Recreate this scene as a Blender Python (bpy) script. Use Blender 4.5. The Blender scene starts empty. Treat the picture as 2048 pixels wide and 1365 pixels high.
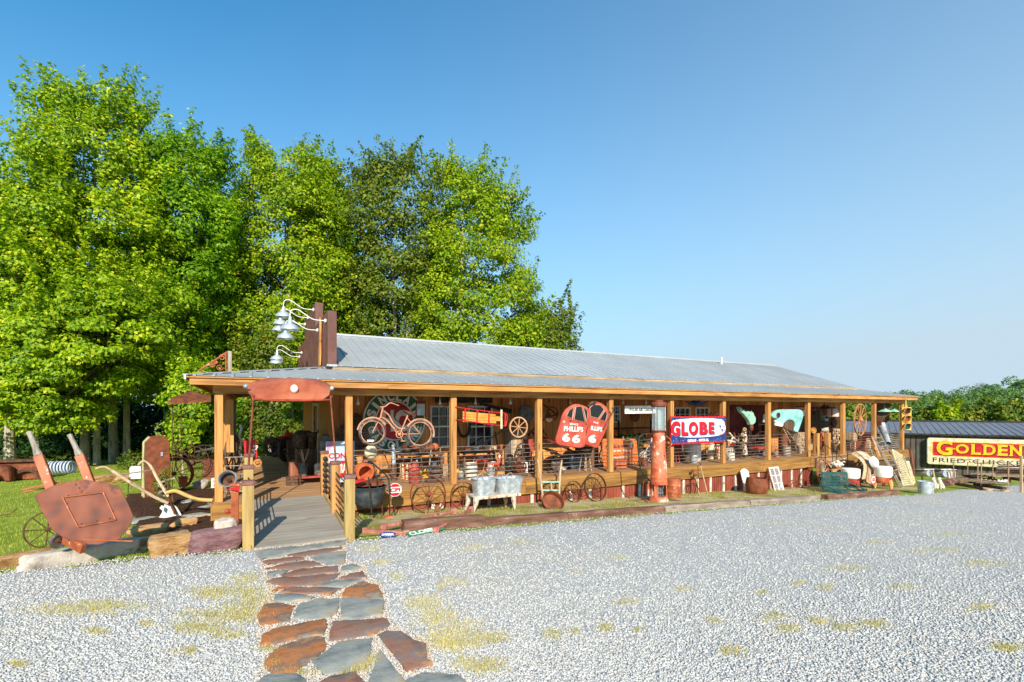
import bpy, math, random
import numpy as np
from mathutils import Vector, Matrix, Euler
R = math.radians
SC = bpy.context.scene
COL = SC.collection
# ---------------------------------------------------------------- camera
CAMH = 2.5
cam = bpy.data.cameras.new('camera'); co = bpy.data.objects.new('camera', cam); COL.objects.link(co)
cam.sensor_width = 36; cam.lens = 970/2048*36; cam.shift_y = 139.5/2048; cam.clip_end = 3000; cam.clip_start = .05
co.location = (0, 0, CAMH); YAW = math.atan2(.4756, .8797); co.rotation_euler = (R(90), 0, -YAW)
SC.camera = co
# ---------------------------------------------------------------- world, sun, exposure
SUN_DIR = Vector((-.34, -.94, 0)).normalized(); SUN_EL = R(30)
w = bpy.data.worlds.new('World'); SC.world = w; w.use_nodes = True
nt = w.node_tree; bg = nt.nodes['Background']
sky = nt.nodes.new('ShaderNodeTexSky'); sky.sky_type = 'NISHITA'; sky.sun_disc = False
sky.sun_elevation = SUN_EL; sky.sun_rotation = math.atan2(SUN_DIR.x, SUN_DIR.y)
sky.altitude = 300; sky.air_density = 1.15; sky.dust_density = .7; sky.ozone_density = 2.2
EXPO = 1.05
# the physical sky, a little bluer, thinning to pale haze toward the horizon and toward the hazier side
def _n(t): return nt.nodes.new(t)
def _m(op, a_, b_=None, cl=False):
    m = _n('ShaderNodeMath'); m.operation = op; m.use_clamp = cl
    for i_, q_ in ((0, a_), (1, b_)):
        if q_ is None: continue
        if isinstance(q_, (int, float)): m.inputs[i_].default_value = q_
        else: nt.links.new(q_, m.inputs[i_])
    return m.outputs[0]
tc_ = _n('ShaderNodeTexCoord'); sx = _n('ShaderNodeSeparateXYZ'); nt.links.new(tc_.outputs['Generated'], sx.inputs[0])
zc_ = _m('MAXIMUM', sx.outputs[2], 0.); hz_ = _m('MULTIPLY', _m('POWER', _m('SUBTRACT', 1., zc_, True), 2.45), 1.06)
rt_ = _m('ADD', _m('MULTIPLY', sx.outputs[0], .8797), _m('MULTIPLY', sx.outputs[1], -.476))
fz_ = _m('ADD', _m('ADD', hz_, _m('MULTIPLY', rt_, .27)), .015, True)
tint = _n('ShaderNodeMix'); tint.data_type = 'RGBA'; tint.blend_type = 'MULTIPLY'; tint.inputs[0].default_value = 1
nt.links.new(sky.outputs[0], tint.inputs[6]); tint.inputs[7].default_value = (.29*.7, .95*.62, 1.25*.57, 1)
pal = _n('ShaderNodeMix'); pal.data_type = 'RGBA'; nt.links.new(fz_, pal.inputs[0]); nt.links.new(tint.outputs[2], pal.inputs[6])
k_ = 1/(.15*2**EXPO); pal.inputs[7].default_value = (.575*k_, .735*k_, .86*k_, 1)
nt.links.new(pal.outputs[2], bg.inputs[0]); bg.inputs[1].default_value = .15
sl = bpy.data.lights.new('sun', 'SUN'); so = bpy.data.objects.new('sun', sl); COL.objects.link(so)
sl.energy = 3.3; sl.angle = R(.6); sl.color = (1, .91, .78)
v = Vector((SUN_DIR.x*math.cos(SUN_EL), SUN_DIR.y*math.cos(SUN_EL), math.sin(SUN_EL)))
so.rotation_euler = v.to_track_quat('Z', 'Y').to_euler()
so.location = (0, -20, 30)
SC.view_settings.view_transform = 'Standard'; SC.view_settings.look = 'None'
SC.view_settings.exposure = EXPO; SC.view_settings.gamma = 1
SC.render.engine = 'CYCLES'
SC.cycles.max_bounces = 6; SC.cycles.diffuse_bounces = 4; SC.cycles.transparent_max_bounces = 6

# ---------------------------------------------------------------- measuring: pixel (2048 wide) -> world
def ray(px):
    u = (px-1024)/970
    return .8797*u+.4756, .8797-.476*u
def GZ(x, y):
    xx = min(max(x, 0), 36); yy = y if y < 12 else 12+(y-12)*.5
    yy = max(-40, min(yy, 35))
    return .9-.0383*xx-.0529*yy
def P(px, py, Y=None, d=None, X=None, Z=None):
    a, b = ray(px)
    if Y is not None: d = Y/b
    elif X is not None: d = X/a
    elif Z is not None: d = (CAMH-Z)*970/(py-822)
    return Vector((a*d, b*d, CAMH-(py-822)*d/970))
def G(px, py, off=0):
    a, b = ray(px); lo, hi = .5, 300
    for _ in range(50):
        d = (lo+hi)/2
        z = CAMH-(py-822)*d/970
        if z > GZ(a*d, b*d)+off: lo = d
        else: hi = d
    return P(px, py, d=lo)
ZR = {1: (0, 840, 4.55), 2: (220, 840, 4.876), 3: (340, 580, 4.874), 4: (420, 780, 4.137), 5: (660, 760, 4.267), 6: (880, 780, 4.877),
      7: (1060, 780, 5.25), 8: (1260, 780, 5.461), 9: (1440, 780, 5.935), 10: (1600, 780, 5.935), 11: (1788, 740, 5.054), 12: (480, 1060, 4.267),
      13: (690, 880, 6.827), 14: (0, 500, 2.968)}
def zp(k, a, b): x0, y0, s = ZR[k]; return x0+a/s, y0+b/s
def Wp(k, a, b, **kw): return P(*zp(k, a, b), **kw)
def Gp(k, a, b, off=0): return G(*zp(k, a, b), off)
def dep(p): return p[0]*.4756+p[1]*.8797
DECK = .72
# ---------------------------------------------------------------- mesh builder
def fr(o, right=(1, 0, 0), up=(0, 0, 1)):
    "board frame: local x right, y up, z toward the viewer"
    r = Vector(right).normalized(); n = r.cross(Vector(up)).normalized(); u = n.cross(r)
    return Matrix(((r.x, u.x, n.x, o[0]), (r.y, u.y, n.y, o[1]), (r.z, u.z, n.z, o[2]), (0, 0, 0, 1)))
def FY(Y): return fr((0, Y, 0))
def rotm(rx=0, ry=0, rz=0, loc=(0, 0, 0)): return Matrix.Translation(loc) @ Euler((R(rx), R(ry), R(rz))).to_matrix().to_4x4()
WM = {}
def wm(o): return WM.get(o.name, Matrix.Identity(4)) if o else Matrix.Identity(4)
_txt = {}
class MB:
    def __init__(s): s.v = []; s.f = []
    def add(s, vs, fs, M=None):
        n = len(s.v)
        s.v += [(M @ Vector(v)) for v in vs] if M is not None else [Vector(v) for v in vs]
        s.f += [tuple(i+n for i in f) for f in fs]
        return s
    def box(s, c, sz, M=None, rz=0):
        a, b, d = sz[0]/2, sz[1]/2, sz[2]/2
        vs = [(x, y, z) for z in (-d, d) for y in (-b, b) for x in (-a, a)]
        T = rotm(0, 0, rz, c)
        if M is not None: T = M @ T
        return s.add(vs, [(0, 2, 3, 1), (4, 5, 7, 6), (0, 1, 5, 4), (2, 6, 7, 3), (0, 4, 6, 2), (1, 3, 7, 5)], T)
    def bx(s, x0, x1, y0, y1, z0, z1, M=None): return s.box(((x0+x1)/2, (y0+y1)/2, (z0+z1)/2), (x1-x0, y1-y0, z1-z0), M)
    def beam(s, a, b, w, h, up=(0, 0, 1), w2=None, h2=None):
        a, b = Vector(a), Vector(b); t = (b-a).normalized(); r = t.cross(Vector(up))
        if r.length < 1e-4: r = t.cross(Vector((0, 1, 0)))
        r.normalize(); u = r.cross(t); w2 = w2 or w; h2 = h2 or h
        vs = []
        for p, ww, hh in ((a, w, h), (b, w2, h2)):
            for i, j in ((-1, -1), (1, -1), (1, 1), (-1, 1)): vs.append(p+r*i*ww/2+u*j*hh/2)
        return s.add(vs, [(3, 2, 1, 0), (4, 5, 6, 7), (0, 1, 5, 4), (1, 2, 6, 5), (2, 3, 7, 6), (3, 0, 4, 7)])
    def tube(s, pts, r, n=8, M=None, closed=False, caps=True):
        pts = [Vector(p) for p in pts]; k = len(pts); rr = r if isinstance(r, (list, tuple)) else [r]*k
        vs = []; prev = None
        for i, p in enumerate(pts):
            if closed: t = pts[(i+1) % k]-pts[i-1]
            else: t = pts[min(i+1, k-1)]-pts[max(i-1, 0)]
            t = t.normalized() if t.length > 1e-9 else Vector((0, 0, 1))
            if prev is None: a = t.cross(Vector((0, 0, 1)) if abs(t.z) < .9 else Vector((1, 0, 0))).normalized()
            else:
                a = prev-t*prev.dot(t); a = a.normalized() if a.length > 1e-6 else t.cross(Vector((0, 0, 1))).normalized()
            prev = a; b = t.cross(a)
            for j in range(n):
                q = 2*math.pi*j/n; vs.append(p+(a*math.cos(q)+b*math.sin(q))*rr[i])
        fs = []
        for i in range(k if closed else k-1):
            i2 = (i+1) % k
            for j in range(n): fs.append((i*n+j, i*n+(j+1) % n, i2*n+(j+1) % n, i2*n+j))
        if caps and not closed: fs += [tuple(range(n))[::-1], tuple((k-1)*n+j for j in range(n))]
        return s.add(vs, fs, M)
    def bar(s, a, b, r, n=8, r2=None, M=None): return s.tube([a, b], [r, r2 if r2 is not None else r], n, M)
    def lathe(s, prof, M=None, n=28, caps=True):
        vs = []; fs = []; k = len(prof)
        for r, z in prof:
            for j in range(n): q = 2*math.pi*j/n; vs.append((r*math.cos(q), r*math.sin(q), z))
        for i in range(k-1):
            for j in range(n): fs.append((i*n+j, i*n+(j+1) % n, (i+1)*n+(j+1) % n, (i+1)*n+j))
        if caps:
            if prof[0][0] > .001: fs.append(tuple(range(n))[::-1])
            if prof[-1][0] > .001: fs.append(tuple((k-1)*n+j for j in range(n)))
        return s.add(vs, fs, M)
    def prism(s, poly, z0, z1, M=None):
        a = sum(poly[i-1][0]*poly[i][1]-poly[i][0]*poly[i-1][1] for i in range(len(poly)))
        if a < 0: poly = poly[::-1]
        n = len(poly); vs = [(x, y, z0) for x, y in poly]+[(x, y, z1) for x, y in poly]
        fs = [tuple(range(n))[::-1], tuple(range(n, 2*n))]+[(i, (i+1) % n, n+(i+1) % n, n+i) for i in range(n)]
        return s.add(vs, fs, M)
    def ring(s, Ro, Ri, z0, z1, M=None, n=36, a0=0, a1=360, sy=1):
        full = a1-a0 >= 360; m = n if full else n+1; vs = []; fs = []
        for i in range(m):
            q = R(a0+(a1-a0)*i/n); c, d = math.cos(q), math.sin(q)*sy
            vs += [(Ro*c, Ro*d, z0), (Ro*c, Ro*d, z1), (Ri*c, Ri*d, z1), (Ri*c, Ri*d, z0)]
        for i in range(n):
            a = i*4; b = ((i+1) % m)*4
            for j in range(4): fs.append((a+j, b+j, b+(j+1) % 4, a+(j+1) % 4))
        if not full: fs += [(0, 1, 2, 3), (4*n+3, 4*n+2, 4*n+1, 4*n)]
        return s.add(vs, fs, M)
    def ell(s, c, r, n=14, m=8, M=None):
        if not isinstance(r, (tuple, list)): r = (r, r, r)
        vs = []; fs = []
        for i in range(m+1):
            p = math.pi*i/m
            for j in range(n):
                q = 2*math.pi*j/n
                vs.append((c[0]+r[0]*math.sin(p)*math.cos(q), c[1]+r[1]*math.sin(p)*math.sin(q), c[2]-r[2]*math.cos(p)))
        for i in range(m):
            for j in range(n): fs.append((i*n+j, i*n+(j+1) % n, (i+1)*n+(j+1) % n, (i+1)*n+j))
        return s.add(vs, fs, M)
    def quad(s, a, b, c, d): return s.add([a, b, c, d], [(0, 1, 2, 3)])
    def text(s, st, M, w, h, dp=.006, bold=.02, slant=0, sp=1.0):
        key = (st, bold, slant, sp)
        if key not in _txt:
            cu = bpy.data.curves.new('t', 'FONT'); cu.body = st; cu.extrude = .5; cu.offset = bold; cu.shear = slant; cu.space_character = sp
            cu.resolution_u = 4
            o = bpy.data.objects.new('t', cu); COL.objects.link(o)
            dg = bpy.context.evaluated_depsgraph_get(); dg.update()
            me = bpy.data.meshes.new_from_object(o.evaluated_get(dg))
            A = np.zeros(len(me.vertices)*3); me.vertices.foreach_get('co', A); A = A.reshape(-1, 3)
            _txt[key] = (A, [tuple(p.vertices) for p in me.polygons])
            bpy.data.objects.remove(o); bpy.data.curves.remove(cu); bpy.data.meshes.remove(me)
        A, F = _txt[key]; lo, hi = A.min(0), A.max(0)
        B = (A-(lo+hi)/2)/np.maximum(hi-lo, 1e-6)*np.array([w, h, dp])
        return s.add([tuple(x) for x in B], F, M)
    def build(s, name, mat, parent=None, bev=0, local=False, angle=35):
        me = bpy.data.meshes.new(name)
        I = Matrix.Identity(4) if local else wm(parent).inverted()
        me.from_pydata([I @ v for v in s.v], [], s.f); me.validate()
        me.shade_smooth(); me.set_sharp_from_angle(angle=R(angle))
        if isinstance(mat, (list, tuple)): [me.materials.append(x) for x in mat]
        else: me.materials.append(mat)
        o = bpy.data.objects.new(name, me); COL.objects.link(o)
        if parent: o.parent = parent; WM[o.name] = wm(parent)
        if bev:
            b = o.modifiers.new('bevel', 'BEVEL'); b.width = bev; b.segments = 1; b.limit_method = 'ANGLE'
        return o
def tag(o, label, cat, group=None):
    o['label'] = label; o['category'] = cat
    if group: o['group'] = group
    return o
def thing(name, label, cat, loc=(0, 0, 0), rot=(0, 0, 0), group=None):
    o = bpy.data.objects.new(name, None); COL.objects.link(o); o.empty_display_size = .1
    o.location = loc; o.rotation_euler = [R(a) for a in rot]; tag(o, label, cat, group)
    WM[o.name] = Matrix.Translation(loc) @ o.rotation_euler.to_matrix().to_4x4()
    return o
def one(name, mb, mat, label, cat, group=None, bev=0):
    "a thing that is one mesh, origin at its base"
    A = np.array([tuple(v) for v in mb.v]); c = (A.min(0)+A.max(0))/2; c[2] = A[:, 2].min()
    T = Matrix.Translation(-Vector(c)); mb.v = [T @ v for v in mb.v]
    o = mb.build(name, mat, None, bev); o.location = c; return tag(o, label, cat, group)
def struct(name, mb, mat, bev=0):
    o = mb.build(name, mat, None, bev); o['kind'] = 'structure'; return o
def kids(o): return [c for c in bpy.data.objects if c.parent == o]
def dup(root, loc, rot=(0, 0, 0), label=None, scale=1):
    def cp(o, par):
        c = o.copy(); COL.objects.link(c)
        if par: c.parent = par
        for ch in kids(o): cp(ch, c)
        return c
    r = cp(root, None); r.location = loc; r.rotation_euler = [R(a) for a in rot]; r.scale = (scale,)*3
    if label: r['label'] = label
    return r
# ---------------------------------------------------------------- materials
def C(h):
    h = h.lstrip('#'); r = [int(h[i:i+2], 16)/255 for i in (0, 2, 4)]
    return tuple(((c+.055)/1.055)**2.4 if c > .04 else c/12.92 for c in r)+(1,)
def newmat(name):
    m = bpy.data.materials.new(name); m.use_nodes = True; n = m.node_tree
    return m, n, n.nodes['Principled BSDF']
def ramp(n, fac, cols, pos=None):
    r = n.nodes.new('ShaderNodeValToRGB'); cr = r.color_ramp
    while len(cr.elements) < len(cols): cr.elements.new(.5)
    for i, c in enumerate(cols):
        cr.elements[i].position = pos[i] if pos else i/(len(cols)-1)
        cr.elements[i].color = c
    n.links.new(fac, r.inputs[0]); return r.outputs[0]
def noise(n, sc, vec, det=4, rough=.6, st=None):
    if st:
        mp = n.nodes.new('ShaderNodeMapping'); mp.inputs['Scale'].default_value = st; n.links.new(vec, mp.inputs[0]); vec = mp.outputs[0]
    t = n.nodes.new('ShaderNodeTexNoise'); t.inputs['Scale'].default_value = sc; t.inputs['Detail'].default_value = det
    t.inputs['Roughness'].default_value = rough; n.links.new(vec, t.inputs['Vector']); return t.outputs[0]
def bumpn(n, b, h, st=.3, dist=.01):
    x = n.nodes.new('ShaderNodeBump'); x.inputs['Strength'].default_value = st; x.inputs['Distance'].default_value = dist
    n.links.new(h, x.inputs['Height']); n.links.new(x.outputs[0], b.inputs['Normal'])
def mixc(n, fac, a, b, mode='MIX'):
    m = n.nodes.new('ShaderNodeMix'); m.data_type = 'RGBA'; m.blend_type = mode
    if isinstance(fac, float): m.inputs[0].default_value = fac
    else: n.links.new(fac, m.inputs[0])
    for i, q in ((6, a), (7, b)):
        if isinstance(q, tuple): m.inputs[i].default_value = q
        else: n.links.new(q, m.inputs[i])
    return m.outputs[2]
def mth(n, op, a, b=None, clamp=False):
    m = n.nodes.new('ShaderNodeMath'); m.operation = op; m.use_clamp = clamp
    for i, q in ((0, a), (1, b)):
        if q is None: continue
        if isinstance(q, (int, float)): m.inputs[i].default_value = q
        else: n.links.new(q, m.inputs[i])
    return m.outputs[0]
_ra = [0]
def mat(name, cols, sc=6, st=None, knots=0, rough=.75, metal=0, bump=.25, bdist=.004, spec=.35, isl=0, chip=None, chips=.5, chipsc=9, det=6):
    "noise-mottled surface; isl: tone change per island (board); chip: colour of worn flecks"
    m, n, b = newmat(name); cols = [C(c) if isinstance(c, str) else c for c in cols]
    tc = n.nodes.new('ShaderNodeTexCoord'); ob = tc.outputs['Object']
    if isl:
        g = n.nodes.new('ShaderNodeNewGeometry'); oi = n.nodes.new('ShaderNodeObjectInfo'); rp = mth(n, 'FRACT', mth(n, 'ADD', g.outputs['Random Per Island'], oi.outputs['Random']))
        ad = n.nodes.new('ShaderNodeVectorMath'); ad.operation = 'ADD'; cb = n.nodes.new('ShaderNodeCombineXYZ')
        q = mth(n, 'MULTIPLY', rp, 7.)
        for i in range(3): n.links.new(q, cb.inputs[i])
        n.links.new(ob, ad.inputs[0]); n.links.new(cb.outputs[0], ad.inputs[1]); ob = ad.outputs[0]
    f = noise(n, sc, ob, det, .62, st)
    if len(cols) == 1: cols = [cols[0], cols[0]]
    k = len(cols); pos = [.32+.36*i/(k-1) for i in range(k)]
    c = ramp(n, f, cols, pos)
    if isl:
        hv = n.nodes.new('ShaderNodeHueSaturation'); n.links.new(c, hv.inputs['Color'])
        n.links.new(mth(n, 'ADD', mth(n, 'MULTIPLY', rp, isl*2.), 1.-isl), hv.inputs['Value']); c = hv.outputs[0]
    if knots:
        mk = n.nodes.new('ShaderNodeMapping'); mk.inputs['Scale'].default_value = tuple(q*knots/1.6 for q in (tuple((.35 if a < 1 else 1.6) for a in st))); n.links.new(ob, mk.inputs[0])
        vk = n.nodes.new('ShaderNodeTexVoronoi'); vk.inputs['Scale'].default_value = 1; n.links.new(mk.outputs[0], vk.inputs['Vector'])
        c = mixc(n, ramp(n, vk.outputs['Distance'], [(.85, .85, .85, 1), (0, 0, 0, 1)], [.06, .13]), c, C('#5a3518'))
    if chip:
        f2 = noise(n, chipsc, ob, 7, .7); k2 = ramp(n, f2, [(0, 0, 0, 1), (1, 1, 1, 1)], [chips, chips+.05])
        c = mixc(n, k2, c, C(chip))
    n.links.new(c, b.inputs['Base Color'])
    f3 = noise(n, sc*4, ob, 5, .7, st)
    n.links.new(mth(n, 'ADD', mth(n, 'MULTIPLY', f3, .3), rough-.15, True), b.inputs['Roughness'])
    b.inputs['Metallic'].default_value = metal; b.inputs['Specular IOR Level'].default_value = spec
    if bump: bumpn(n, b, f3, bump, bdist)
    return m
def wood(name, cols, axis='z', **k):
    s = {'x': (.12, 1.6, 1.6), 'y': (1.6, .12, 1.6), 'z': (1.6, 1.6, .12)}[axis]
    k.setdefault('sc', 9); k.setdefault('bump', .35); k.setdefault('isl', .14); k.setdefault('knots', 3.2)
    return mat(name, cols, st=s, **k)
HON = ['#8c5c30', '#bd8548', '#cf9a5c']
WOODZ = wood('honey_wood_upright', HON); WOODX = wood('honey_wood_long', HON, 'x'); WOODY = wood('honey_wood_deep', HON, 'y')
RIMW = wood('rim_board_wood', ['#6d4a26', '#946a34', '#a87b3c'], 'x')
WALLW = wood('wall_board_wood', ['#9a6032', '#c88648', '#dc9c5a'], 'z', isl=.22)
DECKW = wood('deck_board_wood', ['#866342', '#a98058', '#bd9870'], 'x', isl=.15)
RAMPW = wood('ramp_board_wood', ['#7c7468', '#948b7e', '#a29a8d'], 'x', isl=.06)
PTW = wood('treated_post_wood', ['#8a6f3c', '#b0935a', '#c0a468'], 'z')
GREYW = wood('weathered_grey_wood', ['#6f6557', '#958a7b', '#b0a698'], 'z'); GREYWX = wood('weathered_grey_wood_long', ['#7a6348', '#9d8465', '#b9a384'], 'x')
SOFF = wood('soffit_wood', ['#7a5430', '#a07444', '#b48854'], 'y')
PALEW = wood('pale_old_wood', ['#8f765c', '#b79a7a', '#cfb698'], 'z'); DARKW = wood('dark_brown_wood', ['#3d2b1e', '#5d4330', '#76563c'], 'z')
TIMB = mat('rotting_timber', ['#4b3229', '#73503f', '#8d7264'], 5, (.3, 1.5, 1.5), bump=.6, bdist=.01, chip='#b9a58d', chips=.62)
RUST = mat('rusty_steel', ['#4e2a1b', '#7a4229', '#965636'], 5, bump=.35, rough=.7, metal=.15)
RUSTB = mat('bright_rust_steel', ['#4a2214', '#6a331e', '#804228', '#583024'], 4, bump=.2, rough=.6, metal=.1)
RUSTD = mat('dark_rust_iron', ['#38231a', '#5c3a28', '#77503a'], 8, bump=.4, rough=.75, metal=.2)
RUSTO = mat('orange_faded_paint', ['#7e3c22', '#a05430', '#b2683f'], 4, chip='#e0b49a', chips=.6, rough=.55)
RUSTR = mat('faded_red_paint', ['#7e2c20', '#a33d2d', '#b35443'], 5, rough=.6, chip='#8a5a43', chips=.6)
IRON = mat('black_iron', ['#1f1c18', '#35302a', '#4d453c'], 8, rough=.6, metal=.3)
PIPE = mat('dull_steel_rail', ['#6b6258', '#8b8178', '#a39a90'], 10, rough=.45, metal=.6, bump=.1)
GALV = mat('galvanised_steel', ['#8d9599', '#b3bbc0', '#cfd6da'], 9, rough=.4, metal=.35, bump=.12)
WHITE = mat('white_enamel', ['#cfcbc0', '#e6e3db', '#efece6'], 4, rough=.35, bump=.05)
WHITED = mat('dirty_white_paint', ['#a89c88', '#cfc7b8', '#e2dccf'], 7, rough=.6, chip='#8a6a4c', chips=.6)
CREAM = mat('cream_paint', ['#b9a67f', '#d9c9a2', '#e6dab8'], 5, rough=.55)
RED = mat('red_enamel', ['#a3161c', '#c0202a', '#cc333a'], 5, rough=.4, bump=.08); REDB = mat('red_lettering', ['#b5101c', '#d01c2a'], 5, rough=.4, bump=0)
DKRED = mat('dark_red_paint', ['#4d1512', '#6f231c', '#873126'], 5, rough=.6)
YELL = mat('yellow_enamel', ['#d39a10', '#eeb71c', '#f3c43a'], 5, rough=.4, bump=.05)
BLACKP = mat('black_lettering', ['#17171a', '#26262b'], 5, rough=.5, bump=0)
GREEN = mat('green_enamel', ['#0e4a2c', '#176038', '#237347'], 5, rough=.4)
NAVY = mat('navy_enamel', ['#1b2a5c', '#243872', '#30478a'], 5, rough=.4, chip='#d5d8e2', chips=.63, chipsc=16)
MINT = mat('mint_patina_paint', ['#6ea08c', '#93c2ad', '#a9d0bd'], 5, rough=.55, chip='#8c5a3c', chips=.62)
TEAL = mat('dark_teal_paint', ['#1b3f3d', '#2a5653', '#37665f'], 7, rough=.45)
TERRA = mat('terracotta', ['#a04a26', '#bf6238', '#cc7a4e'], 5, rough=.8)
BRNMET = mat('brown_metal_siding', ['#5c3a32', '#6c463c', '#744e44'], 2, rough=.45, bump=.03)
DARKF = mat('dark_clutter_metal', ['#2e251d', '#523f30', '#785c42'], 9, rough=.7, metal=.2)
OLDTIN = mat('old_grey_tin', ['#4c4e4d', '#6c6f6e', '#888a86'], 6, rough=.5, metal=.4, chip='#6b4a34', chips=.6)
RUBBER = mat('old_rubber', ['#2f2b27', '#4d4741', '#8a8178'], 9, rough=.9)
STONEO = mat('sandstone', ['#76542f', '#a87c4a', '#c29a6a', '#8c7c68'], 4, (1, 1, 2.5), bump=1, bdist=.03, rough=.9, chip='#6b5a48', chips=.6, chipsc=3)
STONEP = mat('purple_sandstone', ['#5a3f42', '#7b5558', '#92706e', '#6c5a5c'], 4, (1, 1, 2.5), bump=1, bdist=.03, rough=.9, chip='#a08c86', chips=.62, chipsc=3)
STONEW = mat('pale_rock', ['#7c7064', '#b0a598', '#c6bcae', '#9a7a5c'], 3, bump=1, chip='#6e6458', chips=.62, chipsc=3, bdist=.02, rough=.9)
STONEG = mat('grey_slate', ['#6a6c66', '#8a8b84', '#9e9c90', '#b09468'], 3, bump=.8, bdist=.012, rough=.85, chip='#b38c5e', chips=.6, chipsc=1.6)
STONER = mat('rust_stained_slate', ['#8a5230', '#b87444', '#806454', '#cc9258'], 3, bump=.8, bdist=.012, rough=.85, chip='#8a847a', chips=.57, chipsc=2)
STONEU = mat('maroon_slate', ['#7a5648', '#966a54', '#80706a', '#ac7c5c'], 3, bump=.8, bdist=.012, rough=.85, chip='#b8814e', chips=.58, chipsc=1.8)
def glassm(name, col, rough=.05, alpha=.35):
    m, n, b = newmat(name); b.inputs['Base Color'].default_value = col; b.inputs['Roughness'].default_value = rough
    b.inputs['Transmission Weight'].default_value = 0; b.inputs['Alpha'].default_value = alpha; return m
PANE = mat('dark_window_glass', ['#101416', '#1a2022'], 3, rough=.15, bump=.02, spec=.8)
CLEAR = glassm('clear_cylinder_glass', (.45, .6, .65, 1), .04, .3)
def roofm():
    m, n, b = newmat('galvanised_roof_sheet'); tc = n.nodes.new('ShaderNodeTexCoord')
    f = noise(n, .7, tc.outputs['Object'], 5, .6); f2 = noise(n, 12, tc.outputs['Object'], 4, .6)
    c = ramp(n, f, [C('#a4a7a8'), C('#babcbc')], [.3, .7]); n.links.new(mixc(n, .15, c, ramp(n, f2, [C('#96999a'), C('#cacccc')], [.3, .7])), b.inputs['Base Color'])
    b.inputs['Metallic'].default_value = .25; b.inputs['Roughness'].default_value = .45
    return m
ROOF = roofm()
DROOF = mat('dark_grey_roof_sheet', ['#66686f', '#787a81'], 2, rough=.6, metal=.05, bump=.03)
DSIDE = mat('brown_grey_siding', ['#4a433b', '#5c5348', '#6a6054'], 2, rough=.55, bump=.05)
# ================================================================ GROUND
rng = np.random.default_rng(7)
def grassm(name, cols, soil=None, sc=2.2):
    m, n, b = newmat(name); tc = n.nodes.new('ShaderNodeTexCoord'); ob = tc.outputs['Object']
    f = noise(n, sc, ob, 8, .7); c = ramp(n, f, [C(x) for x in cols], [.3+.4*i/(len(cols)-1) for i in range(len(cols))])
    f4 = noise(n, 60, ob, 3, .7); c = mixc(n, .5, c, ramp(n, f4, [(.25, .25, .25, 1), (1.2, 1.2, 1.2, 1)], [.3, .7]), 'MULTIPLY')
    if soil:
        f2 = noise(n, .9, ob, 7, .65); c = mixc(n, ramp(n, f2, [(0, 0, 0, 1), (1, 1, 1, 1)], [.44, .56]), c, C(soil))
    n.links.new(c, b.inputs['Base Color']); b.inputs['Roughness'].default_value = .95; b.inputs['Specular IOR Level'].default_value = .1
    bumpn(n, b, f4, .8, .03); return m
LAWN = grassm('lawn_grass', ['#76882a', '#98a63a', '#b8bc58'])
STRIP = grassm('thin_grass_and_dirt', ['#848240', '#a49c50', '#b8a868'], '#c2ae88', 1.6)
MULCH = mat('brown_mulch', ['#2e1f15', '#54392a', '#7a5a44'], 30, bump=1, bdist=.03, rough=.95, spec=.1)
def gravelm():
    m, n, b = newmat('crushed_limestone_gravel'); tc = n.nodes.new('ShaderNodeTexCoord'); ob = tc.outputs['Object']
    dn = n.nodes.new('ShaderNodeTexNoise'); dn.inputs['Scale'].default_value = 20; n.links.new(ob, dn.inputs['Vector'])
    va = n.nodes.new('ShaderNodeVectorMath'); va.operation = 'MULTIPLY_ADD'; va.inputs[1].default_value = (.02, .02, .02)
    n.links.new(dn.outputs['Color'], va.inputs[0]); n.links.new(ob, va.inputs[2])
    V = n.nodes.new('ShaderNodeTexVoronoi'); V.inputs['Scale'].default_value = 46; n.links.new(va.outputs[0], V.inputs['Vector'])
    E = n.nodes.new('ShaderNodeTexVoronoi'); E.feature = 'DISTANCE_TO_EDGE'; E.inputs['Scale'].default_value = 46; n.links.new(va.outputs[0], E.inputs['Vector'])
    sp = n.nodes.new('ShaderNodeSeparateColor'); n.links.new(V.outputs['Color'], sp.inputs[0])
    c = ramp(n, sp.outputs[0], [C('#a6a4a1'), C('#b9b7b4'), C('#c8c5c0'), C('#d4d0c8'), C('#c9bba6')], [0, .3, .6, .93, 1])
    f = noise(n, .5, ob, 6, .7); c = mixc(n, mth(n, 'MULTIPLY', ramp(n, f, [(0, 0, 0, 1), (1, 1, 1, 1)], [.47, .66]), .6), c, C('#d4c7ae'))
    c = mixc(n, ramp(n, E.outputs['Distance'], [(1, 1, 1, 1), (0, 0, 0, 1)], [0, .12]), c, C('#a3a19d'))
    n.links.new(c, b.inputs['Base Color']); b.inputs['Roughness'].default_value = .9; b.inputs['Specular IOR Level'].default_value = .2
    h = mth(n, 'ADD', mth(n, 'MULTIPLY', ramp(n, E.outputs['Distance'], [(0, 0, 0, 1), (1, 1, 1, 1)], [0, .3]), .6), mth(n, 'MULTIPLY', sp.outputs[1], .8))
    bumpn(n, b, h, .8, .009); return m
GRAV = gravelm()
def sheet(xs, ys, off):
    mb = MB(); n = len(xs)
    vs = [(x, y, GZ(x, y)+off) for y in ys for x in xs]
    return mb.add(vs, [(j*n+i, j*n+i+1, (j+1)*n+i+1, (j+1)*n+i) for j in range(len(ys)-1) for i in range(n-1)])
struct('ground', sheet([-900, -300, -60, -30, -10, 0, 10, 20, 36, 60, 120, 300, 900], [-300, -60, -40, -10, 0, 6, 12, 20, 30, 40, 58, 90, 200, 500, 1500], 0), LAWN)
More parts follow.
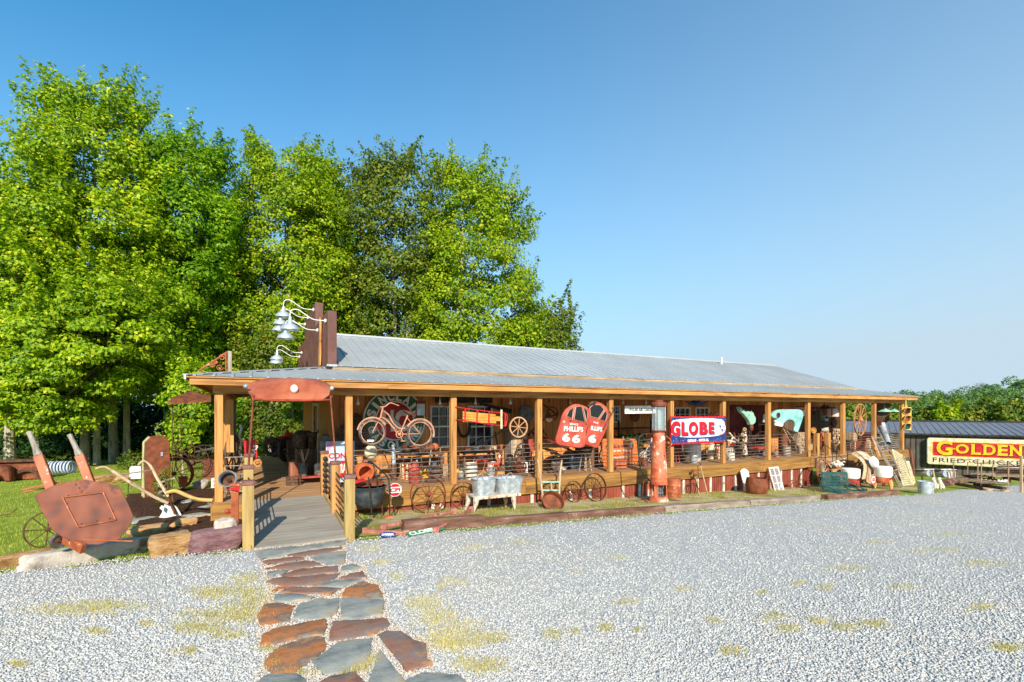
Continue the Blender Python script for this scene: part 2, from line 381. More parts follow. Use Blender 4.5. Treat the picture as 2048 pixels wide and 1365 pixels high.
# gravel lot, far edge traced through the kerb line
fe = [G(x, y) for x, y in ((-500, 1230), (-200, 1175), (0, 1142), (150, 1130), (280, 1115), (400, 1107), (505, 1098), (600, 1092), (700, 1082), (810, 1068), (1000, 1053), (1300, 1028), (1640, 1001), (1730, 994), (1840, 989), (1900, 980), (1960, 977), (2048, 966), (2200, 955))]
fex = [p.x for p in fe]; fey = [p.y for p in fe]
def yfar(x): return float(np.interp(x, fex, fey))
mb = MB(); xs = list(np.arange(-16, 0, .25))+list(np.arange(0, 44.1, .25)); ts = [0, .2, .4, .6, .75, .85, .92, .96, .985, 1]
vs = []
for x in xs:
    yf = yfar(x)+.05*math.sin(x*5)+.04*math.sin(x*13.7)
    for t in ts: y = -14+(yf+14)*t; vs.append((x, y, GZ(x, y)+(.025 if t < 1 else -.02)))
k = len(ts); mb.add(vs, [(i*k+j, (i+1)*k+j, (i+1)*k+j+1, i*k+j+1) for i in range(len(xs)-1) for j in range(k-1)])
struct('gravel_lot', mb, GRAV)
struct('grass_verge', sheet([1.45, 5, 10, 15, 20, 23], [8.3, 9, 10, 11.6], .012), STRIP)
mp = [(-1.25, 8.75), (-.6, 8.3), (-.1, 8.2), (-.02, 10.9), (-.7, 11.0), (-.8, 17.4), (-1.8, 17.9), (-3.1, 17.2), (-2.9, 15.5), (-2.3, 13.2), (-1.9, 11.5), (-1.5, 10)]
mb = MB()
cx, cy = -1.35, 12.5; pts = []
for i in range(len(mp)):
    a, b_ = mp[i], mp[(i+1) % len(mp)]
    for t in (0, .25, .5, .75): pts.append((a[0]+(b_[0]-a[0])*t+rng.normal()*.05, a[1]+(b_[1]-a[1])*t+rng.normal()*.05))
rings = [0.02, .35, .7, .9, 1]; vs = [(cx+(x-cx)*q, cy+(y-cy)*q, GZ(cx+(x-cx)*q, cy+(y-cy)*q)+(.05+.03*rng.random())*(q < 1)-.02*(q == 1)) for q in rings for x, y in pts]
k = len(pts); mb.add(vs, [(j*k+i, j*k+(i+1) % k, (j+1)*k+(i+1) % k, (j+1)*k+i) for j in range(len(rings)-1) for i in range(k)]+[tuple(range(k))])
struct('mulch_bed', mb, MULCH)
# big numpy meshes ------------------------------------------------
def npmesh(name, V, F, m, smooth=False):
    me = bpy.data.meshes.new(name); k = F.shape[1]
    me.vertices.add(len(V)); me.vertices.foreach_set('co', V.astype(np.float32).ravel())
    me.loops.add(F.size); me.loops.foreach_set('vertex_index', F.astype(np.int32).ravel())
    me.polygons.add(len(F)); me.polygons.foreach_set('loop_start', np.arange(0, F.size, k, dtype=np.int32))
    me.polygons.foreach_set('loop_total', np.full(len(F), k, dtype=np.int32))
    me.update(calc_edges=True); me.validate(); me.materials.append(m)
    o = bpy.data.objects.new(name, me); COL.objects.link(o); return o
def stuff(o, label, cat): o['kind'] = 'stuff'; return tag(o, label, cat)
def gzv(x, y): xx = np.clip(x, 0, 36); yy = np.where(y < 12, y, 12+(y-12)*.5); return .9-.0383*xx-.0529*yy
# loose stones of the gravel (near the viewer, where single stones show)
def islm(name, cols, rough=.9, var=.12, trans=0, pos=None, clump=0):
    m, n, b = newmat(name); g = n.nodes.new('ShaderNodeNewGeometry')
    c = ramp(n, g.outputs['Random Per Island'], [C(x) for x in cols], pos)
    if clump:
        tc = n.nodes.new('ShaderNodeTexCoord'); f = noise(n, clump, tc.outputs['Object'], 3, .6)
        c = mixc(n, 1., c, ramp(n, f, [(.62, .72, .75, 1), (1, 1, 1, 1), (1.38, 1.2, 1., 1)], [.35, .5, .66]), 'MULTIPLY')
    n.links.new(c, b.inputs['Base Color']); b.inputs['Roughness'].default_value = rough; b.inputs['Specular IOR Level'].default_value = .25
    if trans:
        t = n.nodes.new('ShaderNodeBsdfTranslucent'); ms = n.nodes.new('ShaderNodeMixShader'); ms.inputs[0].default_value = trans
        n.links.new(mixc(n, 1., c, (1.25, 1.35, .5, 1), 'MULTIPLY'), t.inputs[0])
        n.links.new(b.outputs[0], ms.inputs[1]); n.links.new(t.outputs[0], ms.inputs[2]); n.links.new(ms.outputs[0], n.nodes['Material Output'].inputs[0])
    return m
N = 150000
u = rng.uniform(-1.15, 1.15, N); d = 2.6/np.power(rng.uniform(.12, 1, N), .95)
X = d*(.8797*u+.4756); Y = d*(.8797-.476*u); keep = (Y < np.interp(X, fex, fey)-.03) & (Y > 0); X, Y, d = X[keep], Y[keep], d[keep]; N = len(X)
oc = np.array([(1, 0, 0), (0, 1, 0), (-1, 0, 0), (0, -1, 0), (0, 0, .6), (0, 0, -.6)], float)
V = oc[None]+rng.normal(0, .22, (N, 6, 3)); s = rng.uniform(.005, .0125, N)*(1+.045*d)
a = rng.uniform(0, 6.28, N); ca, sa = np.cos(a)[:, None], np.sin(a)[:, None]
V = V*s[:, None, None]; V = np.stack([V[..., 0]*ca-V[..., 1]*sa, V[..., 0]*sa+V[..., 1]*ca, V[..., 2]], -1)
V += np.stack([X, Y, gzv(X, Y)+.028], -1)[:, None]
F = np.array([(0, 1, 4), (1, 2, 4), (2, 3, 4), (3, 0, 4), (1, 0, 5), (2, 1, 5), (3, 2, 5), (0, 3, 5)])
F = (np.arange(N)[:, None, None]*6+F[None]).reshape(-1, 3)
stuff(npmesh('gravel_stones', V.reshape(-1, 3), F, islm('gravel_stone', ['#a3a19e', '#b5b3b0', '#c4c2bd', '#d0ccc4', '#c8baa6'], pos=[0, .3, .65, .95, 1])), 'loose blue grey and white crushed stone over the parking lot', 'gravel')
# grass blades
def blades(name, X, Y, hgt, wid, m, z0=.02):
    N = len(X); a = rng.uniform(0, 6.28, N); ln = rng.uniform(0, .6, N)*hgt; b = rng.uniform(0, 6.28, N); h = hgt*rng.uniform(.5, 1.2, N)
    z = gzv(X, Y)+z0; dx, dy = np.cos(a)*wid, np.sin(a)*wid
    V = np.stack([np.stack([X-dx, Y-dy, z], -1), np.stack([X+dx, Y+dy, z], -1), np.stack([X+np.cos(b)*ln, Y+np.sin(b)*ln, z+h], -1)], 1)
    return npmesh(name, V.reshape(-1, 3), np.arange(3*N).reshape(-1, 3), m)
TUFT = [(110, 880, 60, 12), (150, 1225, 90, 14), (230, 1215, 80, 12), (470, 1190, 90, 16), (500, 1160, 45, 14), (430, 1240, 70, 16), (510, 1215, 40, 26), (390, 1265, 60, 14), (455, 1275, 45, 12), (470, 1232, 60, 20),
        (200, 1268, 30, 8), (290, 1256, 20, 6), (365, 1310, 25, 10), (420, 1195, 40, 12), (740, 1100, 35, 10), (762, 1133, 22, 9), (950, 1100, 30, 8), (905, 1170, 30, 10), (790, 1160, 20, 8), (880, 1178, 18, 7), (850, 1215, 45, 22), (875, 1240, 50, 20), (920, 1265, 50, 20), (880, 1290, 40, 25), (930, 1300, 40, 18), (985, 1285, 40, 14),
        (1250, 1210, 26, 8), (1212, 1266, 20, 12), (1275, 1268, 10, 6), (1100, 1278, 25, 10), (1150, 1270, 18, 7), (1045, 1088, 25, 8), (1430, 1250, 18, 7), (1460, 1309, 30, 10), (1540, 1240, 30, 10), (1570, 1265, 30, 10), (1640, 1250, 25, 9), (1650, 1180, 25, 8), (1690, 1260, 30, 10), (1600, 1170, 20, 7), (1530, 1190, 18, 6), (1370, 1183, 22, 5), (1870, 1105, 60, 7), (1760, 1090, 30, 6), (1740, 1255, 40, 9), (1890, 1075, 40, 6), (2010, 1300, 40, 12), (1960, 1220, 30, 8), (1980, 1130, 50, 9), (1800, 1180, 30, 6), (740, 1338, 22, 26), (700, 1350, 40, 12), (545, 1335, 18, 10), (530, 1310, 30, 10), (600, 1355, 60, 8), (40, 1340, 25, 8), (960, 1340, 60, 18), (1540, 1050, 60, 5), (1700, 1140, 60, 6), (1240, 1120, 30, 4), (1148, 1148, 12, 3)]
bx_, by_ = [], []
for px, py, rx, ry in TUFT:
    n = int(rx*ry*.95)+20; q = rng.normal(0, .6, (n, 2))
    lump = rng.uniform(-1, 1, (max(3, rx//6), 2))*.8
    q = lump[rng.integers(0, len(lump), n)]*.8+q*.62
    for ex, ey in q:
        if py+ey*ry < 1070 and px < 1000: continue
        g = G(px+ex*rx, py+ey*ry); bx_.append(g.x); by_.append(g.y)
o = blades('dry_grass', np.array(bx_), np.array(by_), .034, .003, islm('dry_grass_blade', ['#c4ac64', '#aeaa4c', '#d4be80', '#dccb98', '#a2a648'], trans=.25), .02)
stuff(o, 'sparse yellow dry grass tufts growing through the gravel', 'grass')
n = 52000; X = rng.uniform(-12, -.2, n); Y = 8.5+19*rng.power(.6, n)**1.6
inb = (X > -1.2-(Y-8.75)*.24) & (Y < 17.4) & (Y > 8.6); X, Y = X[~inb], Y[~inb]
stuff(blades('lawn_blades', X, Y, .05, .006, islm('lawn_blade', ['#7c9228', '#98a838', '#aeb64a', '#c0bc62'], trans=.3), 0), 'short green lawn grass behind the rock kerb on the left', 'grass')
n = 9000; X = rng.uniform(1.6, 19.5, n); Y = rng.uniform(8.75, 10.9, n); f = np.sin(X*1.7)+np.sin(Y*3+X*.6)+rng.normal(0, .6, n); k = f > .1
stuff(blades('verge_blades', X[k], Y[k], .06, .006, islm('verge_blade', ['#86963a', '#a8ac4c', '#c0b46c', '#90983c'], trans=.3), .01), 'patchy short grass along the foot of the porch skirt', 'grass')
# ---------------------------------------------------------------- flagstone path
FS = [([(120, 170), (340, 145), (560, 125), (880, 85), (905, 75), (890, 115), (850, 135), (600, 160), (390, 205), (170, 250)], 0),
      ([(400, 205), (600, 165), (875, 135), (870, 155), (600, 210), (470, 222)], 1),
      ([(600, 225), (760, 185), (905, 170), (895, 275), (860, 285), (750, 290), (680, 262)], 0),
      ([(190, 262), (420, 228), (550, 235), (480, 258), (290, 285), (220, 283)], 2), ([(210, 322), (330, 290), (560, 250), (650, 265), (700, 290), (480, 330), (300, 325)], 1),
      ([(850, 345), (870, 300), (960, 280), (1060, 312), (960, 340)], 0), ([(230, 390), (235, 350), (420, 335), (340, 375)], 0),
      ([(350, 385), (430, 345), (640, 310), (840, 295), (830, 350), (600, 375), (400, 395)], 1), ([(225, 425), (300, 400), (560, 385), (855, 358), (820, 400), (640, 465), (380, 465), (290, 455)], 1),
      ([(850, 400), (930, 365), (1050, 345), (1080, 400), (960, 410)], 1), ([(650, 470), (800, 420), (1060, 415), (990, 440), (880, 480)], 0), ([(270, 515), (330, 480), (440, 475), (350, 500)], 3),
      ([(330, 525), (430, 478), (620, 480), (870, 490), (780, 545), (600, 535)], 2), ([(870, 560), (900, 490), (1060, 430), (1180, 470), (1225, 585), (1050, 575)], 3),
      ([(300, 540), (440, 535), (630, 560), (600, 580), (420, 605), (290, 595)], 0), ([(145, 730), (200, 620), (320, 605), (470, 630), (440, 690), (425, 765), (170, 795)], 3),
      ([(450, 745), (500, 620), (640, 575), (845, 565), (830, 680), (770, 730), (600, 745)], 0), ([(855, 620), (870, 570), (1050, 575), (1230, 595), (1215, 710), (1020, 745), (865, 745)], 0),
      ([(170, 970), (185, 890), (300, 830), (500, 790), (725, 745), (735, 800), (715, 885), (560, 900), (350, 940)], 3), ([(765, 930), (790, 760), (1000, 750), (1260, 735), (1290, 790), (1170, 870), (950, 905)], 2),
      ([(205, 1115), (250, 1040), (340, 970), (520, 915), (690, 885), (725, 900), (730, 1000), (600, 1100), (470, 1195), (270, 1205)], 3), ([(610, 1110), (700, 1040), (850, 935), (1130, 905), (1120, 1000), (1090, 1100), (900, 1180), (720, 1215)], 0),
      ([(1180, 880), (1250, 855), (1370, 855), (1480, 930), (1590, 960), (1600, 1100), (1650, 1125), (1420, 1190)], 2), ([(1100, 1260), (1180, 1020), (1200, 1010), (1260, 1080), (1370, 1220), (1450, 1320), (1330, 1420), (1050, 1400)], 0),
      ([(1410, 1260), (1560, 1200), (1860, 1215), (1980, 1320), (1700, 1420), (1480, 1400)], 0), ([(130, 1290), (230, 1215), (480, 1205), (560, 1260), (590, 1420), (200, 1420)], 0), ([(660, 1280), (780, 1220), (980, 1185), (1090, 1290), (1040, 1400), (640, 1400)], 2)]
pg = [Gp(12, a, b_) for a, b_ in ((120, 165), (500, 128), (915, 75), (910, 280), (1080, 320), (1100, 420), (1200, 470), (1250, 600), (1280, 800), (1450, 880), (1650, 1000), (1660, 1140), (1500, 1200), (2000, 1330), (2000, 1480), (60, 1480), (160, 1220), (180, 1120), (150, 980), (120, 740), (230, 560), (200, 420), (170, 300))]
n = 24000; bx0, bx1 = min(p.x for p in pg), max(p.x for p in pg); by0, by1 = min(p.y for p in pg), max(p.y for p in pg)
X = rng.uniform(bx0, bx1, n); Y = rng.uniform(by0, by1, n); ins = np.zeros(n, bool)
for i in range(len(pg)):
    a, b_ = pg[i-1], pg[i]; cr_ = ((a.y > Y) != (b_.y > Y)) & (X < (b_.x-a.x)*(Y-a.y)/(b_.y-a.y+1e-9)+a.x); ins ^= cr_
X, Y = X[ins], Y[ins]; N = len(X); V = (oc[None]+rng.normal(0, .25, (N, 6, 3)))*rng.uniform(.005, .014, N)[:, None, None]+np.stack([X, Y, gzv(X, Y)+.03], -1)[:, None]
F = np.array([(0, 1, 4), (1, 2, 4), (2, 3, 4), (3, 0, 4), (1, 0, 5), (2, 1, 5), (3, 2, 5), (0, 3, 5)]); F = (np.arange(N)[:, None, None]*6+F[None]).reshape(-1, 3)
stuff(npmesh('bedding_grit', V.reshape(-1, 3), F, islm('bedding_grit', ['#a89078', '#c9b49c', '#dcccb8', '#b89a80'])), 'pinkish pale grit filling the joints between the flagstones', 'grit')
SM = [STONEG, STONEU, STONEU, STONER]
for i, (poly, k) in enumerate(FS):
    q = []
    for j in range(len(poly)):
        a, b_ = poly[j], poly[(j+1) % len(poly)]
        for t in (0, .25, .5, .75):
            jx, jy = (rng.normal(0, 5), rng.normal(0, 3.2)) if t else (0, 0)
            g = Gp(12, a[0]+(b_[0]-a[0])*t+jx, a[1]+(b_[1]-a[1])*t+jy, .055); q.append(g)
    c = sum(q, Vector())/len(q); th = .042+.012*rng.random()
    mb = MB(); n = len(q); ar = sum(q[t-1].x*q[t].y-q[t].x*q[t-1].y for t in range(n))
    if ar < 0: q = q[::-1]
    vs = [(p.x, p.y, GZ(p.x, p.y)-.03) for p in q]+[(p.x, p.y, GZ(p.x, p.y)+th-.008+rng.random()*.006) for p in q]
    vs += [(c.x+(p.x-c.x)*.93, c.y+(p.y-c.y)*.93, GZ(p.x, p.y)+th) for p in q]
    mb.add(vs, [tuple(range(n))[::-1], tuple(range(2*n, 3*n))]+[(r*n+t, r*n+(t+1) % n, (r+1)*n+(t+1) % n, (r+1)*n+t) for r in (0, 1) for t in range(n)])
    xs_ = sum(a for a, b in poly)/len(poly)/4.267+480; ys_ = sum(b for a, b in poly)/len(poly)/4.267+1060
    colr = ['grey green slate', 'brown rust streaked', 'maroon purple', 'orange rust stained'][k]
    one('flagstone', mb, SM[k], f'PLACEHOLDER {i}', 'flagstone', 'flagstones of the path to the ramp')['label'] = f'{colr} flagstone, {["first","second","third","fourth","fifth","sixth","seventh","eighth","ninth","tenth","eleventh","twelfth","thirteenth","fourteenth"][sum(1 for a_, k_ in FS[:i] if k_ == k)]} {colr.split()[0]} one counting from the ramp'
# ================================================================ STORE BUILDING
YP = 11.07; YW = 13.5; XL = 1.9; XR = 26.3; ps = .145
store = thing('store_building', 'long timber shop with a deep front porch and grey metal roof', 'building', (12, 15, GZ(12, 12)))
PX = [-.53+2.44*i for i in range(12)]
def part(name, mb, m, bev=0, par=None): return mb.build(name, m, par or store, bev)
for i, x in enumerate(PX):
    if i == 11: x = 26.3
    part('porch_post', MB().bx(x-ps/2, x+ps/2, YP-ps/2, YP+ps/2, DECK, 2.84), WOODZ, .006)
for y in (13.5, 15.95, 18.4, 20.85): part('porch_post', MB().bx(PX[0]-ps/2, PX[0]+ps/2, y-ps/2, y+ps/2, DECK, 2.84), WOODZ, .006)
# beams
mb = MB(); x = PX[0]-.1
while x < 26.4:
    x2 = min(x+4.88, 26.5); mb.bx(x, x2-.004, YP-.075, YP+.075, 2.84, 3.05); x = x2
part('porch_beam', mb, WOODX, .004)
part('porch_beam', MB().bx(PX[0]-.075, PX[0]+.075, YP+.08, 21.2, 2.84, 3.05), WOODY, .004)
# fascia + soffit + porch roof
mb = MB(); x = -.98
while x < 26.9:
    x2 = min(x+3.66, 26.9); mb.bx(x, x2-.004, 10.70, 10.74, 2.985, 3.125); x = x2
part('fascia_board', mb, WOODX, .003)
part('fascia_board', MB().bx(-.98, -.94, 10.745, 21.6, 2.985, 3.125), WOODY)
mb = MB(); x = -.93
while x < 26.85: mb.bx(x, min(x+.18, 26.85), 10.745, YP-.08, 3.06, 3.075); x += .184
y = YP+.08
while y < 21.5: mb.bx(-.93, PX[0]-.08, y, y+.18, 3.06, 3.075); y += .184
part('soffit', mb, SOFF)
mb = MB()
for i in range(46): x = -.3+i*.61; (mb.beam((x, YP+.08, 3.08), (x, 13.45, 3.38), .04, .14) if x < 26.5 else None)
for i in range(14): y = 13.9+i*.61; mb.beam((PX[0]+.08, y, 3.08), (XL-.02, y, 3.38), .04, .14)
mb.beam((PX[0]+.1, YP+.1, 3.08), (XL-.02, 13.45, 3.38), .04, .14)
part('rafter', mb, SOFF)
m2 = MB()
for i in range(22): a = 11.25+i*.1; m2.bx(-.4+max(0, (a-11.25)*1.0), 26.6, a, a+.097, 3.16+(a-11)*.155, 3.165+(a-11)*.155)
part('porch_ceiling', m2, SOFF)
E0, E1, Z0, Z1 = 10.66, 13.45, 3.15, 3.62   # eave and top of the porch roof
sl_ = (Z1-Z0)/(E1-E0)
mb = MB().add([(-1.04, E0, Z0), (26.98, E0, Z0), (26.98, E1, Z1), (1.75, E1, Z1), (-1.04, 21.7, Z0), (1.75, 21.7, Z1)], [(0, 1, 2, 3), (4, 0, 3, 5)])
mb.add([(-1.04, E0, Z0-.012), (26.98, E0, Z0-.012), (26.98, E1, Z1-.012), (1.75, E1, Z1-.012), (-1.04, 21.7, Z0-.012), (1.75, 21.7, Z1-.012)], [(3, 2, 1, 0), (5, 3, 0, 4)])
x = -.9
while x < 26.95:
    y1 = E1 if x > 1.75 else E0+(x+1.04)
    mb.beam((x, E0-.01, Z0+.008), (x, y1, Z0+.008+(y1-E0)*sl_), .05, .024); x += .305
y = E0+.4
while y < 21.6:
    x1 = min(1.75, -1.04+(y-E0)); mb.beam((-1.05, y, Z0+.008), (x1, y, Z0+.008+(x1+1.04)*sl_), .05, .024); y += .305
mb.beam((-1.04, E0, Z0+.02), (1.7, E1-.05, Z1+.02), .14, .02)
part('porch_roof', mb, ROOF)
mb = MB().bx(-1.05, 27, E0+.005, E0+.035, Z0-.035, Z0-.006); part('drip_edge', mb, WOODX)
part('corner_flashing', MB().bx(-1.06, -1.03, E0-.01, 21.7, Z0-.07, Z0+.02), WHITE)
# main roof
RY, RZ, EY, EZ = 17.2, 5.06, 13.0, 3.64
s2 = (RZ-EZ)/(RY-EY)
mb = MB().add([(1.96, EY, EZ), (26.25, EY, EZ), (26.25, RY, RZ), (1.96, RY, RZ), (26.25, 21.4, EZ), (1.96, 21.4, EZ)], [(0, 1, 2, 3), (3, 2, 4, 5)])
x = 2.05
while x < 26.2:
    mb.beam((x, EY, EZ+.01), (x, RY, RZ+.01), .045, .035); x += .305
mb.bx(1.96, 26.25, RY-.13, RY+.13, RZ-.03, RZ+.035)
mb.bx(26.2, 26.26, EY+.01, EY+.05, EZ-.02, EZ+.02)
part('main_roof', mb, ROOF)
mb = MB(); x = 1.84; r3 = random.Random(4)   # half-log trim under the main eave
while x < 26.3:
    L = 4.2+r3.random()*2; x2 = min(x+L, 26.35); pts = [(x+(x2-x)*t, 12.98+r3.uniform(-.01, .01), 3.555+r3.uniform(-.012, .012)) for t in (0, .25, .5, .75, 1)]
    mb.tube(pts, [.075*r3.uniform(.9, 1.1) for _ in pts], 10); x = x2-.02
part('log_trim', mb, GREYWX)
part('log_trim', MB().tube([(1.9, 12.9, 3.44), (9, 12.9, 3.45), (18, 12.9, 3.44), (26.3, 12.9, 3.45)], .035, 8), GREYWX)
part('eave_flashing', MB().bx(1.7, 1.95, 12.9, 13.0, 3.62, 3.67), GALV)
vp = P(1443, 735, Y=16.6); part('vent_pipe', MB().lathe([(.05, 0), (.05, .35), (.07, .36), (.07, .4), (0, .42)], Matrix.Translation((vp.x, 16.6, 4.8)), 12), WHITE)
# false front
ff = thing('false_front_sign_wall', 'stepped brown metal false front rising above the porch roof', 'facade', (1.85, 17.2, 3.6))
for y0, y1, zt in ((13.0, 15.6, 5.04), (15.603, 18.8, 5.76), (18.803, 21.4, 5.04)):
    mb = MB().bx(1.73, 1.95, y0, y1, 3.4, zt)
    y = y0+.05
    while y < y1-.05: mb.bx(1.722, 1.732, y, y+.09, 3.45, zt-.02); y += .23
    ff_p = mb.build('wall_panel', BRNMET, ff, .01)
mb = MB().prism([(a, b) for a, b in ((0, 0), (.25, 0), (.33, .35), (.30, .8), (.36, 1.1), (.28, 1.3), (.17, 1.28), (.2, 1.0), (.1, .6), (.02, .45))], 0, .05, fr((1.70, 14.25, 3.72), (0, -1, 0)))
one('live_edge_board', mb, WOODZ, 'golden live edge slab mounted upright on the brown false front', 'board', bev=.01)
# walls
def boards_x(x0, x1, z0, z1, y, wd=.19, holes=()):
    mb = MB(); x = x0; rr = random.Random(3); ed = sorted(q for h in holes for q in h[:2]); nx = x0+wd
    while x < x1-.01:
        xe = min([nx, x1]+[q for q in ed if q > x+.004])
        if xe >= nx-1e-6: nx += wd
        segs = [(z0, z1)]
        for hx0, hx1, hz0, hz1 in holes:
            if xe > hx0+.002 and x < hx1-.002: segs = [s_ for a, b in segs for s_ in ((a, min(b, hz0)), (max(a, hz1), b)) if s_[1]-s_[0] > .01]
        dy = rr.uniform(0, .006)
        for a, b in segs: mb.bx(x+.0015, xe-.0015, y+dy, y+.03, a, b)
        x = xe
    return mb
WINS = [(860, 912, 812, 896), (935, 985, 812, 896), (1225, 1240, 812, 846), (1349, 1380, 815, 872), (1390, 1418, 815, 872)]
wh = []
for a, b, t, bo in WINS:
    p0, p1 = P(a, bo, Y=YW), P(b, t, Y=YW); wh.append((p0.x, p1.x, p0.z, p1.z))
p0, p1 = P(1460, 905, Y=YW), P(1535, 806, Y=YW); door = (p0.x, p1.x, DECK, 2.75)
part('front_wall', boards_x(1.9, 26.3, DECK-.1, 3.5, YW, .19, wh+[door]), WALLW)
part('side_wall', MB().bx(1.93, 1.97, 13.53, 21.2, DECK-.1, 3.5).bx(1.9, 1.93, 13.53, 16.2, DECK-.1, 3.5).bx(1.9, 1.93, 17.6, 21.2, DECK-.1, 3.5), WALLW)
part('side_wall', MB().bx(26.26, 26.3, 13.53, 21.2, DECK-.1, 3.5), WALLW)
part('side_door_frame', MB().bx(1.86, 1.9, 16.15, 16.28, DECK, 2.75).bx(1.86, 1.9, 17.5, 17.63, DECK, 2.75).bx(1.86, 1.9, 16.285, 17.495, 2.65, 2.75), WHITED)
for i, (x0, x1, z0, z1) in enumerate(wh):
    wf = MB().bx(x0, x0+.05, YW-.03, YW+.05, z0, z1).bx(x1-.05, x1, YW-.03, YW+.05, z0, z1).bx(x0+.051, x1-.051, YW-.03, YW+.05, z1-.05, z1).bx(x0+.051, x1-.051, YW-.03, YW+.05, z0, z0+.05)
    xm, zm = (x0+x1)/2, (z0+z1)/2
    wf.bx(x0+.051, x1-.051, YW-.02, YW+.03, zm-.022, zm+.022)
    for t in (1/3, 2/3): wf.bx(x0+(x1-x0)*t-.009, x0+(x1-x0)*t+.009, YW-.012, YW+.02, z0+.051, z1-.051)
    for t in (.25, .75): wf.bx(x0+.051, x1-.051, YW-.01, YW+.018, z0+(z1-z0)*t-.008, z0+(z1-z0)*t+.008)
    f = part('window', wf, WHITE); MB().bx(x0+.02, x1-.02, YW+.032, YW+.04, z0+.02, z1-.02).build('pane', PANE, f)
dx0, dx1, dz0, dz1 = door
dd = part('barn_door', boards_x(dx0-.02, dx1, DECK+.02, 2.75, YW-.02, .16), DKRED)
MB().bx(dx0+.02, dx1-.05, YW-.05, YW-.022, 1.6, 1.75).bx(dx0+.02, dx1-.05, YW-.05, YW-.022, 2.5, 2.65).build('door_rail', DKRED, dd)
# red sliding panel further right
p0, p1 = P(1560, 870, Y=YW), P(1625, 806, Y=YW)
part('barn_door', boards_x(p0.x+1.2, p1.x+1.9, DECK+.02, 2.7, YW-.02, .2), wood('dark_plank_door', ['#3c2c22', '#5c4636', '#6d5644'], 'z'))
# deck
mb = MB(); y = 10.95; rr = random.Random(5)
while y < 13.46:
    x = -.62
    while x < 26.5:
        x2 = min(x+4.88*rr.uniform(.7, 1), 26.55); mb.bx(x, x2-.004, y, y+.136, DECK-.035, DECK-rr.uniform(0, .003)); x = x2
    y += .141
while y < 21.3: mb.bx(-.62, 1.88, y, y+.136, DECK-.035, DECK-rr.uniform(0, .003)); y += .141
part('deck', mb, DECKW)
# rim
xs0, xs1 = 19.2, 21.5
mb = MB()
for a, b in ((1.55, 6.3), (6.3, 11.1), (11.1, 15.9), (15.9, xs0)): mb.bx(a, b-.005, 10.9, 10.945, .56, DECK-.003).bx(a, b-.005, 10.905, 10.945, .33, .555)
for a, b in ((xs1, 26.5),): mb.bx(a, b, 10.9, 10.945, .36, DECK-.003)
mb.bx(26.5, 26.54, 10.9, 13.4, .36, DECK-.003); mb.bx(-.64, .0, 10.9, 10.945, .36, DECK-.003); mb.bx(-.66, -.625, 10.9, 21.3, .36, DECK-.003)
part('rim_board', mb, RIMW, .004)
# skirt: corrugated red brown panels with white battens
mb = MB(); x = 1.6
while x < xs0:
    mb.bx(x, x+.05, 10.985, 11.01, GZ(x, 11)-.1, .34); mb.bx(x+.05, x+.1, 11.0, 11.02, GZ(x, 11)-.1, .34); x += .1
part('skirt_panel', mb, mat('red_brown_skirt', ['#6d3325', '#8a4330', '#9c5440'], 4, (1, 1, .3), bump=.2, rough=.7, chip='#b58a72', chips=.66))
for px in (866, 883, 945, 978, 1064, 1142, 1180, 1246, 1279, 1367, 1395, 1421, 1447, 1471, 1517, 1562, 1583, 1602):
    x = P(px, 960, Y=10.97).x
    if x < xs0-.05: part('skirt_batten', MB().bx(x-.045, x+.045, 10.96, 10.98, GZ(x, 11)-.05, .33), WHITED)
x = xs0+.1; part('skirt_panel', MB().bx(xs1, 26.4, 11.0, 11.03, -1, .36), DARKW)
# steps
for i in range(4):
    z = DECK-.02-(i+1)*.2; part('step', MB().bx(xs0+.1, xs1-.1, 10.9-(i+1)*.28, 10.9-i*.28-.005, z-.04, z).bx(xs0+.1, xs1-.1, 10.88-i*.28, 10.9-i*.28-.006, z+.001, z+.16), DECKW)
# rails
def railrun(x0, x1, n=8, z0=.86, z1=1.62, y=YP-.01, r=.009):
    for i in range(n):
        z = z0+(z1-z0)*i/(n-1); p = [(x0+(x1-x0)*t, y, z-.008*math.sin(math.pi*t)*(i % 3)) for t in (0, .33, .66, 1)]
        part('rail', MB().tube(p, r, 6), PIPE)
for i in range(1, 11):
    if i == 8: continue
    railrun(PX[i]+ps/2-.02, (PX[i+1] if i < 10 else 26.3)-ps/2+.02)
for px in (1628, 1660):
    pass
# stub posts beside the steps
for px in (1633, 1655): 
    x = P(px, 900, Y=YP).x; part('step_post', MB().bx(x-.08, x+.08, YP-.08, YP+.08, DECK, 1.62), WOODZ, .005)
# left side rails
for i in range(5):
    z = .9+.17*i
    part('rail', MB().bar((PX[0]+.07, YP, z), (.03, YP-.05, z), .012, 6), PIPE)
    for a, b in ((YP+.08, 13.4), (13.6, 15.9), (16.0, 18.3)): part('rail', MB().bar((PX[0], a, z), (PX[0], b, z), .01, 6), PIPE)
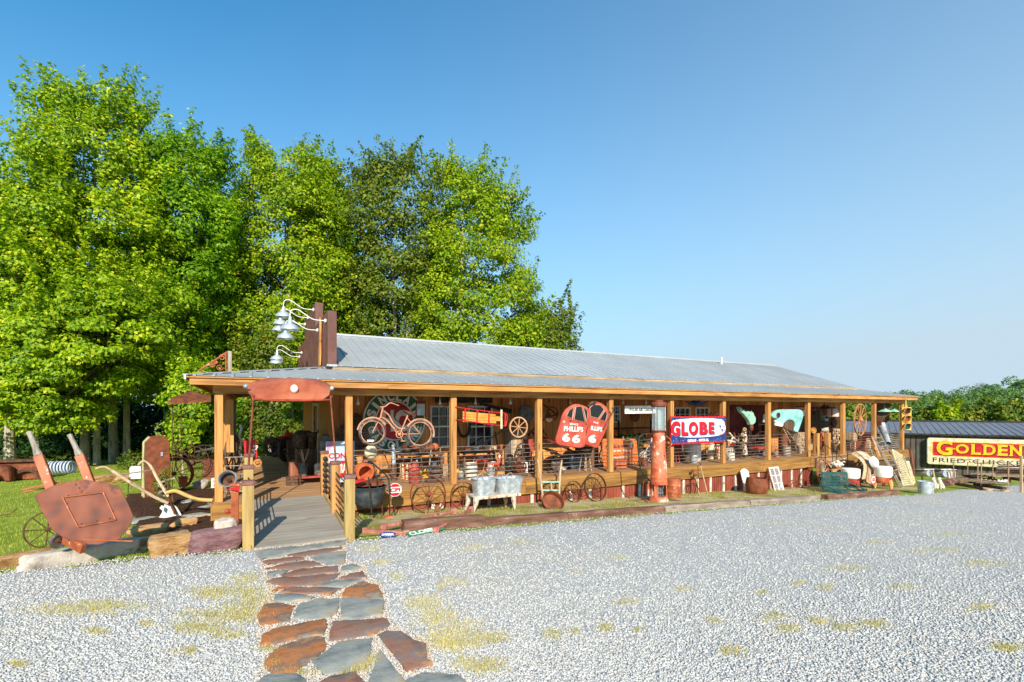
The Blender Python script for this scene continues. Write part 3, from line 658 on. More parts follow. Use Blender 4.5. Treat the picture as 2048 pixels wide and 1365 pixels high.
# ---- entrance ramp
rampt = thing('entrance_ramp', 'grey board wooden ramp with capped posts leading onto the porch', 'ramp', (.72, 9.4, .6))
ya, yb = 7.95, 10.93; za, zb = GZ(.7, 8)+.06, DECK+.004
n = 21
mb = MB()
for i in range(n):
    t0, t1 = i/n, (i+.975)/n; y0, y1 = ya+(yb-ya)*t0, ya+(yb-ya)*t1; a, b = za+(zb-za)*t0, za+(zb-za)*t1
    mb.add([(.02, y0, a-.036), (1.36, y0, a-.036), (1.36, y1, b-.036), (.02, y1, b-.036), (.02, y0, a), (1.36, y0, a), (1.36, y1, b), (.02, y1, b)], [(3, 2, 1, 0), (4, 5, 6, 7), (0, 1, 5, 4), (1, 2, 6, 5), (2, 3, 7, 6), (3, 0, 4, 7)])
mb.build('ramp_deck', RAMPW, rampt)
MB().bx(-.02, .015, ya, yb, .25, za-.06).bx(1.365, 1.4, ya, yb, .25, za-.06).beam((1.385, ya, za-.02), (1.385, yb, zb-.02), .03, .14).beam((0, ya, za-.02), (0, yb, zb-.02), .03, .14).build('ramp_stringer', PTW, rampt)
def ramp_post(x, y, top, m=PTW, w=.15):
    o = MB().bx(x-w/2, x+w/2, y-w/2, y+w/2, GZ(x, y)-.1, top).build('ramp_post', m, rampt, .006)
    MB().bx(x-w/2-.012, x+w/2+.012, y-w/2-.012, y+w/2+.012, top+.001, top+.065).build('post_cap', RUSTD if 0 else BRNCAP, o, .008)
BRNCAP = mat('red_brown_post_cap', ['#5e3a33', '#7a5148', '#8a6258'], 8, rough=.7)
RPY = (8.05, 9.5, 11.0)
for y, tl in zip(RPY, (1.42, 1.50, 1.58)): ramp_post(-.02, y, tl); ramp_post(1.40, y, tl, PTW if y < 9 else WOODZ)
for i in range(7):
    for x in (-.02, 1.4):
        a = .62+.115*i; part('rail', MB().tube([(x, 8.1, a-.02), (x, 9.5, a+.05), (x, 10.95, a+.13)], .012, 6), DARKF, 0, rampt)
for i in range(7):
    z = .80+.115*i; MB().ell((1.40, 10.88, z), (.05, .035, .05)).build('insulator', IRON, rampt)
# ================================================================ MAKERS
WF = rotm(90)          # lathe axis z -> local -y (wheel frame): used with ring() so that discs face the viewer
def pxR(k, r, p): return r/(ZR[k][2] if k else 1)*dep(p)/970
def wheel(name, label, cat, loc, rot, R_, ns, mat_, rimw=.05, rimt=.02, hub=(.05, .14), spr=.008, group=None, spmat=None, hubmat=None, tyre=None, flat=False):
    t = thing(name, label, cat, loc, rot, group)
    F = Matrix.Translation((0, 0, R_)) @ WF
    Ro = R_
    if tyre:
        pts = [((R_-tyre[0])*math.cos(a), 0, R_+(R_-tyre[0])*math.sin(a)) for a in [2*math.pi*i/40 for i in range(40)]]
        MB().tube(pts, tyre[0], 8, closed=True).build('tyre', tyre[1], t, local=True); Ro = R_-2*tyre[0]+.004
    MB().ring(Ro, Ro-rimt, -rimw/2, rimw/2, F, 44).build('rim', mat_, t, local=True)
    MB().lathe([(hub[0]*.6, -hub[1]/2), (hub[0]*.75, -hub[1]*.4), (hub[0], -hub[1]*.25), (hub[0], hub[1]*.25), (hub[0]*.75, hub[1]*.4), (hub[0]*.6, hub[1]/2)], F, 16).build('hub', hubmat or mat_, t, local=True)
    first = None
    for i in range(ns):
        a = 360*i/ns+7
        if first is None:
            first = MB().bar((0, 0, hub[0]*.8), (0, 0, Ro-rimt*.6), spr*1.15, 6, spr).build('spoke', spmat or mat_, t, local=True); s_ = first
        else: s_ = first.copy(); COL.objects.link(s_)
        s_.location = (0, 0, R_); s_.rotation_euler = (0, R(a), 0)
    return t
def wpx(px, py0, py1, Y, **k):
    "wheel from its centre column, top and bottom rows on plane Y"
    p = P(px, py1, Y=Y); return p, (py1-py0)/2*dep(p)/970
def can(loc, h, m, label, name='milk_can', cat='milk can', group=None):
    t = thing(name, label, cat, loc, (0, 0, 0), group); r = h*.25
    MB().lathe([(r*.95, 0), (r, .02), (r, h*.62), (r*.97, h*.66), (r*.6, h*.8), (r*.58, h*.9)], n=22).build('body', m, t, local=True)
    MB().lathe([(r*.72, h*.9), (r*.74, h*.93), (r*.6, h*.95), (r*.3, h), (0, h)], n=20).build('lid', m, t, local=True)
    for s_ in (-1, 1): MB().tube([(s_*r*.8, 0, h*.7), (s_*r*1.15, 0, h*.72), (s_*r*1.15, 0, h*.84), (s_*r*.6, 0, h*.86)], .012, 6).build('handle', m, t, local=True)
    return t
def barrel(loc, r, h, m, label, bulge=1.12, name='barrel', cat='barrel', ribs=3, rib=.006, rot=(0, 0, 0), group=None, lidm=None, openn=False):
    t = thing(name, label, cat, loc, rot, group); prof = []
    for i in range(25):
        q = i/24; rr = r*(1+(bulge-1)*math.sin(math.pi*q)); prof.append((rr, h*q))
    if openn: prof += [(r-.012, h), (r-.015, .03), (0, .03)]
    else: prof += [(r*.96, h), (r*.95, h-.02), (0, h-.02)]
    MB().lathe(prof).build('body', m, t, local=True)
    for i in range(ribs):
        q = (i+.5)/ribs if ribs > 2 else (i+1)/(ribs+1); rr = r*(1+(bulge-1)*math.sin(math.pi*q))
        MB().ring(rr+rib, rr-.003, h*q-.012, h*q+.012, n=28).build('hoop', lidm or m, t, local=True)
    return t
def bucket(loc, r0, r1, h, m, label, name='bucket', cat='bucket', rot=(0, 0, 0), sx=1, group=None, handle=True, ribs=True):
    t = thing(name, label, cat, loc, rot, group); S = Matrix.Diagonal((sx, 1, 1, 1)); pr = [(r0, 0)]
    for i in range(1, 9):
        q = i/8; rr = r0+(r1-r0)*q; pr.append((rr+(.005 if ribs and i in (3, 6) else 0), h*q))
    pr += [(r1+.012, h+.004), (r1+.008, h+.014), (r1-.008, h), (r0-.006, .02), (0, .02)]
    MB().lathe(pr, S, 30).build('body', m, t, local=True)
    if handle:
        for s_ in (-1, 1): MB().tube([(s_*(r1*sx), -.06, h-.02), (s_*(r1*sx+.02), -.05, h+.08), (s_*(r1*sx+.02), .05, h+.08), (s_*(r1*sx), .06, h-.02)], .008, 6).build('handle', m, t, local=True)
    return t
def crate(loc, sx, sy, sz, m, label, name='crate', cat='crate', rot=(0, 0, 0), group=None, slats=3):
    t = thing(name, label, cat, loc, rot, group); h = sz/slats
    for s_, nm in ((-1, 'front_slats'), (1, 'back_slats')):
        mb = MB()
        for i in range(slats): mb.bx(-sx/2, sx/2, s_*sy/2-.008, s_*sy/2+.008, i*h+.006, (i+1)*h-.006)
        mb.build(nm, m, t, local=True)
    for s_ in (-1, 1): MB().bx(s_*sx/2-.01, s_*sx/2+.01, -sy/2+.009, sy/2-.009, 0, sz).build('end_panel', m, t, local=True)
    MB().bx(-sx/2+.011, sx/2-.011, -sy/2+.009, sy/2-.009, 0, .015).build('base', m, t, local=True)
    return t
def rock(name, label, cat, c, size, m, seed=0, rot=0, group=None, box=.55, n=3):
    "blocky fractured stone: c = centre of its base"
    g = random.Random(seed); import bmesh
    bm = bmesh.new(); blk = box <= .4
    if blk:
        bmesh.ops.create_cube(bm, size=2); bmesh.ops.subdivide_edges(bm, edges=bm.edges[:], cuts=9, use_grid_fill=True)
        cj = {(i, j, k): Vector((g.uniform(-.2, .1)*i, g.uniform(-.22, .1)*j, g.uniform(-.22, .08)*k)) for i in (-1, 1) for j in (-1, 1) for k in (-1, 1)}
    else: bmesh.ops.create_icosphere(bm, subdivisions=n+1, radius=1)
    pl = [(Vector((g.gauss(0, 1), g.gauss(0, 1), g.gauss(0, .8))).normalized(), (g.uniform(.72, .98) if size[0] < 4*size[1] and name != 'kerb_rock' else g.uniform(.93, 1.12))) for _ in range(14)]
    from mathutils import noise as NZ
    T = rotm(0, 0, rot)
    for v_ in bm.verts:
        p = v_.co.copy()
        if blk:
            q = p.copy()
            for (i, j, k), o_ in cj.items(): q += o_*((1+p.x*i)/2)*((1+p.y*j)/2)*((1+p.z*k)/2)
            L_ = NZ.noise(Vector((0, 0, p.z*3+seed)))*.05; q += Vector((q.x*L_, q.y*L_, 0))-p*(.045*sum(abs(a)**8 for a in p)-.045)
            q = q*.93; q += Vector((NZ.noise(q*3+Vector((seed, 1, 0))), NZ.noise(q*3+Vector((seed, 7, 3))), NZ.noise(q*3.5+Vector((seed, 3, 9)))))*.075+Vector((1, 1, 1))*NZ.noise(q*8)*.02
            q.z = q.z*.92; v_.co = T @ Vector((q.x*size[0]/2, q.y*size[1]/2, (q.z+.85)*size[2]/1.8)); continue
        q = Vector([math.copysign(abs(a)**box, a) for a in p])
        for nn, dd in pl:
            e = q.dot(nn)-dd
            if e > 0: q -= nn*e
        q += p*(.09*NZ.noise(q*2.3+Vector((seed, 0, 0)))+.05*NZ.noise(q*6+Vector((seed, 5, 0))))
        q = Vector((q.x*size[0]/2, q.y*size[1]/2, (q.z+.85)*size[2]/1.8)); v_.co = T @ q
    mb = MB(); mb.add([tuple(v_.co+Vector(c)) for v_ in bm.verts], [tuple(v_.index for v_ in f.verts) for f in bm.faces]); bm.free()
    o = one(name, mb, m, label, cat, group); return o
def grock(name, label, cat, px, py, wpx_, hpx, m, seed=0, depth=.35, rot=0, dy=0, group=None, box=.55):
    "rock whose lower front edge shows at pixel (px, py), width and height in pixels"
    g = G(px, py); d = dep(g); f = Vector(ray(px)+(0,)).normalized()
    w_, h_ = wpx_*d/970, hpx*d/970; c = g+f*depth*w_/2; c.z = GZ(c.x, c.y)-h_*.08+dy
    return rock(name, label, cat, c, (w_*1.05, w_*depth*2 if depth < .5 else w_*depth, h_*1.1), m, seed, -math.degrees(math.atan2(f.x, f.y)) + rot, group, box)
def board(pts, Y, th=.03, k=0, M=None):
    "outline traced in pixels (zoom k) as a plate of thickness th standing at plane Y"
    q = [P(*(zp(k, a, b) if k else (a, b)), Y=Y) for a, b in pts]
    return [(p.x, p.z) for p in q]
def dk(px, py, z=DECK): return P(px, py, Z=z)
def catmull(pts, n=6, closed=False):
    P_ = [Vector(p) for p in pts]; out = []; k = len(P_)
    for i in range(k if closed else k-1):
        a, b, c, d = (P_[(i-1) % k] if closed or i else P_[0]), P_[i], P_[(i+1) % k], (P_[(i+2) % k] if closed or i+2 < k else P_[-1])
        for j in range(n):
            t = j/n; out.append(.5*((2*b)+(c-a)*t+(2*a-5*b+4*c-d)*t*t+(3*b-a-3*c+d)*t**3))
    if not closed: out.append(P_[-1])
    return out
def zc(k, Y, pts, n=6): return catmull([Wp(k, a, b, Y=Y) for a, b in pts], n)
# ================================================================ LEFT YARD
# kerb rocks (left to right)
grock('kerb_rock', 'orange brown rock at the far left end of the kerb', 'rock', 10, 1140, 150, 28, STONEO, 1, .14, 8, box=.3)
grock('kerb_rock', 'long pale grey kerb stone under the rusty wheelbarrow', 'rock', 178, 1124, 205, 34, STONEW, 2, .11, 8, box=.3)
grock('kerb_rock', 'square ochre sandstone block beside the purple stone', 'rock', 342, 1111, 82, 42, STONEO, 3, .35, 4, box=.28)
grock('kerb_rock', 'purple sandstone boulder against the left ramp post', 'rock', 432, 1104, 100, 46, STONEP, 4, .3, 0, box=.3)
rk = grock('kerb_rock', 'small pale rock lying on the purple boulder', 'rock', 452, 1090, 38, 22, STONEW, 5, .4, 0); p = P(452, 1064, Y=8.4); rk.location = (p.x, p.y, p.z)
for i, (x, y, w_, h_, m, lb) in enumerate(((300, 1076, 76, 24, STONEO, 'ochre rock with a flat top behind the wheelbarrow shadow'), (370, 1058, 50, 20, STONEO, 'small ochre rock below the white plough blade'), (295, 1046, 70, 8, STONEG, 'thin pale slab on the mulch left of the plough'), (395, 1040, 62, 10, STONEG, 'flat grey slab with an orange end on the mulch'), (357, 1072, 50, 9, STONEG, 'low grey slab in front of the mulch bed'), (405, 978, 34, 18, STONEW, 'white rock in front of the hay rake wheel'), (205, 968, 70, 16, STONEO, 'row end sandstone behind the plough handles'), (250, 965, 40, 14, STONEO, 'light brown rock left of the tall rusty pump cabinet'), (415, 1020, 36, 9, STONEG, 'grey rock by the foot of the corner porch post'), (380, 1010, 40, 10, STONEG, 'dark grey weathered stone lying behind the plough beam'))):
    grock('rock', lb, 'rock', x, y, w_, h_, m, 10+i, .35, i*7)
def Yg(px, py): return G(px, py).y
# ---- ore wheelbarrow: dished plate on a leaning frame
YB = 8.0
wbp = P(180, 1108, Y=YB)
wb = thing('ore_wheelbarrow', 'rusty steel wheelbarrow tipped up on its nose with two wooden handles', 'wheelbarrow', wbp)
tr = [(310, 690), (480, 600), (620, 562), (760, 545), (920, 570), (1080, 605), (1125, 680), (1165, 760), (1210, 870), (1195, 940), (1090, 1085), (900, 1138), (750, 1133), (650, 1100), (560, 1065), (470, 1000), (400, 870)]
lean = .28
def WB(a, b, off=0):
    Y_ = YB
    for _ in range(8): p = Wp(1, a, b, Y=Y_); Y_ = YB+(p.z-wbp.z)*lean+off
    return p
q = [WB(a, b) for a, b in tr]; cx = sum((p.x for p in q))/len(q); cz = sum((p.z for p in q))/len(q)
def wy(p): return YB+(p.z-wbp.z)*lean
mb = MB(); n = len(q)
vs = []
for sc_, off in ((1, .0), (1.0, .012), (.97, .02), (.72, .2), (.70, .19), (.0, .19)): vs += [(cx+(p.x-cx)*sc_, wy(p)+off+(1-sc_)*0, cz+(p.z-cz)*sc_) for p in q]
fs = [tuple(range(n))[::-1]]
for r_ in range(3): fs += [(r_*n+i, r_*n+(i+1) % n, (r_+1)*n+(i+1) % n, (r_+1)*n+i) for i in range(n)]
fs.append(tuple(range(3*n, 4*n)))
mb.add(vs, fs); mb.build('tray', RUSTB, wb, .004)
def wq(a, b, off=0): return WB(a, b, off)
fm = MB(); fr_ = [(570, 705), (940, 660), (1055, 910), (710, 975)]
for i in range(4): fm.beam(wq(*fr_[i], -.006), wq(*fr_[(i+1) % 4], -.006), .012, .028, up=(0, 1, 0))
fm.build('frame_outline', RUSTO, wb)
rv = MB()
for a, b in ((620, 690), (700, 685), (800, 672), (900, 665), (1000, 900), (880, 920), (740, 945), (660, 880), (610, 760), (980, 740), (1030, 830), (690, 590), (720, 620), (745, 655)): p = wq(a, b, -.006); rv.ell(p, (.008, .005, .008), 8, 4)
rv.build('rivets', RUSTD, wb)
for (a, b), (c, d), (e, f) in (((470, 640), (350, 325), (262, 110)), ((815, 560), (725, 325), (632, 135))):
    p0, p1, p2 = wq(a, b, .07), wq(c, d, .07), wq(e, f, .07)
    h = MB().beam(p0-(p1-p0)*.5, p1, .1, .075, (0, 1, 0)).build('handle', RUSTO, wb, .006)
    MB().tube([p1, p1+(p2-p1)*.12, p1+(p2-p1)*.3, p1+(p2-p1)*.8, p2], [.045, .042, .03, .027, .03], 10).build('grip', GREYW, h)
MB().tube([wq(560, 560, .12), wq(200, 640, .2), wq(205, 660, .2), wq(430, 620, .25)], .012, 6).build('leg_strap', RUSTO, wb)
MB().beam(wq(600, 1085, .02), wq(1210, 1105, -.02), .02, .02).beam(wq(590, 1080, .15), wq(760, 1175, -.05), .06, .12).build('nose_bar', RUSTO, wb, .004)
wl = wheel('spoked_wheel', 'thin iron spoked wheel half hidden behind the tipped wheelbarrow', 'wheel', G(97, 1096), (-8, 0, 30), .28, 8, RUSTD, .045, .014, (.03, .1), .007)
wheel('small_wheel', 'small solid tyred wheel under the nose of the wheelbarrow', 'wheel', P(118, 1097, Y=8.25), (0, 0, 25), .1, 6, RUSTD, .04, .02, (.03, .08), .012, tyre=(.03, RUBBER))
# curved iron tine at the far left
one('iron_tine', MB().tube(catmull([P(-40, 1035, Y=Yg(0, 1036)), P(0, 1031, Y=Yg(0, 1036)), P(20, 1028, Y=Yg(0, 1036)), P(33, 1018, Y=Yg(0, 1036))]), .012, 6), RUSTD, 'curved rusty iron tine reaching in over the lawn at the left edge', 'tine')
# ---- plough
pl = thing('horse_plough', 'wooden handled horse plough with a white painted blade', 'plough', Gp(1, 1560, 900))
YQ = 9.35; DQ = Yg(345, 1040)-9.35
def zq(a, b, Y=YQ, k=1): return Wp(k, a, b, Y=Y+DQ)
MB().tube(catmull([zq(870, 445), zq(950, 430), zq(1030, 470), zq(1200, 580, 9.3), zq(1400, 700, 9.3), zq(1530, 760, 9.3)], 4), [.02]*8+[.032]*13, 8).build('handle', PALEW, pl)
MB().tube(catmull([zq(1260, 410, 9.8), zq(1310, 375, 9.8), zq(1370, 420, 9.8), zq(1430, 530, 9.7), zq(1520, 680, 9.5), zq(1560, 740, 9.4)], 4), [.022]*8+[.03]*13, 8).build('handle', PALEW, pl)
MB().bar(zq(1080, 500), zq(1380, 460, 9.75), .014, 6).build('handle_brace', GREYW, pl)
MB().tube(catmull([zq(1510, 665), zq(1600, 650), zq(1700, 690), zq(1800, 725), zq(1960, 735)], 4), .04, 8).build('beam', wood('yellowed_beam_wood', ['#a07c3c', '#c9a35a', '#c8b394'], 'x'), pl)
mb = MB().prism(board([(1440, 900), (1470, 850), (1495, 770), (1560, 760), (1610, 800), (1680, 915), (1560, 905)], 9.35+DQ, k=1), -.06, -.02, FY(9.35+DQ)); mb.build('blade', WHITE, pl, .004)
MB().prism(board([(1455, 800), (1475, 775), (1500, 790), (1490, 830)], 9.3+DQ, k=1), .02, .05, FY(9.3+DQ)).build('blade_tip', WHITE, pl)
MB().beam(zq(1570, 640, 9.4), zq(1570, 790, 9.4), .03, .05).beam(zq(1530, 700, 9.38), zq(1600, 860, 9.3), .05, .04).build('standard', RUSTD, pl)
cl = MB()
for i in range(7): p = zq(1900+i*14, 745+abs(3-i)*4, 9.4); cl.ring(.03, .018, -.006, .006, Matrix.Translation(p) @ rotm(90 if i % 2 else 0, 20*i, 0), 12)
cl.build('chain_clevis', PALEW, pl)
# ---- tall rusty pump cabinet
g = Gp(1, 1400, 715); yb = g.y; kk = dep(g)/970/4.55
cb = thing('pump_cabinet', 'tall rusty fuel pump cabinet with rounded top and pale frame edge', 'pump', (g.x+.07, yb, GZ(g.x, yb)), (0, 0, 12))
H = (715-145)*kk+(g.z-GZ(g.x, yb)); wd = 175*kk
prof = [(-wd/2, 0), (wd/2, 0), (wd/2+.02, H*.55), (wd/2, H*.9), (wd*.32, H*.985), (0, H), (-wd*.32, H*.985), (-wd/2, H*.9), (-wd/2-.02, H*.55)]
MB().prism(prof, -.2, .2, fr((0, 0, 0))).build('shell', RUST, cb, .012, local=True)
MB().prism([(x*1.04-.0, z*1.008) for x, z in prof], .202, .23, fr((-.0, 0, 0), (0, -1, 0))).build('edge_panel', RUSTO, cb, local=True) if 0 else None
MB().tube([(-wd/2-.03, -.17, .02), (-wd/2-.05, -.17, H*.55), (-wd/2-.03, -.17, H*.9), (-wd*.35, -.17, H*.98), (-wd*.35, .12, H*.98), (-wd/2-.03, .12, H*.9), (-wd/2-.05, .12, .02)], .022, 6).build('edge_frame', mat('pale_green_trim', ['#8a8a5c', '#b5ab7c', '#a98c54'], 5, rough=.6), cb, local=True)
MB().bx(-wd/2-.04, -wd/2-.02, -.1, .05, H*.45, H*.82).build('dial_face', WHITE, cb, local=True)
MB().bx(-wd/2-.13, -wd/2+.12, -.16, .16, 0, .05).build('foot', mat('yellow_rust_foot', ['#8a6a34', '#b08a4c'], 5), cb, local=True)
MB().bx(wd*.12, wd*.22, -.23, -.2, H*.68, H*.74).build('latch', GALV, cb, local=True)
# white cooler on a stake
YW_ = Yg(256, 988)
wc = thing('white_box', 'white box on a thin stake left of the rusty pump cabinet', 'box', Wp(1, 1165, 665, Y=YW_))
MB().prism(board([(1178, 540), (1178, 440), (1195, 425), (1282, 425), (1285, 540)], YW_, k=1), -.12, .0, FY(YW_)).build('panel', WHITE, wc, .01)
MB().bar(Wp(1, 1165, 668, Y=YW_), Wp(1, 1168, 560, Y=YW_), .01).bar(Wp(1, 1168, 560, Y=YW_), Wp(1, 1190, 520, Y=YW_), .01).build('stake', IRON, wc)
# wide rimmed iron wheel, in front of the cabinet
yw = Yg(350, 983); p, r_ = wpx(348, 914, 982, yw)
wheel('iron_wheel', 'wide rimmed rusty iron wheel with terracotta pot beside the pump cabinet', 'wheel', (p.x, yw, p.z), (0, 0, -18), r_, 12, RUST, .2, .015, (.05, .2), .009)
bucket(Wp(1, 1665, 610, Y=yw-.45), .09, .12, .28, TERRA, 'small terracotta pot in front of the wide iron wheel', 'flower_pot', 'flower pot', handle=False)
# dump rake: two big wheels, seat, lifting tines
for px, t, b, Y, rz, lb in ((386, 893, 960, Yg(386, 960), -25, 'large spoked hay rake wheel nearest the corner post'), (408, 890, 957, Yg(408, 957), -25, 'large spoked hay rake wheel farther back on the left')):
    p, r_ = wpx(px, t, b, Y); wheel('rake_wheel', lb, 'wheel', p, (0, 0, rz), r_, 16, RUSTD, .05, .018, (.08, .2), .008, 'hay rake wheels')
hr = thing('hay_rake_frame', 'rusty hay rake frame with curved iron seat between spoked wheels', 'hay rake', G(375, 955)); YH_ = Yg(390, 958)-14.2
MB().beam(P(345, 902, Y=14+YH_), P(392, 915, Y=14.4+YH_), .06, .06).bar(P(386, 926, Y=13.6+YH_), P(408, 924, Y=15.6+YH_), .03).build('axle_frame', RUSTD, hr)
MB().ring(.28, .255, -.02, .02, Matrix.Translation(P(368, 889, Y=14.4+YH_)) @ rotm(75, 0, -20), 24).tube(catmull([P(350, 888, Y=14.2+YH_), P(352, 900, Y=14.2+YH_), P(360, 905, Y=14.2+YH_)]), .02).build('seat_ring', RUSTD, hr)
for dy in (0, .35): MB().bar(P(390, 905-dy*6, Y=14.2+YH_), P(455, 893-dy*6, Y=12.5+dy+YH_), .018, 6).build('shaft', PIPE, hr)
# metal awning (truck hood) on thin poles over the rake
aw = thing('hood_canopy', 'rusty truck hood canopy on thin poles left of the porch', 'canopy', G(355, 962)); YA_ = Yg(355, 962)-12.7
q = [P(335, 806, Y=12.6+YA_), P(344, 797, Y=12.9+YA_), P(365, 794, Y=13.2+YA_), P(440, 790, Y=13.4+YA_), P(440, 803, Y=12.6+YA_), P(345, 807, Y=12.4+YA_)]
top = [(p.x, p.y, p.z) for p in (P(335, 807, Y=12.3+YA_), P(422, 801, Y=12.3+YA_), P(422, 791, Y=13.5+YA_), P(380, 788, Y=13.7+YA_), P(344, 796, Y=13.3+YA_))]
n = 5; mb = MB().add(top+[(x, y, z-.05) for x, y, z in top]+[(sum(t[0] for t in top)/5, sum(t[1] for t in top)/5, max(t[2] for t in top)+.07)], [(i, (i+1) % 5, 10) for i in range(5)]+[(i, 5+i, 5+(i+1) % 5, (i+1) % 5) for i in range(5)]+[(9, 8, 7, 6, 5)])
mb.build('hood', RUST, aw)
for px in (345, 362): MB().bar(P(px, 806, Y=12.7+YA_), P(px, 962, Y=12.7+YA_), .014, 6).build('pole', RUSTD, aw)
MB().bar(P(382, 790, Y=13.5+YA_), P(382, 775, Y=13.5+YA_), .02).bar(P(396, 789, Y=13.5+YA_), P(396, 782, Y=13.5+YA_), .05).build('stack_pipe', RUSTD, aw)
# scroll bracket and post above the roof
sb = thing('scroll_bracket', 'rusty iron scroll brace with a grey post rising over the porch roof', 'bracket', P(460, 742, Y=19))
Yb = 19
MB().bx(P(455.5, 740, Y=Yb).x, P(463.5, 740, Y=Yb).x, Yb-.08, Yb+.08, 2.9, P(460, 703, Y=Yb).z).build('post', GREYW, sb)
fm = MB().bar(Wp(3, 280, 790, Y=Yb), Wp(3, 560, 605, Y=Yb), .03, 6).bar(Wp(3, 545, 620, Y=Yb), Wp(3, 545, 790, Y=Yb), .025, 6)
for cx_, cy_, r0, dr in ((510, 660, 34, 1), (485, 755, 32, -1), (410, 738, 24, 1), (445, 700, 20, -1)):
    p = Wp(3, cx_, cy_, Y=Yb); r_ = r0*dep(p)/970/4.874; pts = []
    for i in range(22): a = dr*i*.45; q_ = r_*(1-i/26); pts.append((p.x+q_*math.cos(a), p.y, p.z+q_*math.sin(a)))
    fm.tube(pts, .018, 5)
fm.build('scrollwork', RUSTO, sb)
# stacked brown planks / block behind corner post, number tag
crate(G(424, 957), .46, .5, .7, wood('red_brown_planks', ['#5a2f22', '#7b4434', '#8e5645'], 'x'), 'stack of red brown planks behind the corner post', 'plank_stack', 'planks', slats=8)
nt_ = thing('number_sign', 'small white tin sign with black numerals leaning by the corner post', 'sign', G(425, 979)); YN_ = Yg(425, 979)
MB().prism(board([(985, 675), (990, 570), (1025, 565), (1027, 665)], YN_, k=2), 0, .01, FY(YN_)).build('plate', WHITE, nt_)
MB().text('12', Matrix.Translation(Wp(2, 1007, 600, Y=YN_-.015)) @ rotm(90, 0, 0), .05, .06, .004).build('lettering', BLACKP, nt_); MB().text('21', Matrix.Translation(Wp(2, 1007, 640, Y=YN_-.015)) @ rotm(90, 0, 0), .05, .06, .004).build('lettering', BLACKP, nt_)
# truck bed + fender far left
tb = thing('truck_bed', 'rusty brown pickup bed with rounded fender on the far left lawn', 'truck bed', G(30, 962))
Yt = Yg(30, 962)
MB().prism(board([(-60, 925), (70, 922), (76, 958), (-60, 962)], Yt), -1.0, -.02, FY(Yt)).build('bed_side', RUST, tb)
MB().beam(P(-60, 925, Y=Yt-.05), P(72, 921, Y=Yt-.05), .12, .08).build('bed_rail', RUSTD, tb)
pf = [(-60, 930), (20, 930), (30, 935), (33, 961), (18, 961), (14, 951), (0, 948), (-20, 951), (-28, 961), (-60, 961)]
MB().prism(board(pf, Yt-.05), 0, .45, FY(Yt-.05)).build('fender', RUST, tb, .05)
MB().ring(.4, .3, -.02, .02, Matrix.Translation(P(52, 960, Y=Yt-.1)+Vector((0, 0, 0))) @ WF, 24, 0, 180).build('wheel_arch', RUSTD, tb)
# coil of pale culvert hose
cc = thing('hose_coil', 'coil of pale ribbed hose lying in front of the trees', 'hose coil', G(117, 948), (0, 0, -20))
mb = MB()
for i in range(9): mb.ring(.27, .22, -.03, .03, Matrix.Translation((-.48+i*.12, 0, .26)) @ rotm(0, 84+3*(i % 3), 0), 20)
mb.build('coils', mat('pale_blue_hose', ['#9aa3b5', '#c9d0dc'], 5, rough=.5), cc, local=True)
# red post pump + round pipe by the left ramp rail
rp = thing('red_yard_pump', 'old red painted hydrant post beside the left ramp post', 'hydrant', Wp(2, 1210, 1050, Y=8.45))
p = P(470, 1060, Y=8.45); zt = P(470, 968, Y=8.45).z
MB().bx(p.x-.05, p.x+.05, 8.4, 8.5, GZ(p.x, 8.45)-.05, zt).bx(p.x-.065, p.x+.065, 8.385, 8.515, zt-.03, zt+.01).build('column', RUSTO, rp, .008)
MB().bar(Wp(2, 1185, 890, Y=8.45), Wp(2, 1130, 893, Y=8.45), .032, 12).ell(Wp(2, 1145, 893, Y=8.45), .04).build('spout', RUSTR, rp)
MB().prism(board([(1150, 670), (1265, 645), (1265, 690), (1215, 690)], 8.38, k=2), 0, .02, FY(8.38)).build('pump_handle', RED, rp)
pi = thing('signal_lamp_housing', 'round barrel lamp housing with white rim above the red post', 'lamp', Wp(2, 1150, 690, Y=8.6))
c = Wp(2, 1147, 578, Y=8.5); r_ = 80*dep(c)/970/4.876
MB().lathe([(r_*.9, -.14), (r_*.96, 0), (r_, .01), (r_*1.03, .025), (r_*.97, .04), (r_*.86, .02), (r_*.84, -.12), (0, -.125)], Matrix.Translation(c) @ rotm(75, 0, -5), 30).build('barrel', GALV, pi)
MB().lathe([(r_*.83, -.11), (0, -.115)], Matrix.Translation(c) @ rotm(75, 0, -5), 30).ell(c+Vector((.02, .06, -.03)), .03).build('lens_plate', RUSTD, pi)
MB().bar(c+Vector((0, .02, -r_)), c+Vector((.02, .02, -r_-.12)), .015).build('stem', RUSTD, pi)
# ---- red car hood over the entrance
hd = thing('car_hood_awning', 'orange red car hood mounted as an awning over the entrance', 'awning', P(578, 800, Y=10.2))
U = np.linspace(-1, 1, 25); rows = []
for j in range(9):
    t = j/8; Yj = 10.62-t*.62; row = []
    for u_ in U:
        # top edge and bottom edge traced; nose drops toward the viewer
        xt = 578+u_*(86-6*t)+(0 if t < .5 else 0); wv = abs(u_)**2.2
        ytop = 756.5+4*u_*u_+14*abs(u_)**6; ybot = 799+1.5*u_+(0 if abs(u_) < .82 else -(abs(u_)-.82)*55)
        y = ytop+(ybot-ytop)*(t**1.6)-2.0*math.exp(-(u_/.05)**2)*(1-t)
        row.append(P(xt, y, Y=Yj))
    rows.append(row)
mb = MB(); n = len(U); vs = [v_ for r_ in rows for v_ in r_]; m = len(vs); vs2 = [v_+Vector((0, .02, -.02)) for v_ in vs]
f1 = [(j*n+i, (j+1)*n+i, (j+1)*n+i+1, j*n+i+1) for j in range(8) for i in range(n-1)]
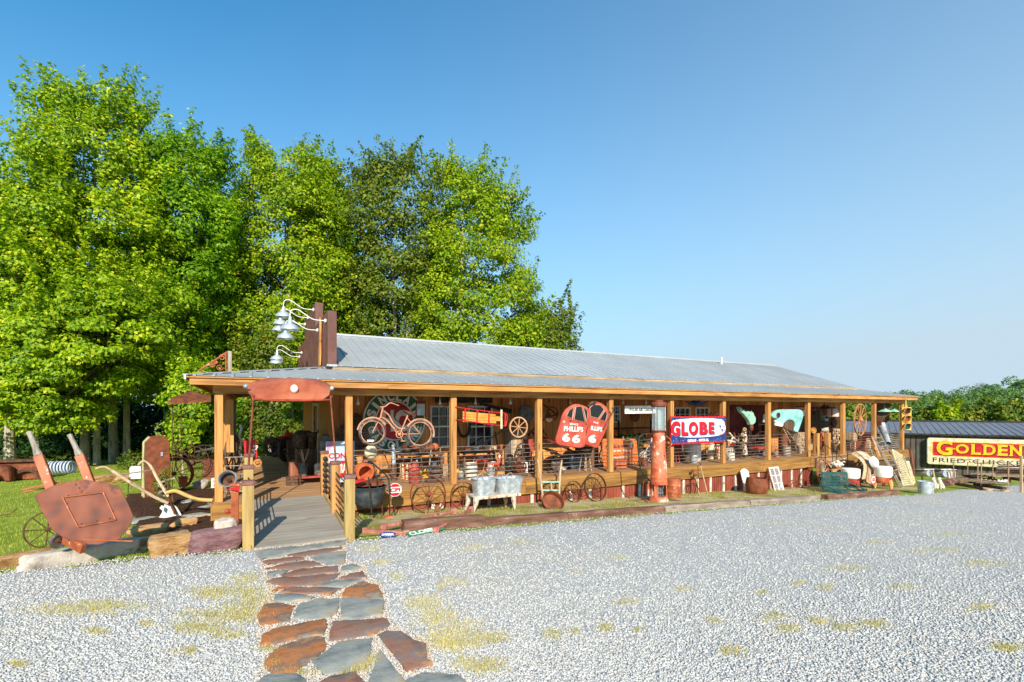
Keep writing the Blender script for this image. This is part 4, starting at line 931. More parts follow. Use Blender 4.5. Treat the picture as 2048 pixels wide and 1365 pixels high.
ed = [(i, i+1) for i in range(n-1)]+[(8*n+i+1, 8*n+i) for i in range(n-1)]+[((j+1)*n, j*n) for j in range(8)]+[(j*n+n-1, (j+1)*n+n-1) for j in range(8)]
mb.add([tuple(v_) for v_ in vs+vs2], f1+[tuple(m+i for i in f[::-1]) for f in f1]+[(a, b, m+b, m+a) for a, b in ed]); mb.build('hood_skin', mat('orange_red_car_paint', ['#94482e', '#b4603e', '#c07450'], 2, rough=.35, bump=.04, spec=.6, metal=.1), hd, angle=60)
for a, b in ((503, 790), (664, 792)): MB().tube([P(a, b, Y=10.05), P(a+4*(1 if a < 600 else -1), b+10, Y=10.0)], .02, 6).build('edge_curl', RUSTB, hd)
MB().tube([P(505, 792, Y=10.0)]+[P(505+i*15.6, 800+2.2*math.sin(i/9*3.14)-1.5+i*.2, Y=9.98) for i in range(11)], .018, 6).build('front_lip', RUSTR, hd)
for a, b, s_ in ((588.5, 778, 1.0), (491.5, 773, .6), (664, 777, .6)):
    c = P(a, b, Y=10.12); MB().ell(c, (.07*s_, .06, .08*s_), 16, 10).build('headlight', WHITE if s_ == 1 else GALV, hd)
for (a, b), (c_, d_) in (((507, 790), (497, 935)), ((661, 792), (672, 930))): MB().bar(P(a, b, Y=10.02), P(c_, d_, Y=9.5), .017, 8).build('support_rod', RUSTB, hd)
# gooseneck lamps on the false front
def gooseneck(my, mz, i, lb):
    t = thing('gooseneck_lamp', lb, 'wall lamp', (1.72, my, mz), (0, 0, 0), 'gooseneck lamps on the false front')
    MB().lathe([(.05, 0), (.05, .03), (.02, .05)], rotm(0, -90, 0), 14).build('wall_mount', WHITE, t, local=True)
    MB().tube(catmull([(-.04, 0, 0), (-.3, 0, .01), (-.5, 0, .12), (-.66, 0, .22), (-.8, 0, .2), (-.84, 0, .1), (-.84, 0, -.02)], 5), .012, 8).build('arm', WHITE, t, local=True)
    MB().lathe([(.035, .02), (.05, -.05), (.06, -.12), (.1, -.15), (.18, -.2), (.22, -.27), (.225, -.3), (.215, -.3), (.17, -.22), (.05, -.14)], Matrix.Translation((-.84, 0, 0)), 24, caps=False).build('shade', GALV, t, local=True)
    MB().ell((-.84, 0, -.2), (.05, .05, .07)).build('bulb', WHITE, t, local=True)
    return t
gl = [((628, 620), 'topmost gooseneck lamp, on the taller brown step'), ((652, 642), 'gooseneck lamp on the edge of the nearest brown step'), ((617, 636), 'second gooseneck lamp down the tall brown step'), ((611, 649), 'third gooseneck lamp down the tall brown step'),
      ((636, 661), 'gooseneck lamp lowest on the nearest step, above the slab'), ((600, 714), 'lower of the two far gooseneck lamps near the roof'), ((604, 706), 'upper of the two far gooseneck lamps near the roof')]
for i, ((px, py), lb) in enumerate(gl): p = P(px, py, X=1.72); gooseneck(p.y, p.z, i, lb)
# ---- things seen through the entrance, on the left porch
tr_ = thing('red_tractor', 'old red tractor with dark wheels parked beyond the entrance', 'tractor', (1.0, 17.8, DECK))
tp = P(570, 925, Y=18)
MB().prism(board([(528, 882), (570, 872), (575, 858), (582, 868), (592, 872), (590, 884), (560, 884), (530, 888)], 17.6), -.5, 0, FY(17.6)).build('bonnet', RED, tr_, .02)
MB().prism(board([(540, 884), (590, 884), (588, 915), (545, 915)], 17.7), -.4, 0, FY(17.7)).build('engine', DARKF, tr_)
for px, t, b, Y, rz in ((545, 874, 914, 17.4, -25), (574, 874, 925, 17.2, 50)):
    p, r_ = wpx(px, t, b, Y); w_ = wheel('tractor_wheel', 'dark tyred wheel of the tractor beyond the entrance, %s' % ('left' if px < 560 else 'right'), 'wheel', p, (0, 0, rz), r_, 6, DARKF, .05, .02, (.06, .2), .02, tyre=(.06, IRON))
    M_ = Matrix.Translation(p) @ rotm(0, 0, rz)
def boxthing(name, lb, cat, px0, px1, py0, py1, Y, dpt, m, bev=.01, z=None):
    a, b = P(px0, py1, Y=Y), P(px1, py0, Y=Y); z0 = a.z if z is None else z
    mb = MB().bx(a.x, b.x, Y, Y+dpt, z0, b.z); return one(name, mb, m, lb, cat, bev=bev)
crate(dk(587, 970), .3, .25, .2, DARKW, 'small dark wooden crate on the deck below the red brown box', slats=3)
boxthing('wooden_chest', 'red brown plank chest on the left porch floor', 'chest', 580, 612, 925, 954, 13.4, .5, wood('red_brown_chest', ['#6a3a28', '#8f5840', '#a36c52'], 'z'), z=.78)
bb = thing('low_bench', 'low red brown bench carrying a jug and a pale stone', 'bench', dk(615, 966))
MB().bx(.9, 1.75, 12.7, 13.1, .86, .9).build('seat', RUSTR, bb, .004)
for x in (.95, 1.7):
    for y in (12.75, 13.05): MB().bx(x-.02, x+.02, y-.02, y+.02, DECK, .858).build('leg', DARKW, bb)
pp = P(609, 950, Y=12.9); can((pp.x-.02, 12.9, .902), .34, OLDTIN, 'brown glass jug with dried stems on the low bench', 'jug', 'jug')
dz_ = MB()
for i in range(9): dz_.bar((pp.x-.02, 12.9, 1.2), (pp.x-.02+.12*math.sin(i*2), 12.9+.06*math.cos(i*3), 1.45+.02*i), .005, 4)
one('dried_stems', dz_, PALEW, 'dried grass stems standing in the jug on the bench', 'stems')
rock('white_stone', 'rough white quartz lump on the low bench', 'rock', (1.53, 12.85, .9), (.26, .2, .3), STONEW, 33)
ch = thing('armchair', 'old brown wooden armchair deep in the left porch', 'chair', P(585, 925, Y=16))
a, b = P(575, 915, Y=16), P(600, 880, Y=16)
MB().bx(a.x, b.x, 16.3, 16.36, 1.0, b.z).build('backrest', DARKW, ch, .01); MB().bx(a.x, b.x, 15.8, 16.3, 1.12, 1.18).build('seat', DARKW, ch, .01)
for x in (a.x+.03, b.x-.03):
    for y in (15.83, 16.27): MB().bx(x-.03, x+.03, y-.03, y+.03, DECK, 1.119).build('leg', DARKW, ch)
    MB().bx(x-.03, x+.03, 15.8, 16.29, 1.32, 1.36).build('armrest', DARKW, ch)
for px, py, rr_, Y, m, lb in ((607, 880, 19, 15.2, DARKF, 'dark brown round fan wheel standing inside the left porch'), ):
    c = P(px, py, Y=Y); r_ = rr_*dep(c)/970
    t = thing('round_drum', lb, 'drum', (c.x, Y, c.z-r_)); MB().lathe([(r_*.8, -.2), (r_, -.15), (r_, .15), (r_*.8, .2)], Matrix.Translation(c) @ rotm(90, 0, 40), 30).build('drum', m, t)
    MB().bx(c.x-.05, c.x+.05, Y-.05, Y+.05, DECK, c.z-r_*.9).build('stand', DARKF, t)
boxthing('workbench', 'dark timber workbench against the shop end wall', 'bench', 594, 634, 898, 940, 14.2, .7, DARKW, z=DECK)
for i, (px, py, h, lb) in enumerate(((604, 898, .35, 'squat dark cast iron pot on the dark workbench'), (624, 898, .42, 'tall dark cast iron pot on the dark workbench'))):
    p = P(px, py, Y=14.5); bucket((p.x, 14.5, P(px, 898, Y=14.2).z+.002), .1, .14, h, DARKF, lb, 'iron_pot', 'pot')
# hanging bell / milk can to the right of the entrance
mc = can(P(652, 905, Y=12.9)-Vector((0, 0, .1)), .55, OLDTIN, 'dark dented milk can behind the right ramp posts')
boxthing('plinth', 'dark box holding up the dented milk can', 'box', 641, 664, 908, 978, 12.7, .4, DARKF, z=DECK)
# oil company sign leaning (letters partly hidden)
sg = thing('enamel_sign', 'white and blue enamel sign with pink corners leaning on the porch rail', 'sign', P(683, 965, Y=11.75))
Ys = 11.6; x0, x1 = P(652, 900, Y=Ys).x, P(709, 900, Y=Ys).x; z0, z1 = P(680, 965, Y=Ys).z, P(680, 883, Y=Ys).z
MB().bx(x0, x1, Ys, Ys+.02, z0, z1).build('plate', mat('pale_blue_enamel', ['#9fb4cc', '#c3d0dd'], 5, rough=.4), sg)
PINK = mat('pink_enamel', ['#d07a9a', '#dd93ae'], 5)
for tr3 in ([(x0+.02, z1-.02), (x0+.2, z1-.02), (x0+.02, z1-.26)], [(x1-.02, z1-.02), (x1-.2, z1-.02), (x1-.02, z1-.26)]): MB().prism(tr3, 0, .003, FY(Ys)).build('corner_stripe', PINK, sg)
zl = P(680, 910, Y=Ys).z
MB().text('CONO', Matrix.Translation(((x0+x1)/2, Ys-.004, zl-.02)) @ rotm(90, 0, 0), (x1-x0)*.82, .13, .005, .04).build('lettering', REDB, sg)
MB().bx(x0+.22, x1-.06, Ys-.005, Ys-.001, z0+.1, zl-.14).build('lower_panel', RED, sg)
MB().text('TRAVEL', Matrix.Translation(((x0+x1)/2+.1, Ys-.009, (z0+zl)/2)) @ rotm(90, 0, 0), (x1-x0)*.5, .22, .005, .04).build('lettering', WHITE, sg)
# red fuel pump banner at the left porch corner
fb = thing('red_fuel_can', 'red tapered fuel pump with white lettering at the left porch rail', 'fuel pump', P(507, 925, Y=12.6))
Ys = 12.6
MB().prism(board([(487, 880), (512, 880), (516, 915), (505, 925), (490, 922)], Ys), -.12, 0, FY(Ys)).build('body', RED, fb, .01)
MB().text('GAS', Matrix.Translation(P(507, 903, Y=Ys-.008)) @ rotm(90, -70, 0), .3, .1, .006).build('lettering', WHITE, fb)
wheel('pulley', 'small yellow wooden pulley wheel below the red pump', 'pulley', P(515, 934, Y=12.3), (0, 0, 10), .085, 5, YELL if 0 else WOODZ, .05, .03, (.03, .08), .008)
# wheels / poles on the left side of the porch
p, r_ = wpx(466, 880, 945, 12.7); wheel('wagon_wheel', 'dark wagon wheel inside the left porch corner', 'wheel', (p.x, 12.7, max(p.z, DECK)), (0, 0, 70), .42, 10, DARKW, .06, .05, (.07, .2), .015)
for i, (px, lb) in enumerate(((456, 'yellow wooden pole nearest the corner post'), (463, 'second yellow pole hung along the left porch'), (469, 'dark pole hung beyond the yellow poles'))):
    one('pole', MB().beam(P(px, 800, Y=12+i*.4), P(px+1, 905, Y=12+i*.4), .05, .07), [WOODZ, WOODZ, DARKW][i], lb, 'pole')
one('hanging_chain', MB().tube([P(481+2*math.sin(i*1.9), 850+i*9, Y=13+.05*math.cos(i)) for i in range(9)], .03, 6), WHITED, 'pale rope and antler string hanging in the left porch', 'rope')
# ================================================================ PORCH, BAY BY BAY
def disc_letters(mb, st, c, r, a0, a1, w, h, Y, bold=.03):
    n = len(st)
    for i, ch_ in enumerate(st):
        a = R(a0+(a1-a0)*i/(n-1)); p = (c.x+r*math.sin(a), Y, c.z+r*math.cos(a)); tilt = math.degrees(a)
        if a0 > a1: tilt += 180
        mb.text(ch_, Matrix.Translation(p) @ rotm(90, 0, 0) @ rotm(0, 0, -tilt), w*(.45 if ch_ == 'I' else 1), h, .005, bold)
rs = thing('round_sign', 'big round green and red enamel sign on the wall behind the bicycle', 'sign', P(790, 905, Y=13.4))
c = P(790, 842, Y=13.35); r_ = .87; D = lambda y: Matrix.Translation((c.x, y, c.z)) @ WF
MB().lathe([(r_, 0), (r_, .03), (0, .03)], D(13.38), 48).build('disc', GREEN, rs)
MB().ring(r_, r_*.955, .031, .036, D(13.38), 48).ring(r_*.63, r_*.59, .031, .036, D(13.38), 48).build('white_ring', WHITE, rs)
MB().lathe([(r_*.588, .0), (r_*.588, .034), (0, .034)], D(13.38), 48).build('red_centre', RED, rs)
m_ = MB(); disc_letters(m_, 'SINCLAIR', c, r_*.775, -72, 72, .19, .24, 13.344, .05); disc_letters(m_, 'GASOLINE', c, r_*.775, 250, 110, .17, .24, 13.344, .05); m_.build('lettering', WHITE, rs)
MB().text('HC', Matrix.Translation((c.x, 13.343, c.z)) @ rotm(90, 0, 0), .74, .6, .005, .06).build('lettering', WHITE, rs)
# bicycle
bk = thing('bicycle', 'old rust orange cruiser bicycle hung under the beam before the round sign', 'bicycle', Wp(5, 590, 575, Y=10.98))
BY = 10.98; BP = mat('faded_orange_bicycle_paint', ['#a06248', '#c48a68', '#d6a280'], 7, rough=.6)
def bq(a, b, y=BY): return Wp(5, a, b, Y=y)
for nm, (ax, ay) in (('front_wheel', (363, 448)), ('rear_wheel', (768, 460))):
    c = bq(ax, ay); r_ = 117*dep(c)/970/4.267
    tt = MB().tube([(c.x+(r_-.025)*math.cos(a), BY, c.z+(r_-.025)*math.sin(a)) for a in [i*math.pi/20 for i in range(40)]], .025, 8, closed=True).build('tyre', RUBBER, bk)
    MB().ring(r_-.045, r_-.06, -.015, .015, Matrix.Translation(c) @ WF, 36).build('rim', BP, tt)
    sp_ = MB()
    for i in range(18): a = i*math.pi/9; sp_.bar(c, c+Vector((math.cos(a), 0, math.sin(a)))*(r_-.05), .002, 4)
    sp_.lathe([(.025, -.05), (.025, .05)], Matrix.Translation(c) @ WF, 12); sp_.build('spokes', PIPE, tt)
    a0, a1 = (20, 170) if nm == 'front_wheel' else (5, 150); off = 0 if nm[0] == 'f' else 0
    MB().tube([(c.x+(r_+.02)*math.cos(R(a)), BY, c.z+(r_+.02)*math.sin(R(a))) for a in np.linspace(a0-(20 if nm[0] == 'r' else -10), a1, 16)], .022, 6).build('mudguard', BP, bk)
fm = MB()
for a, b, r_ in (((452, 232), (432, 325), .02), ((440, 300), (363, 448), .013), ((665, 300), (598, 460), .015), ((590, 465), (768, 460), .011), ((655, 320), (768, 460), .01)): fm.bar(bq(*a), bq(*b), r_, 8)
fm.tube(zc(5, BY, [(450, 262), (500, 300), (540, 370), (590, 415), (640, 412)]), .016, 8).tube(zc(5, BY, [(440, 318), (490, 350), (540, 410), (570, 450), (598, 462)]), .016, 8).build('frame', BP, bk)
MB().tube(zc(5, BY, [(425, 232), (470, 228), (510, 200), (545, 206), (588, 222)]), .012, 8).build('handlebar', BP, bk)
MB().prism(board([(625, 268), (650, 262), (722, 290), (712, 302), (675, 300), (650, 285)], BY, k=5), -.09, .09, FY(BY)).bar(bq(665, 298), bq(668, 320), .012).build('saddle', RUSTD, bk, .01)
c = bq(590, 465); MB().ring(.085, .07, -.01, .01, Matrix.Translation(c+Vector((0, -.03, 0))) @ WF, 24).ring(.03, .0, -.03, .02, Matrix.Translation(c) @ WF, 12).bar(c+Vector((0, -.05, 0)), c+Vector((.06, -.05, -.14)), .01).box(c+Vector((.06, -.09, -.15)), (.09, .07, .02)).bar(c+Vector((0, .05, 0)), c+Vector((-.06, .05, .14)), .01).box(c+Vector((-.06, .09, .15)), (.09, .07, .02)).build('crankset', BP, bk)
MB().prism(board([(315, 512), (375, 512), (370, 528), (318, 528)], BY-.03, k=5), 0, .02, FY(BY-.03)).build('pedal_block', WHITE, bk)
for a, b, c_, d in ((440, 100, 440, 230), (700, 100, 690, 285)): MB().bar(bq(a, 140), bq(c_, d), .003, 4).build('hanging_wire', IRON, bk)
# dark disc on the wall, left of the sign
c = P(706, 873, Y=13.3); one('dark_disc', MB().lathe([(.42, 0), (.42, .05), (.3, .08), (0, .09)], Matrix.Translation(c) @ WF, 36), DARKF, 'large dark round blade leaning on the wall left of the round sign', 'disc')
one('dark_hide', MB().ell(P(712, 836, Y=13.3), (.13, .06, .13), 12, 7), DARKF, 'small dark bundle hanging on the wall left of the round sign', 'bundle')
# bulbs under the beam
for px, lb in ((716, 'first hanging bulb behind the beam, left of the bicycle'), (880, 'bulb beneath the beam left of the second tall post'), (951, 'bulb beneath the beam above the red sled'), (1021, 'bulb beneath the beam above the hanging spoked wheel'), (1141, 'bulb beneath the beam above the left painted truck door'), (1246, 'bulb beneath the beam left of the white lettered board'), (1292, 'bulb beneath the beam left of the glass pump')):
    c = P(px, 803, Y=12.0); t = thing('hanging_bulb', lb, 'lamp', c, group='bare bulbs under the porch ceiling')
    MB().lathe([(0, -.1), (.035, -.075), (.04, -.045), (.02, 0), (.018, .05)], Matrix.Translation(c), 12).build('bulb', WHITE, t); MB().bar(c+Vector((0, 0, .04)), c+Vector((0, 0, .45)), .012).build('socket_stem', WHITED, t)
# bay 1 floor things
def pot(px, py, r0, r1, h, m, lb, nm='flower_pot', cat='flower pot'): return bucket(dk(px, py), r0, r1, h, m, lb, nm, cat, handle=False)
t = thing('clay_chimney_pot', 'round terracotta pot lying with its dark mouth toward the ramp', 'pot', P(728, 972, Y=10.9))
c = P(729, 944, Y=10.75); MB().lathe([(.11, .3), (.16, .2), (.17, .05), (.175, 0), (.2, -.01), (.2, -.05), (.14, -.05), (.13, .2), (0, .22)], Matrix.Translation(c) @ rotm(-80, 0, 8), 30).build('pot', TERRA, t); MB().bar(c+Vector((-.1, .05, -.2)), c+Vector((.05, .1, -.35)), .015).build('stand', RUSTD, t)
ts = thing('tractor_seat_stool', 'cream painted tractor seat on thin legs behind the rail', 'stool', dk(748, 963))
c = P(742, 905, Y=11.4); MB().ell(c, (.15, .12, .17), 18, 10).build('seat', CREAM, ts)
for dx, dy in ((-.08, -.1), (.1, -.1), (0, .12)): MB().bar(c+Vector((0, 0, -.15)), (c.x+dx*1.6, c.y+dy*1.6, DECK), .012).build('leg', IRON, ts)
t = thing('striped_drum', 'orange and white striped drum planter beside the white lamp', 'drum', dk(811, 959)); h = .42
MB().lathe([(.11, 0), (.14, h)], Matrix.Translation(t.location), 24).build('drum', TERRA, t)
for i in range(8): a = i*math.pi/4; x_, y_ = t.location.x, t.location.y; MB().beam((x_+.112*math.cos(a), y_+.112*math.sin(a), DECK+.005), (x_+.142*math.cos(a), y_+.142*math.sin(a), DECK+h-.01), .04, .006, up=(math.cos(a), math.sin(a), 0)).build('stripe', CREAM, t)
t = thing('oil_lamp', 'old white glass oil lamp on the deck between the drum and yellow box', 'lamp', dk(834, 956)); MB().lathe([(.07, 0), (.08, .02), (.03, .05), (.09, .1), (.11, .17), (.07, .24), (.035, .28)], Matrix.Translation(t.location), 20).build('font', WHITED, t); MB().lathe([(.03, .28), (.05, .34), (.03, .42), (.028, .48)], Matrix.Translation(t.location), 16).build('chimney', GALV, t)
p = dk(853, 956); one('yellow_box', MB().bx(p.x-.14, p.x+.14, p.y-.08, p.y+.1, DECK, DECK+.19).bx(p.x-.05, p.x+.05, p.y-.01, p.y+.03, DECK+.19, DECK+.23), YELL, 'bright yellow metal box on the deck behind the large wheel', 'box', bev=.01)
pot(871, 955, .05, .06, .17, RED, 'small red and white tin can right of the yellow box', 'tin_can', 'can')
t = thing('jug_pedestal', 'pale jug on a slim green bottle stand above the rail', 'bottle', P(787, 925, Y=12.3)); c = P(787, 925, Y=12.3); MB().lathe([(.06, -.05), (.06, .16), (.045, .22), (.05, .33), (.03, .36), (.055, .42), (.03, .47), (0, .48)], Matrix.Translation(c), 18).build('bottle', GALV, t); MB().bx(c.x-.06, c.x+.06, 12.24, 12.36, DECK, c.z-.05).build('stand', DARKW, t)
# clutter along wall of bay 1: table with saddle heap
def table(x0, x1, y0, y1, zt, m, lb, nm='table', legs=True, shelf=False):
    t = thing(nm, lb, 'table', ((x0+x1)/2, (y0+y1)/2, DECK)); MB().bx(x0, x1, y0, y1, zt-.05, zt).build('top', m, t, .004)
    for x in (x0+.05, x1-.05):
        for y in (y0+.05, y1-.05): MB().bx(x-.03, x+.03, y-.03, y+.03, DECK, zt-.051).build('leg', m, t)
    if shelf: MB().bx(x0+.08, x1-.08, y0+.08, y1-.08, DECK+.2, DECK+.23).build('shelf', m, t)
    return t
a, b = P(800, 905, Y=12.6), P(885, 905, Y=12.6); table(a.x, b.x, 12.5, 13.2, a.z-.05, DARKW, 'dark plank table holding a heap of brown leather', shelf=True)
sd = thing('saddle_heap', 'heap of brown leather saddle and harness on the dark plank table', 'saddle', ((a.x+b.x)/2, 12.8, a.z-.05)); g = random.Random(8)
for i in range(9): x = a.x+.15+i*.12; sd_ = MB().ell((x, 12.75+g.uniform(-.1, .1), a.z+.05+g.uniform(-.02, .08)), (g.uniform(.08, .16), .12, g.uniform(.06, .13)), 10, 6).build('leather_piece', [RUSTD, DARKW, RUST, TERRA][i % 4], sd)
for i, (p0, p1, r_) in enumerate((((1060, 560), (1000, 600), .03), ((880, 560), (920, 520), .04))): pass
# shelf items / easels and crates behind the rail
for i, (px, w_, h_, m, lb) in enumerate(((830, .3, .5, DARKW, 'tall narrow dark crate under the plank table'), (770, .35, .4, WOODZ, 'honey coloured slatted crate near the striped drum'), (893, .3, .3, PALEW, 'pale crate beside the second tall post'))):
    crate(dk(px, 950)+Vector((0, 0, 0)), w_, .3, h_, m, lb, rot=(0, 0, 10*i))
for i, (a, b, c_, d, m, lb) in enumerate(((826, 905, 818, 950, PALEW, 'pale stick leaning below the harness table'), (840, 900, 846, 945, DARKW, 'dark axe handle leaning below the harness table'), (862, 900, 858, 942, GREYW, 'grey tool handle leaning near the yellow box'), (768, 905, 785, 955, RUSTD, 'rusty rod leaning behind the striped drum'), (878, 905, 876, 950, IRON, 'black iron hook bar beside the second tall post'))):
    one('tool_handle', MB().bar(P(a, b, Y=12.6), P(c_, d, Y=12.2), .018, 6), m, lb, 'tool')
# below the deck, bay 1
ck = thing('cauldron', 'large blue grey iron cauldron hanging beside the right ramp post', 'cauldron', P(735, 1022, Y=10.3))
c = P(736, 975, Y=10.35); r_ = .37
MB().lathe([(0, -.42), (.18, -.4), (.29, -.3), (.34, -.1), (r_, .0), (r_+.025, .02), (r_+.01, .03), (r_-.03, 0), (.3, -.1), (.2, -.33), (0, -.38)], Matrix.Translation(c), 32).build('bowl', OLDTIN if 0 else mat('blue_grey_iron', ['#33383c', '#4d5459', '#666d70'], 5, rough=.55, metal=.3, chip='#5c4030', chips=.64), ck)
MB().prism([(c.x-.36, c.z+.04), (c.x+.25, c.z+.04), (c.x+.32, c.z+.10), (c.x-.3, c.z+.11)], -.5, .0, FY(10.2)).build('wooden_lid', RUST, ck)
for a, z in ((-.28, 0), (.28, 0), (0, .22)): MB().bar(c+Vector((a, z, -.3)), (c.x+a*1.1, c.y+z, GZ(c.x, c.y)), .015).build('leg', RUSTD, ck)
MB().prism(board([(215, 870), (300, 850), (305, 858), (215, 888)], 10.0, k=5), -.2, .0, FY(10)).build('red_tray', RED, ck)
for i, (pts, lb) in enumerate((([(328, 830), (335, 900), (350, 1060), (355, 1140)], 'rusty forked iron bar hanging in front of the cauldron'), ([(350, 700), (420, 760), (490, 830), (505, 900), (510, 1160)], 'long bent iron handle bar right of the cauldron'), ([(400, 840), (405, 900), (415, 960)], 'short iron rod over the cauldron rim'))):
    one('iron_bar', MB().tube(zc(5, 9.95+.1*i, pts), .016, 7), IRON, lb, 'iron bar')
one('shovel_blade', MB().prism(board([(440, 1195), (520, 1160), (545, 1170), (530, 1190), (470, 1205)], 10.0, k=5), -.15, 0, FY(10.0)), TERRA, 'rusty shovel blade lying at the foot of the bent bar', 'shovel')
oc_ = thing('octagonal_sign', 'small red and white octagonal sign standing before the rim board', 'sign', Wp(5, 560, 1080, Y=10.3))
c = Wp(5, 555, 940, Y=10.3); r_ = 60*dep(c)/970/4.267; og = [(c.x+r_*math.cos(R(22.5+45*i)), c.z+r_*math.sin(R(22.5+45*i))) for i in range(8)]
MB().prism(og, -.01, 0, FY(10.3)).build('plate', WHITE, oc_); MB().prism([(c.x+(x-c.x)*.92, c.z+(z-c.z)*.92) for x, z in og], .001, .003, FY(10.3)).build('red_field', REDB, oc_)
MB().bx(c.x-r_*.85, c.x+r_*.85, 10.293, 10.296, c.z-r_*.42, c.z+r_*.42).build('white_band', WHITE, oc_)
MB().text('CPI', Matrix.Translation((c.x, 10.29, c.z)) @ rotm(90, 0, 0), r_*1.45, r_*.55, .004, .05).build('lettering', REDB, oc_)
MB().bar((c.x, 10.32, c.z-r_), (c.x, 10.32, GZ(c.x, 10.3)), .012).build('stake', IRON, oc_)
# wheels leaning on the porch (centre px, top, bottom, plane, spokes, lean)
WL = [(860, 952, 1028, 10.35, 12, -12, .055, 'large pale iron wheel leaning on the rim board left of the second post'), (929, 966, 1022, 10.55, 12, -10, .05, 'rusty spoked wheel leaning left of the washtub stand'), (1016, 985, 1010, 10.6, 8, -10, .05, 'small rust wheel in shadow behind the washtub stand legs'),
      (1107, 966, 1014, 10.6, 10, -12, .05, 'rusty wheel behind the wooden hand truck'), (1150, 965, 1008, 10.62, 10, -10, .04, 'smaller rusty wheel between the basin and the larger wheel'), (1195, 951, 1008, 10.5, 14, -12, .06, 'tall rusty spoked wheel below the painted truck doors')]
for px, t, b, Y, ns, ln, rw, lb in WL:
    p, r_ = wpx(px, t, b, Y); p.z = max(p.z, GZ(p.x, p.y)); wheel('wagon_wheel', lb, 'wheel', p, (ln, 0, 4), r_, ns, RUST if px < 1000 else RUSTD, rw, .02, (.055, .16), .007, 'wagon wheels leaning on the porch skirt', hubmat=RUST)
# beams lying in front of the verge
for i, (p0, p1, w_, lb) in enumerate((((758, 1060, .1), (908, 1022, .12), .075, 'long faded red iron beam propped across the timber kerb'), ((726, 1066, .04), (816, 1073, .04), .09, 'short faded red iron beam lying on the gravel edge'), ((866, 1066, .03), (948, 1018, .3), .07, 'angled faded red bar under the long red beam end'))):
    a, b = G(p0[0], p0[1]), G(p1[0], p1[1]); a.z += p0[2]; b.z += p1[2]
    if i == 0: a = P(760, 1056, d=dep(G(790, 1068))); b = P(912, 1022, d=dep(G(900, 1046)))
    if i == 2: a = G(868, 1068)+Vector((0, 0, .05)); b = P(944, 1018, d=dep(G(930, 1040))+.1)
    one('iron_beam', MB().beam(a, b, w_, w_*.8).box(a.lerp(b, .04), (.1, .1, .1)).box(a.lerp(b, .96), (.12, .1, .12)), mat('pinkish_faded_iron_%d' % i, ['#8a5144', '#a86a5a', '#bd8472'], 4, rough=.6, chip='#7a3b2c', chips=.58), lb, 'beam', bev=.012)
cs = thing('closed_sign', 'green tin sign lying flat on the gravel below the red beams', 'sign', G(850, 1071))
a, b = G(815, 1077), G(888, 1062); rt = (b-a).normalized(); up = Vector((-.2, .9, .35)).normalized()
c = (a+b)/2+Vector((0, 0, .06)); F = fr(c, rt, up); L = (b-a).length
MB().prism([(-L/2, -.06), (L/2, -.06), (L/2, .06), (-L/2, .06)], -.004, .004, F).build('plate', mat('bright_green_enamel', ['#1d7a4a', '#2a9a5e'], 4, rough=.5), cs); MB().text('CLOSED', F @ Matrix.Translation((-.08*L, 0, .006)), L*.75, .1, .003, .04).build('lettering', WHITE, cs)
lp = thing('licence_plate', 'dark oval plate with pale markings on the gravel by the beams', 'plate', G(776, 1078)); F = fr(G(776, 1076)+Vector((0, 0, .05)), (.88, -.47, 0), (-.2, .9, .45))
MB().lathe([(.14, -.004), (.14, .004)], F @ Matrix.Diagonal((1, .45, 1, 1)), 28).build('plate', NAVY, lp); MB().text('LHOBER', F @ Matrix.Translation((0, 0, .007)), .2, .05, .003, .04).build('lettering', WHITE, lp)
# timber kerb
for i, ((a, b), lb) in enumerate(zip(((808, 970), (970, 1136), (1136, 1330), (1330, 1500), (1500, 1640), (1655, 1800)), ('split weathered kerb timber nearest the ramp', 'reddish kerb timber in front of the washtubs', 'brown kerb timber left of the glass topped pump', 'grey kerb timber right of the glass topped pump', 'grey kerb timber in front of the rusty barrel', 'dark kerb timber in front of the white tubs'))):
    ya_, yb_ = np.interp([a, b], [808, 1640, 1800], [1066, 1001, 990]); A, B = G(a, ya_), G(b, yb_); A.y += .1; B.y += .1; h = .14 if i else .2; g = random.Random(i)
    n = 7; pts = [A.lerp(B, (t+.03)/(n-1+.06)) for t in range(n)]; mb = MB()
    for p in pts: p.z = GZ(p.x, p.y)
    vs = []
    for p in pts:
        for dx, dz in ((-.11, -.05), (-.11, h*.85), (-.08, h), (.09, h), (.11, h*.8), (.11, -.05)): vs.append((p.x+g.uniform(-.006, .006), p.y+dx+g.uniform(-.012, .012), p.z+dz+g.uniform(-.012, .012)))
    k = 6; mb.add(vs, [(i_*k+j, (i_+1)*k+j, (i_+1)*k+(j+1) % k, i_*k+(j+1) % k) for i_ in range(n-1) for j in range(k)]+[tuple(range(k)), tuple(range((n-1)*k, n*k))[::-1]])
    one('kerb_timber', mb, TIMB if i in (0, 1, 2, 5) else mat('grey_kerb_timber_%d' % i, ['#6d5d50', '#8e7e70', '#a6988a'], 5, (.3, 1.5, 1.5), bump=.6, bdist=.01, chip='#4d3b30', chips=.6), lb, 'timber')
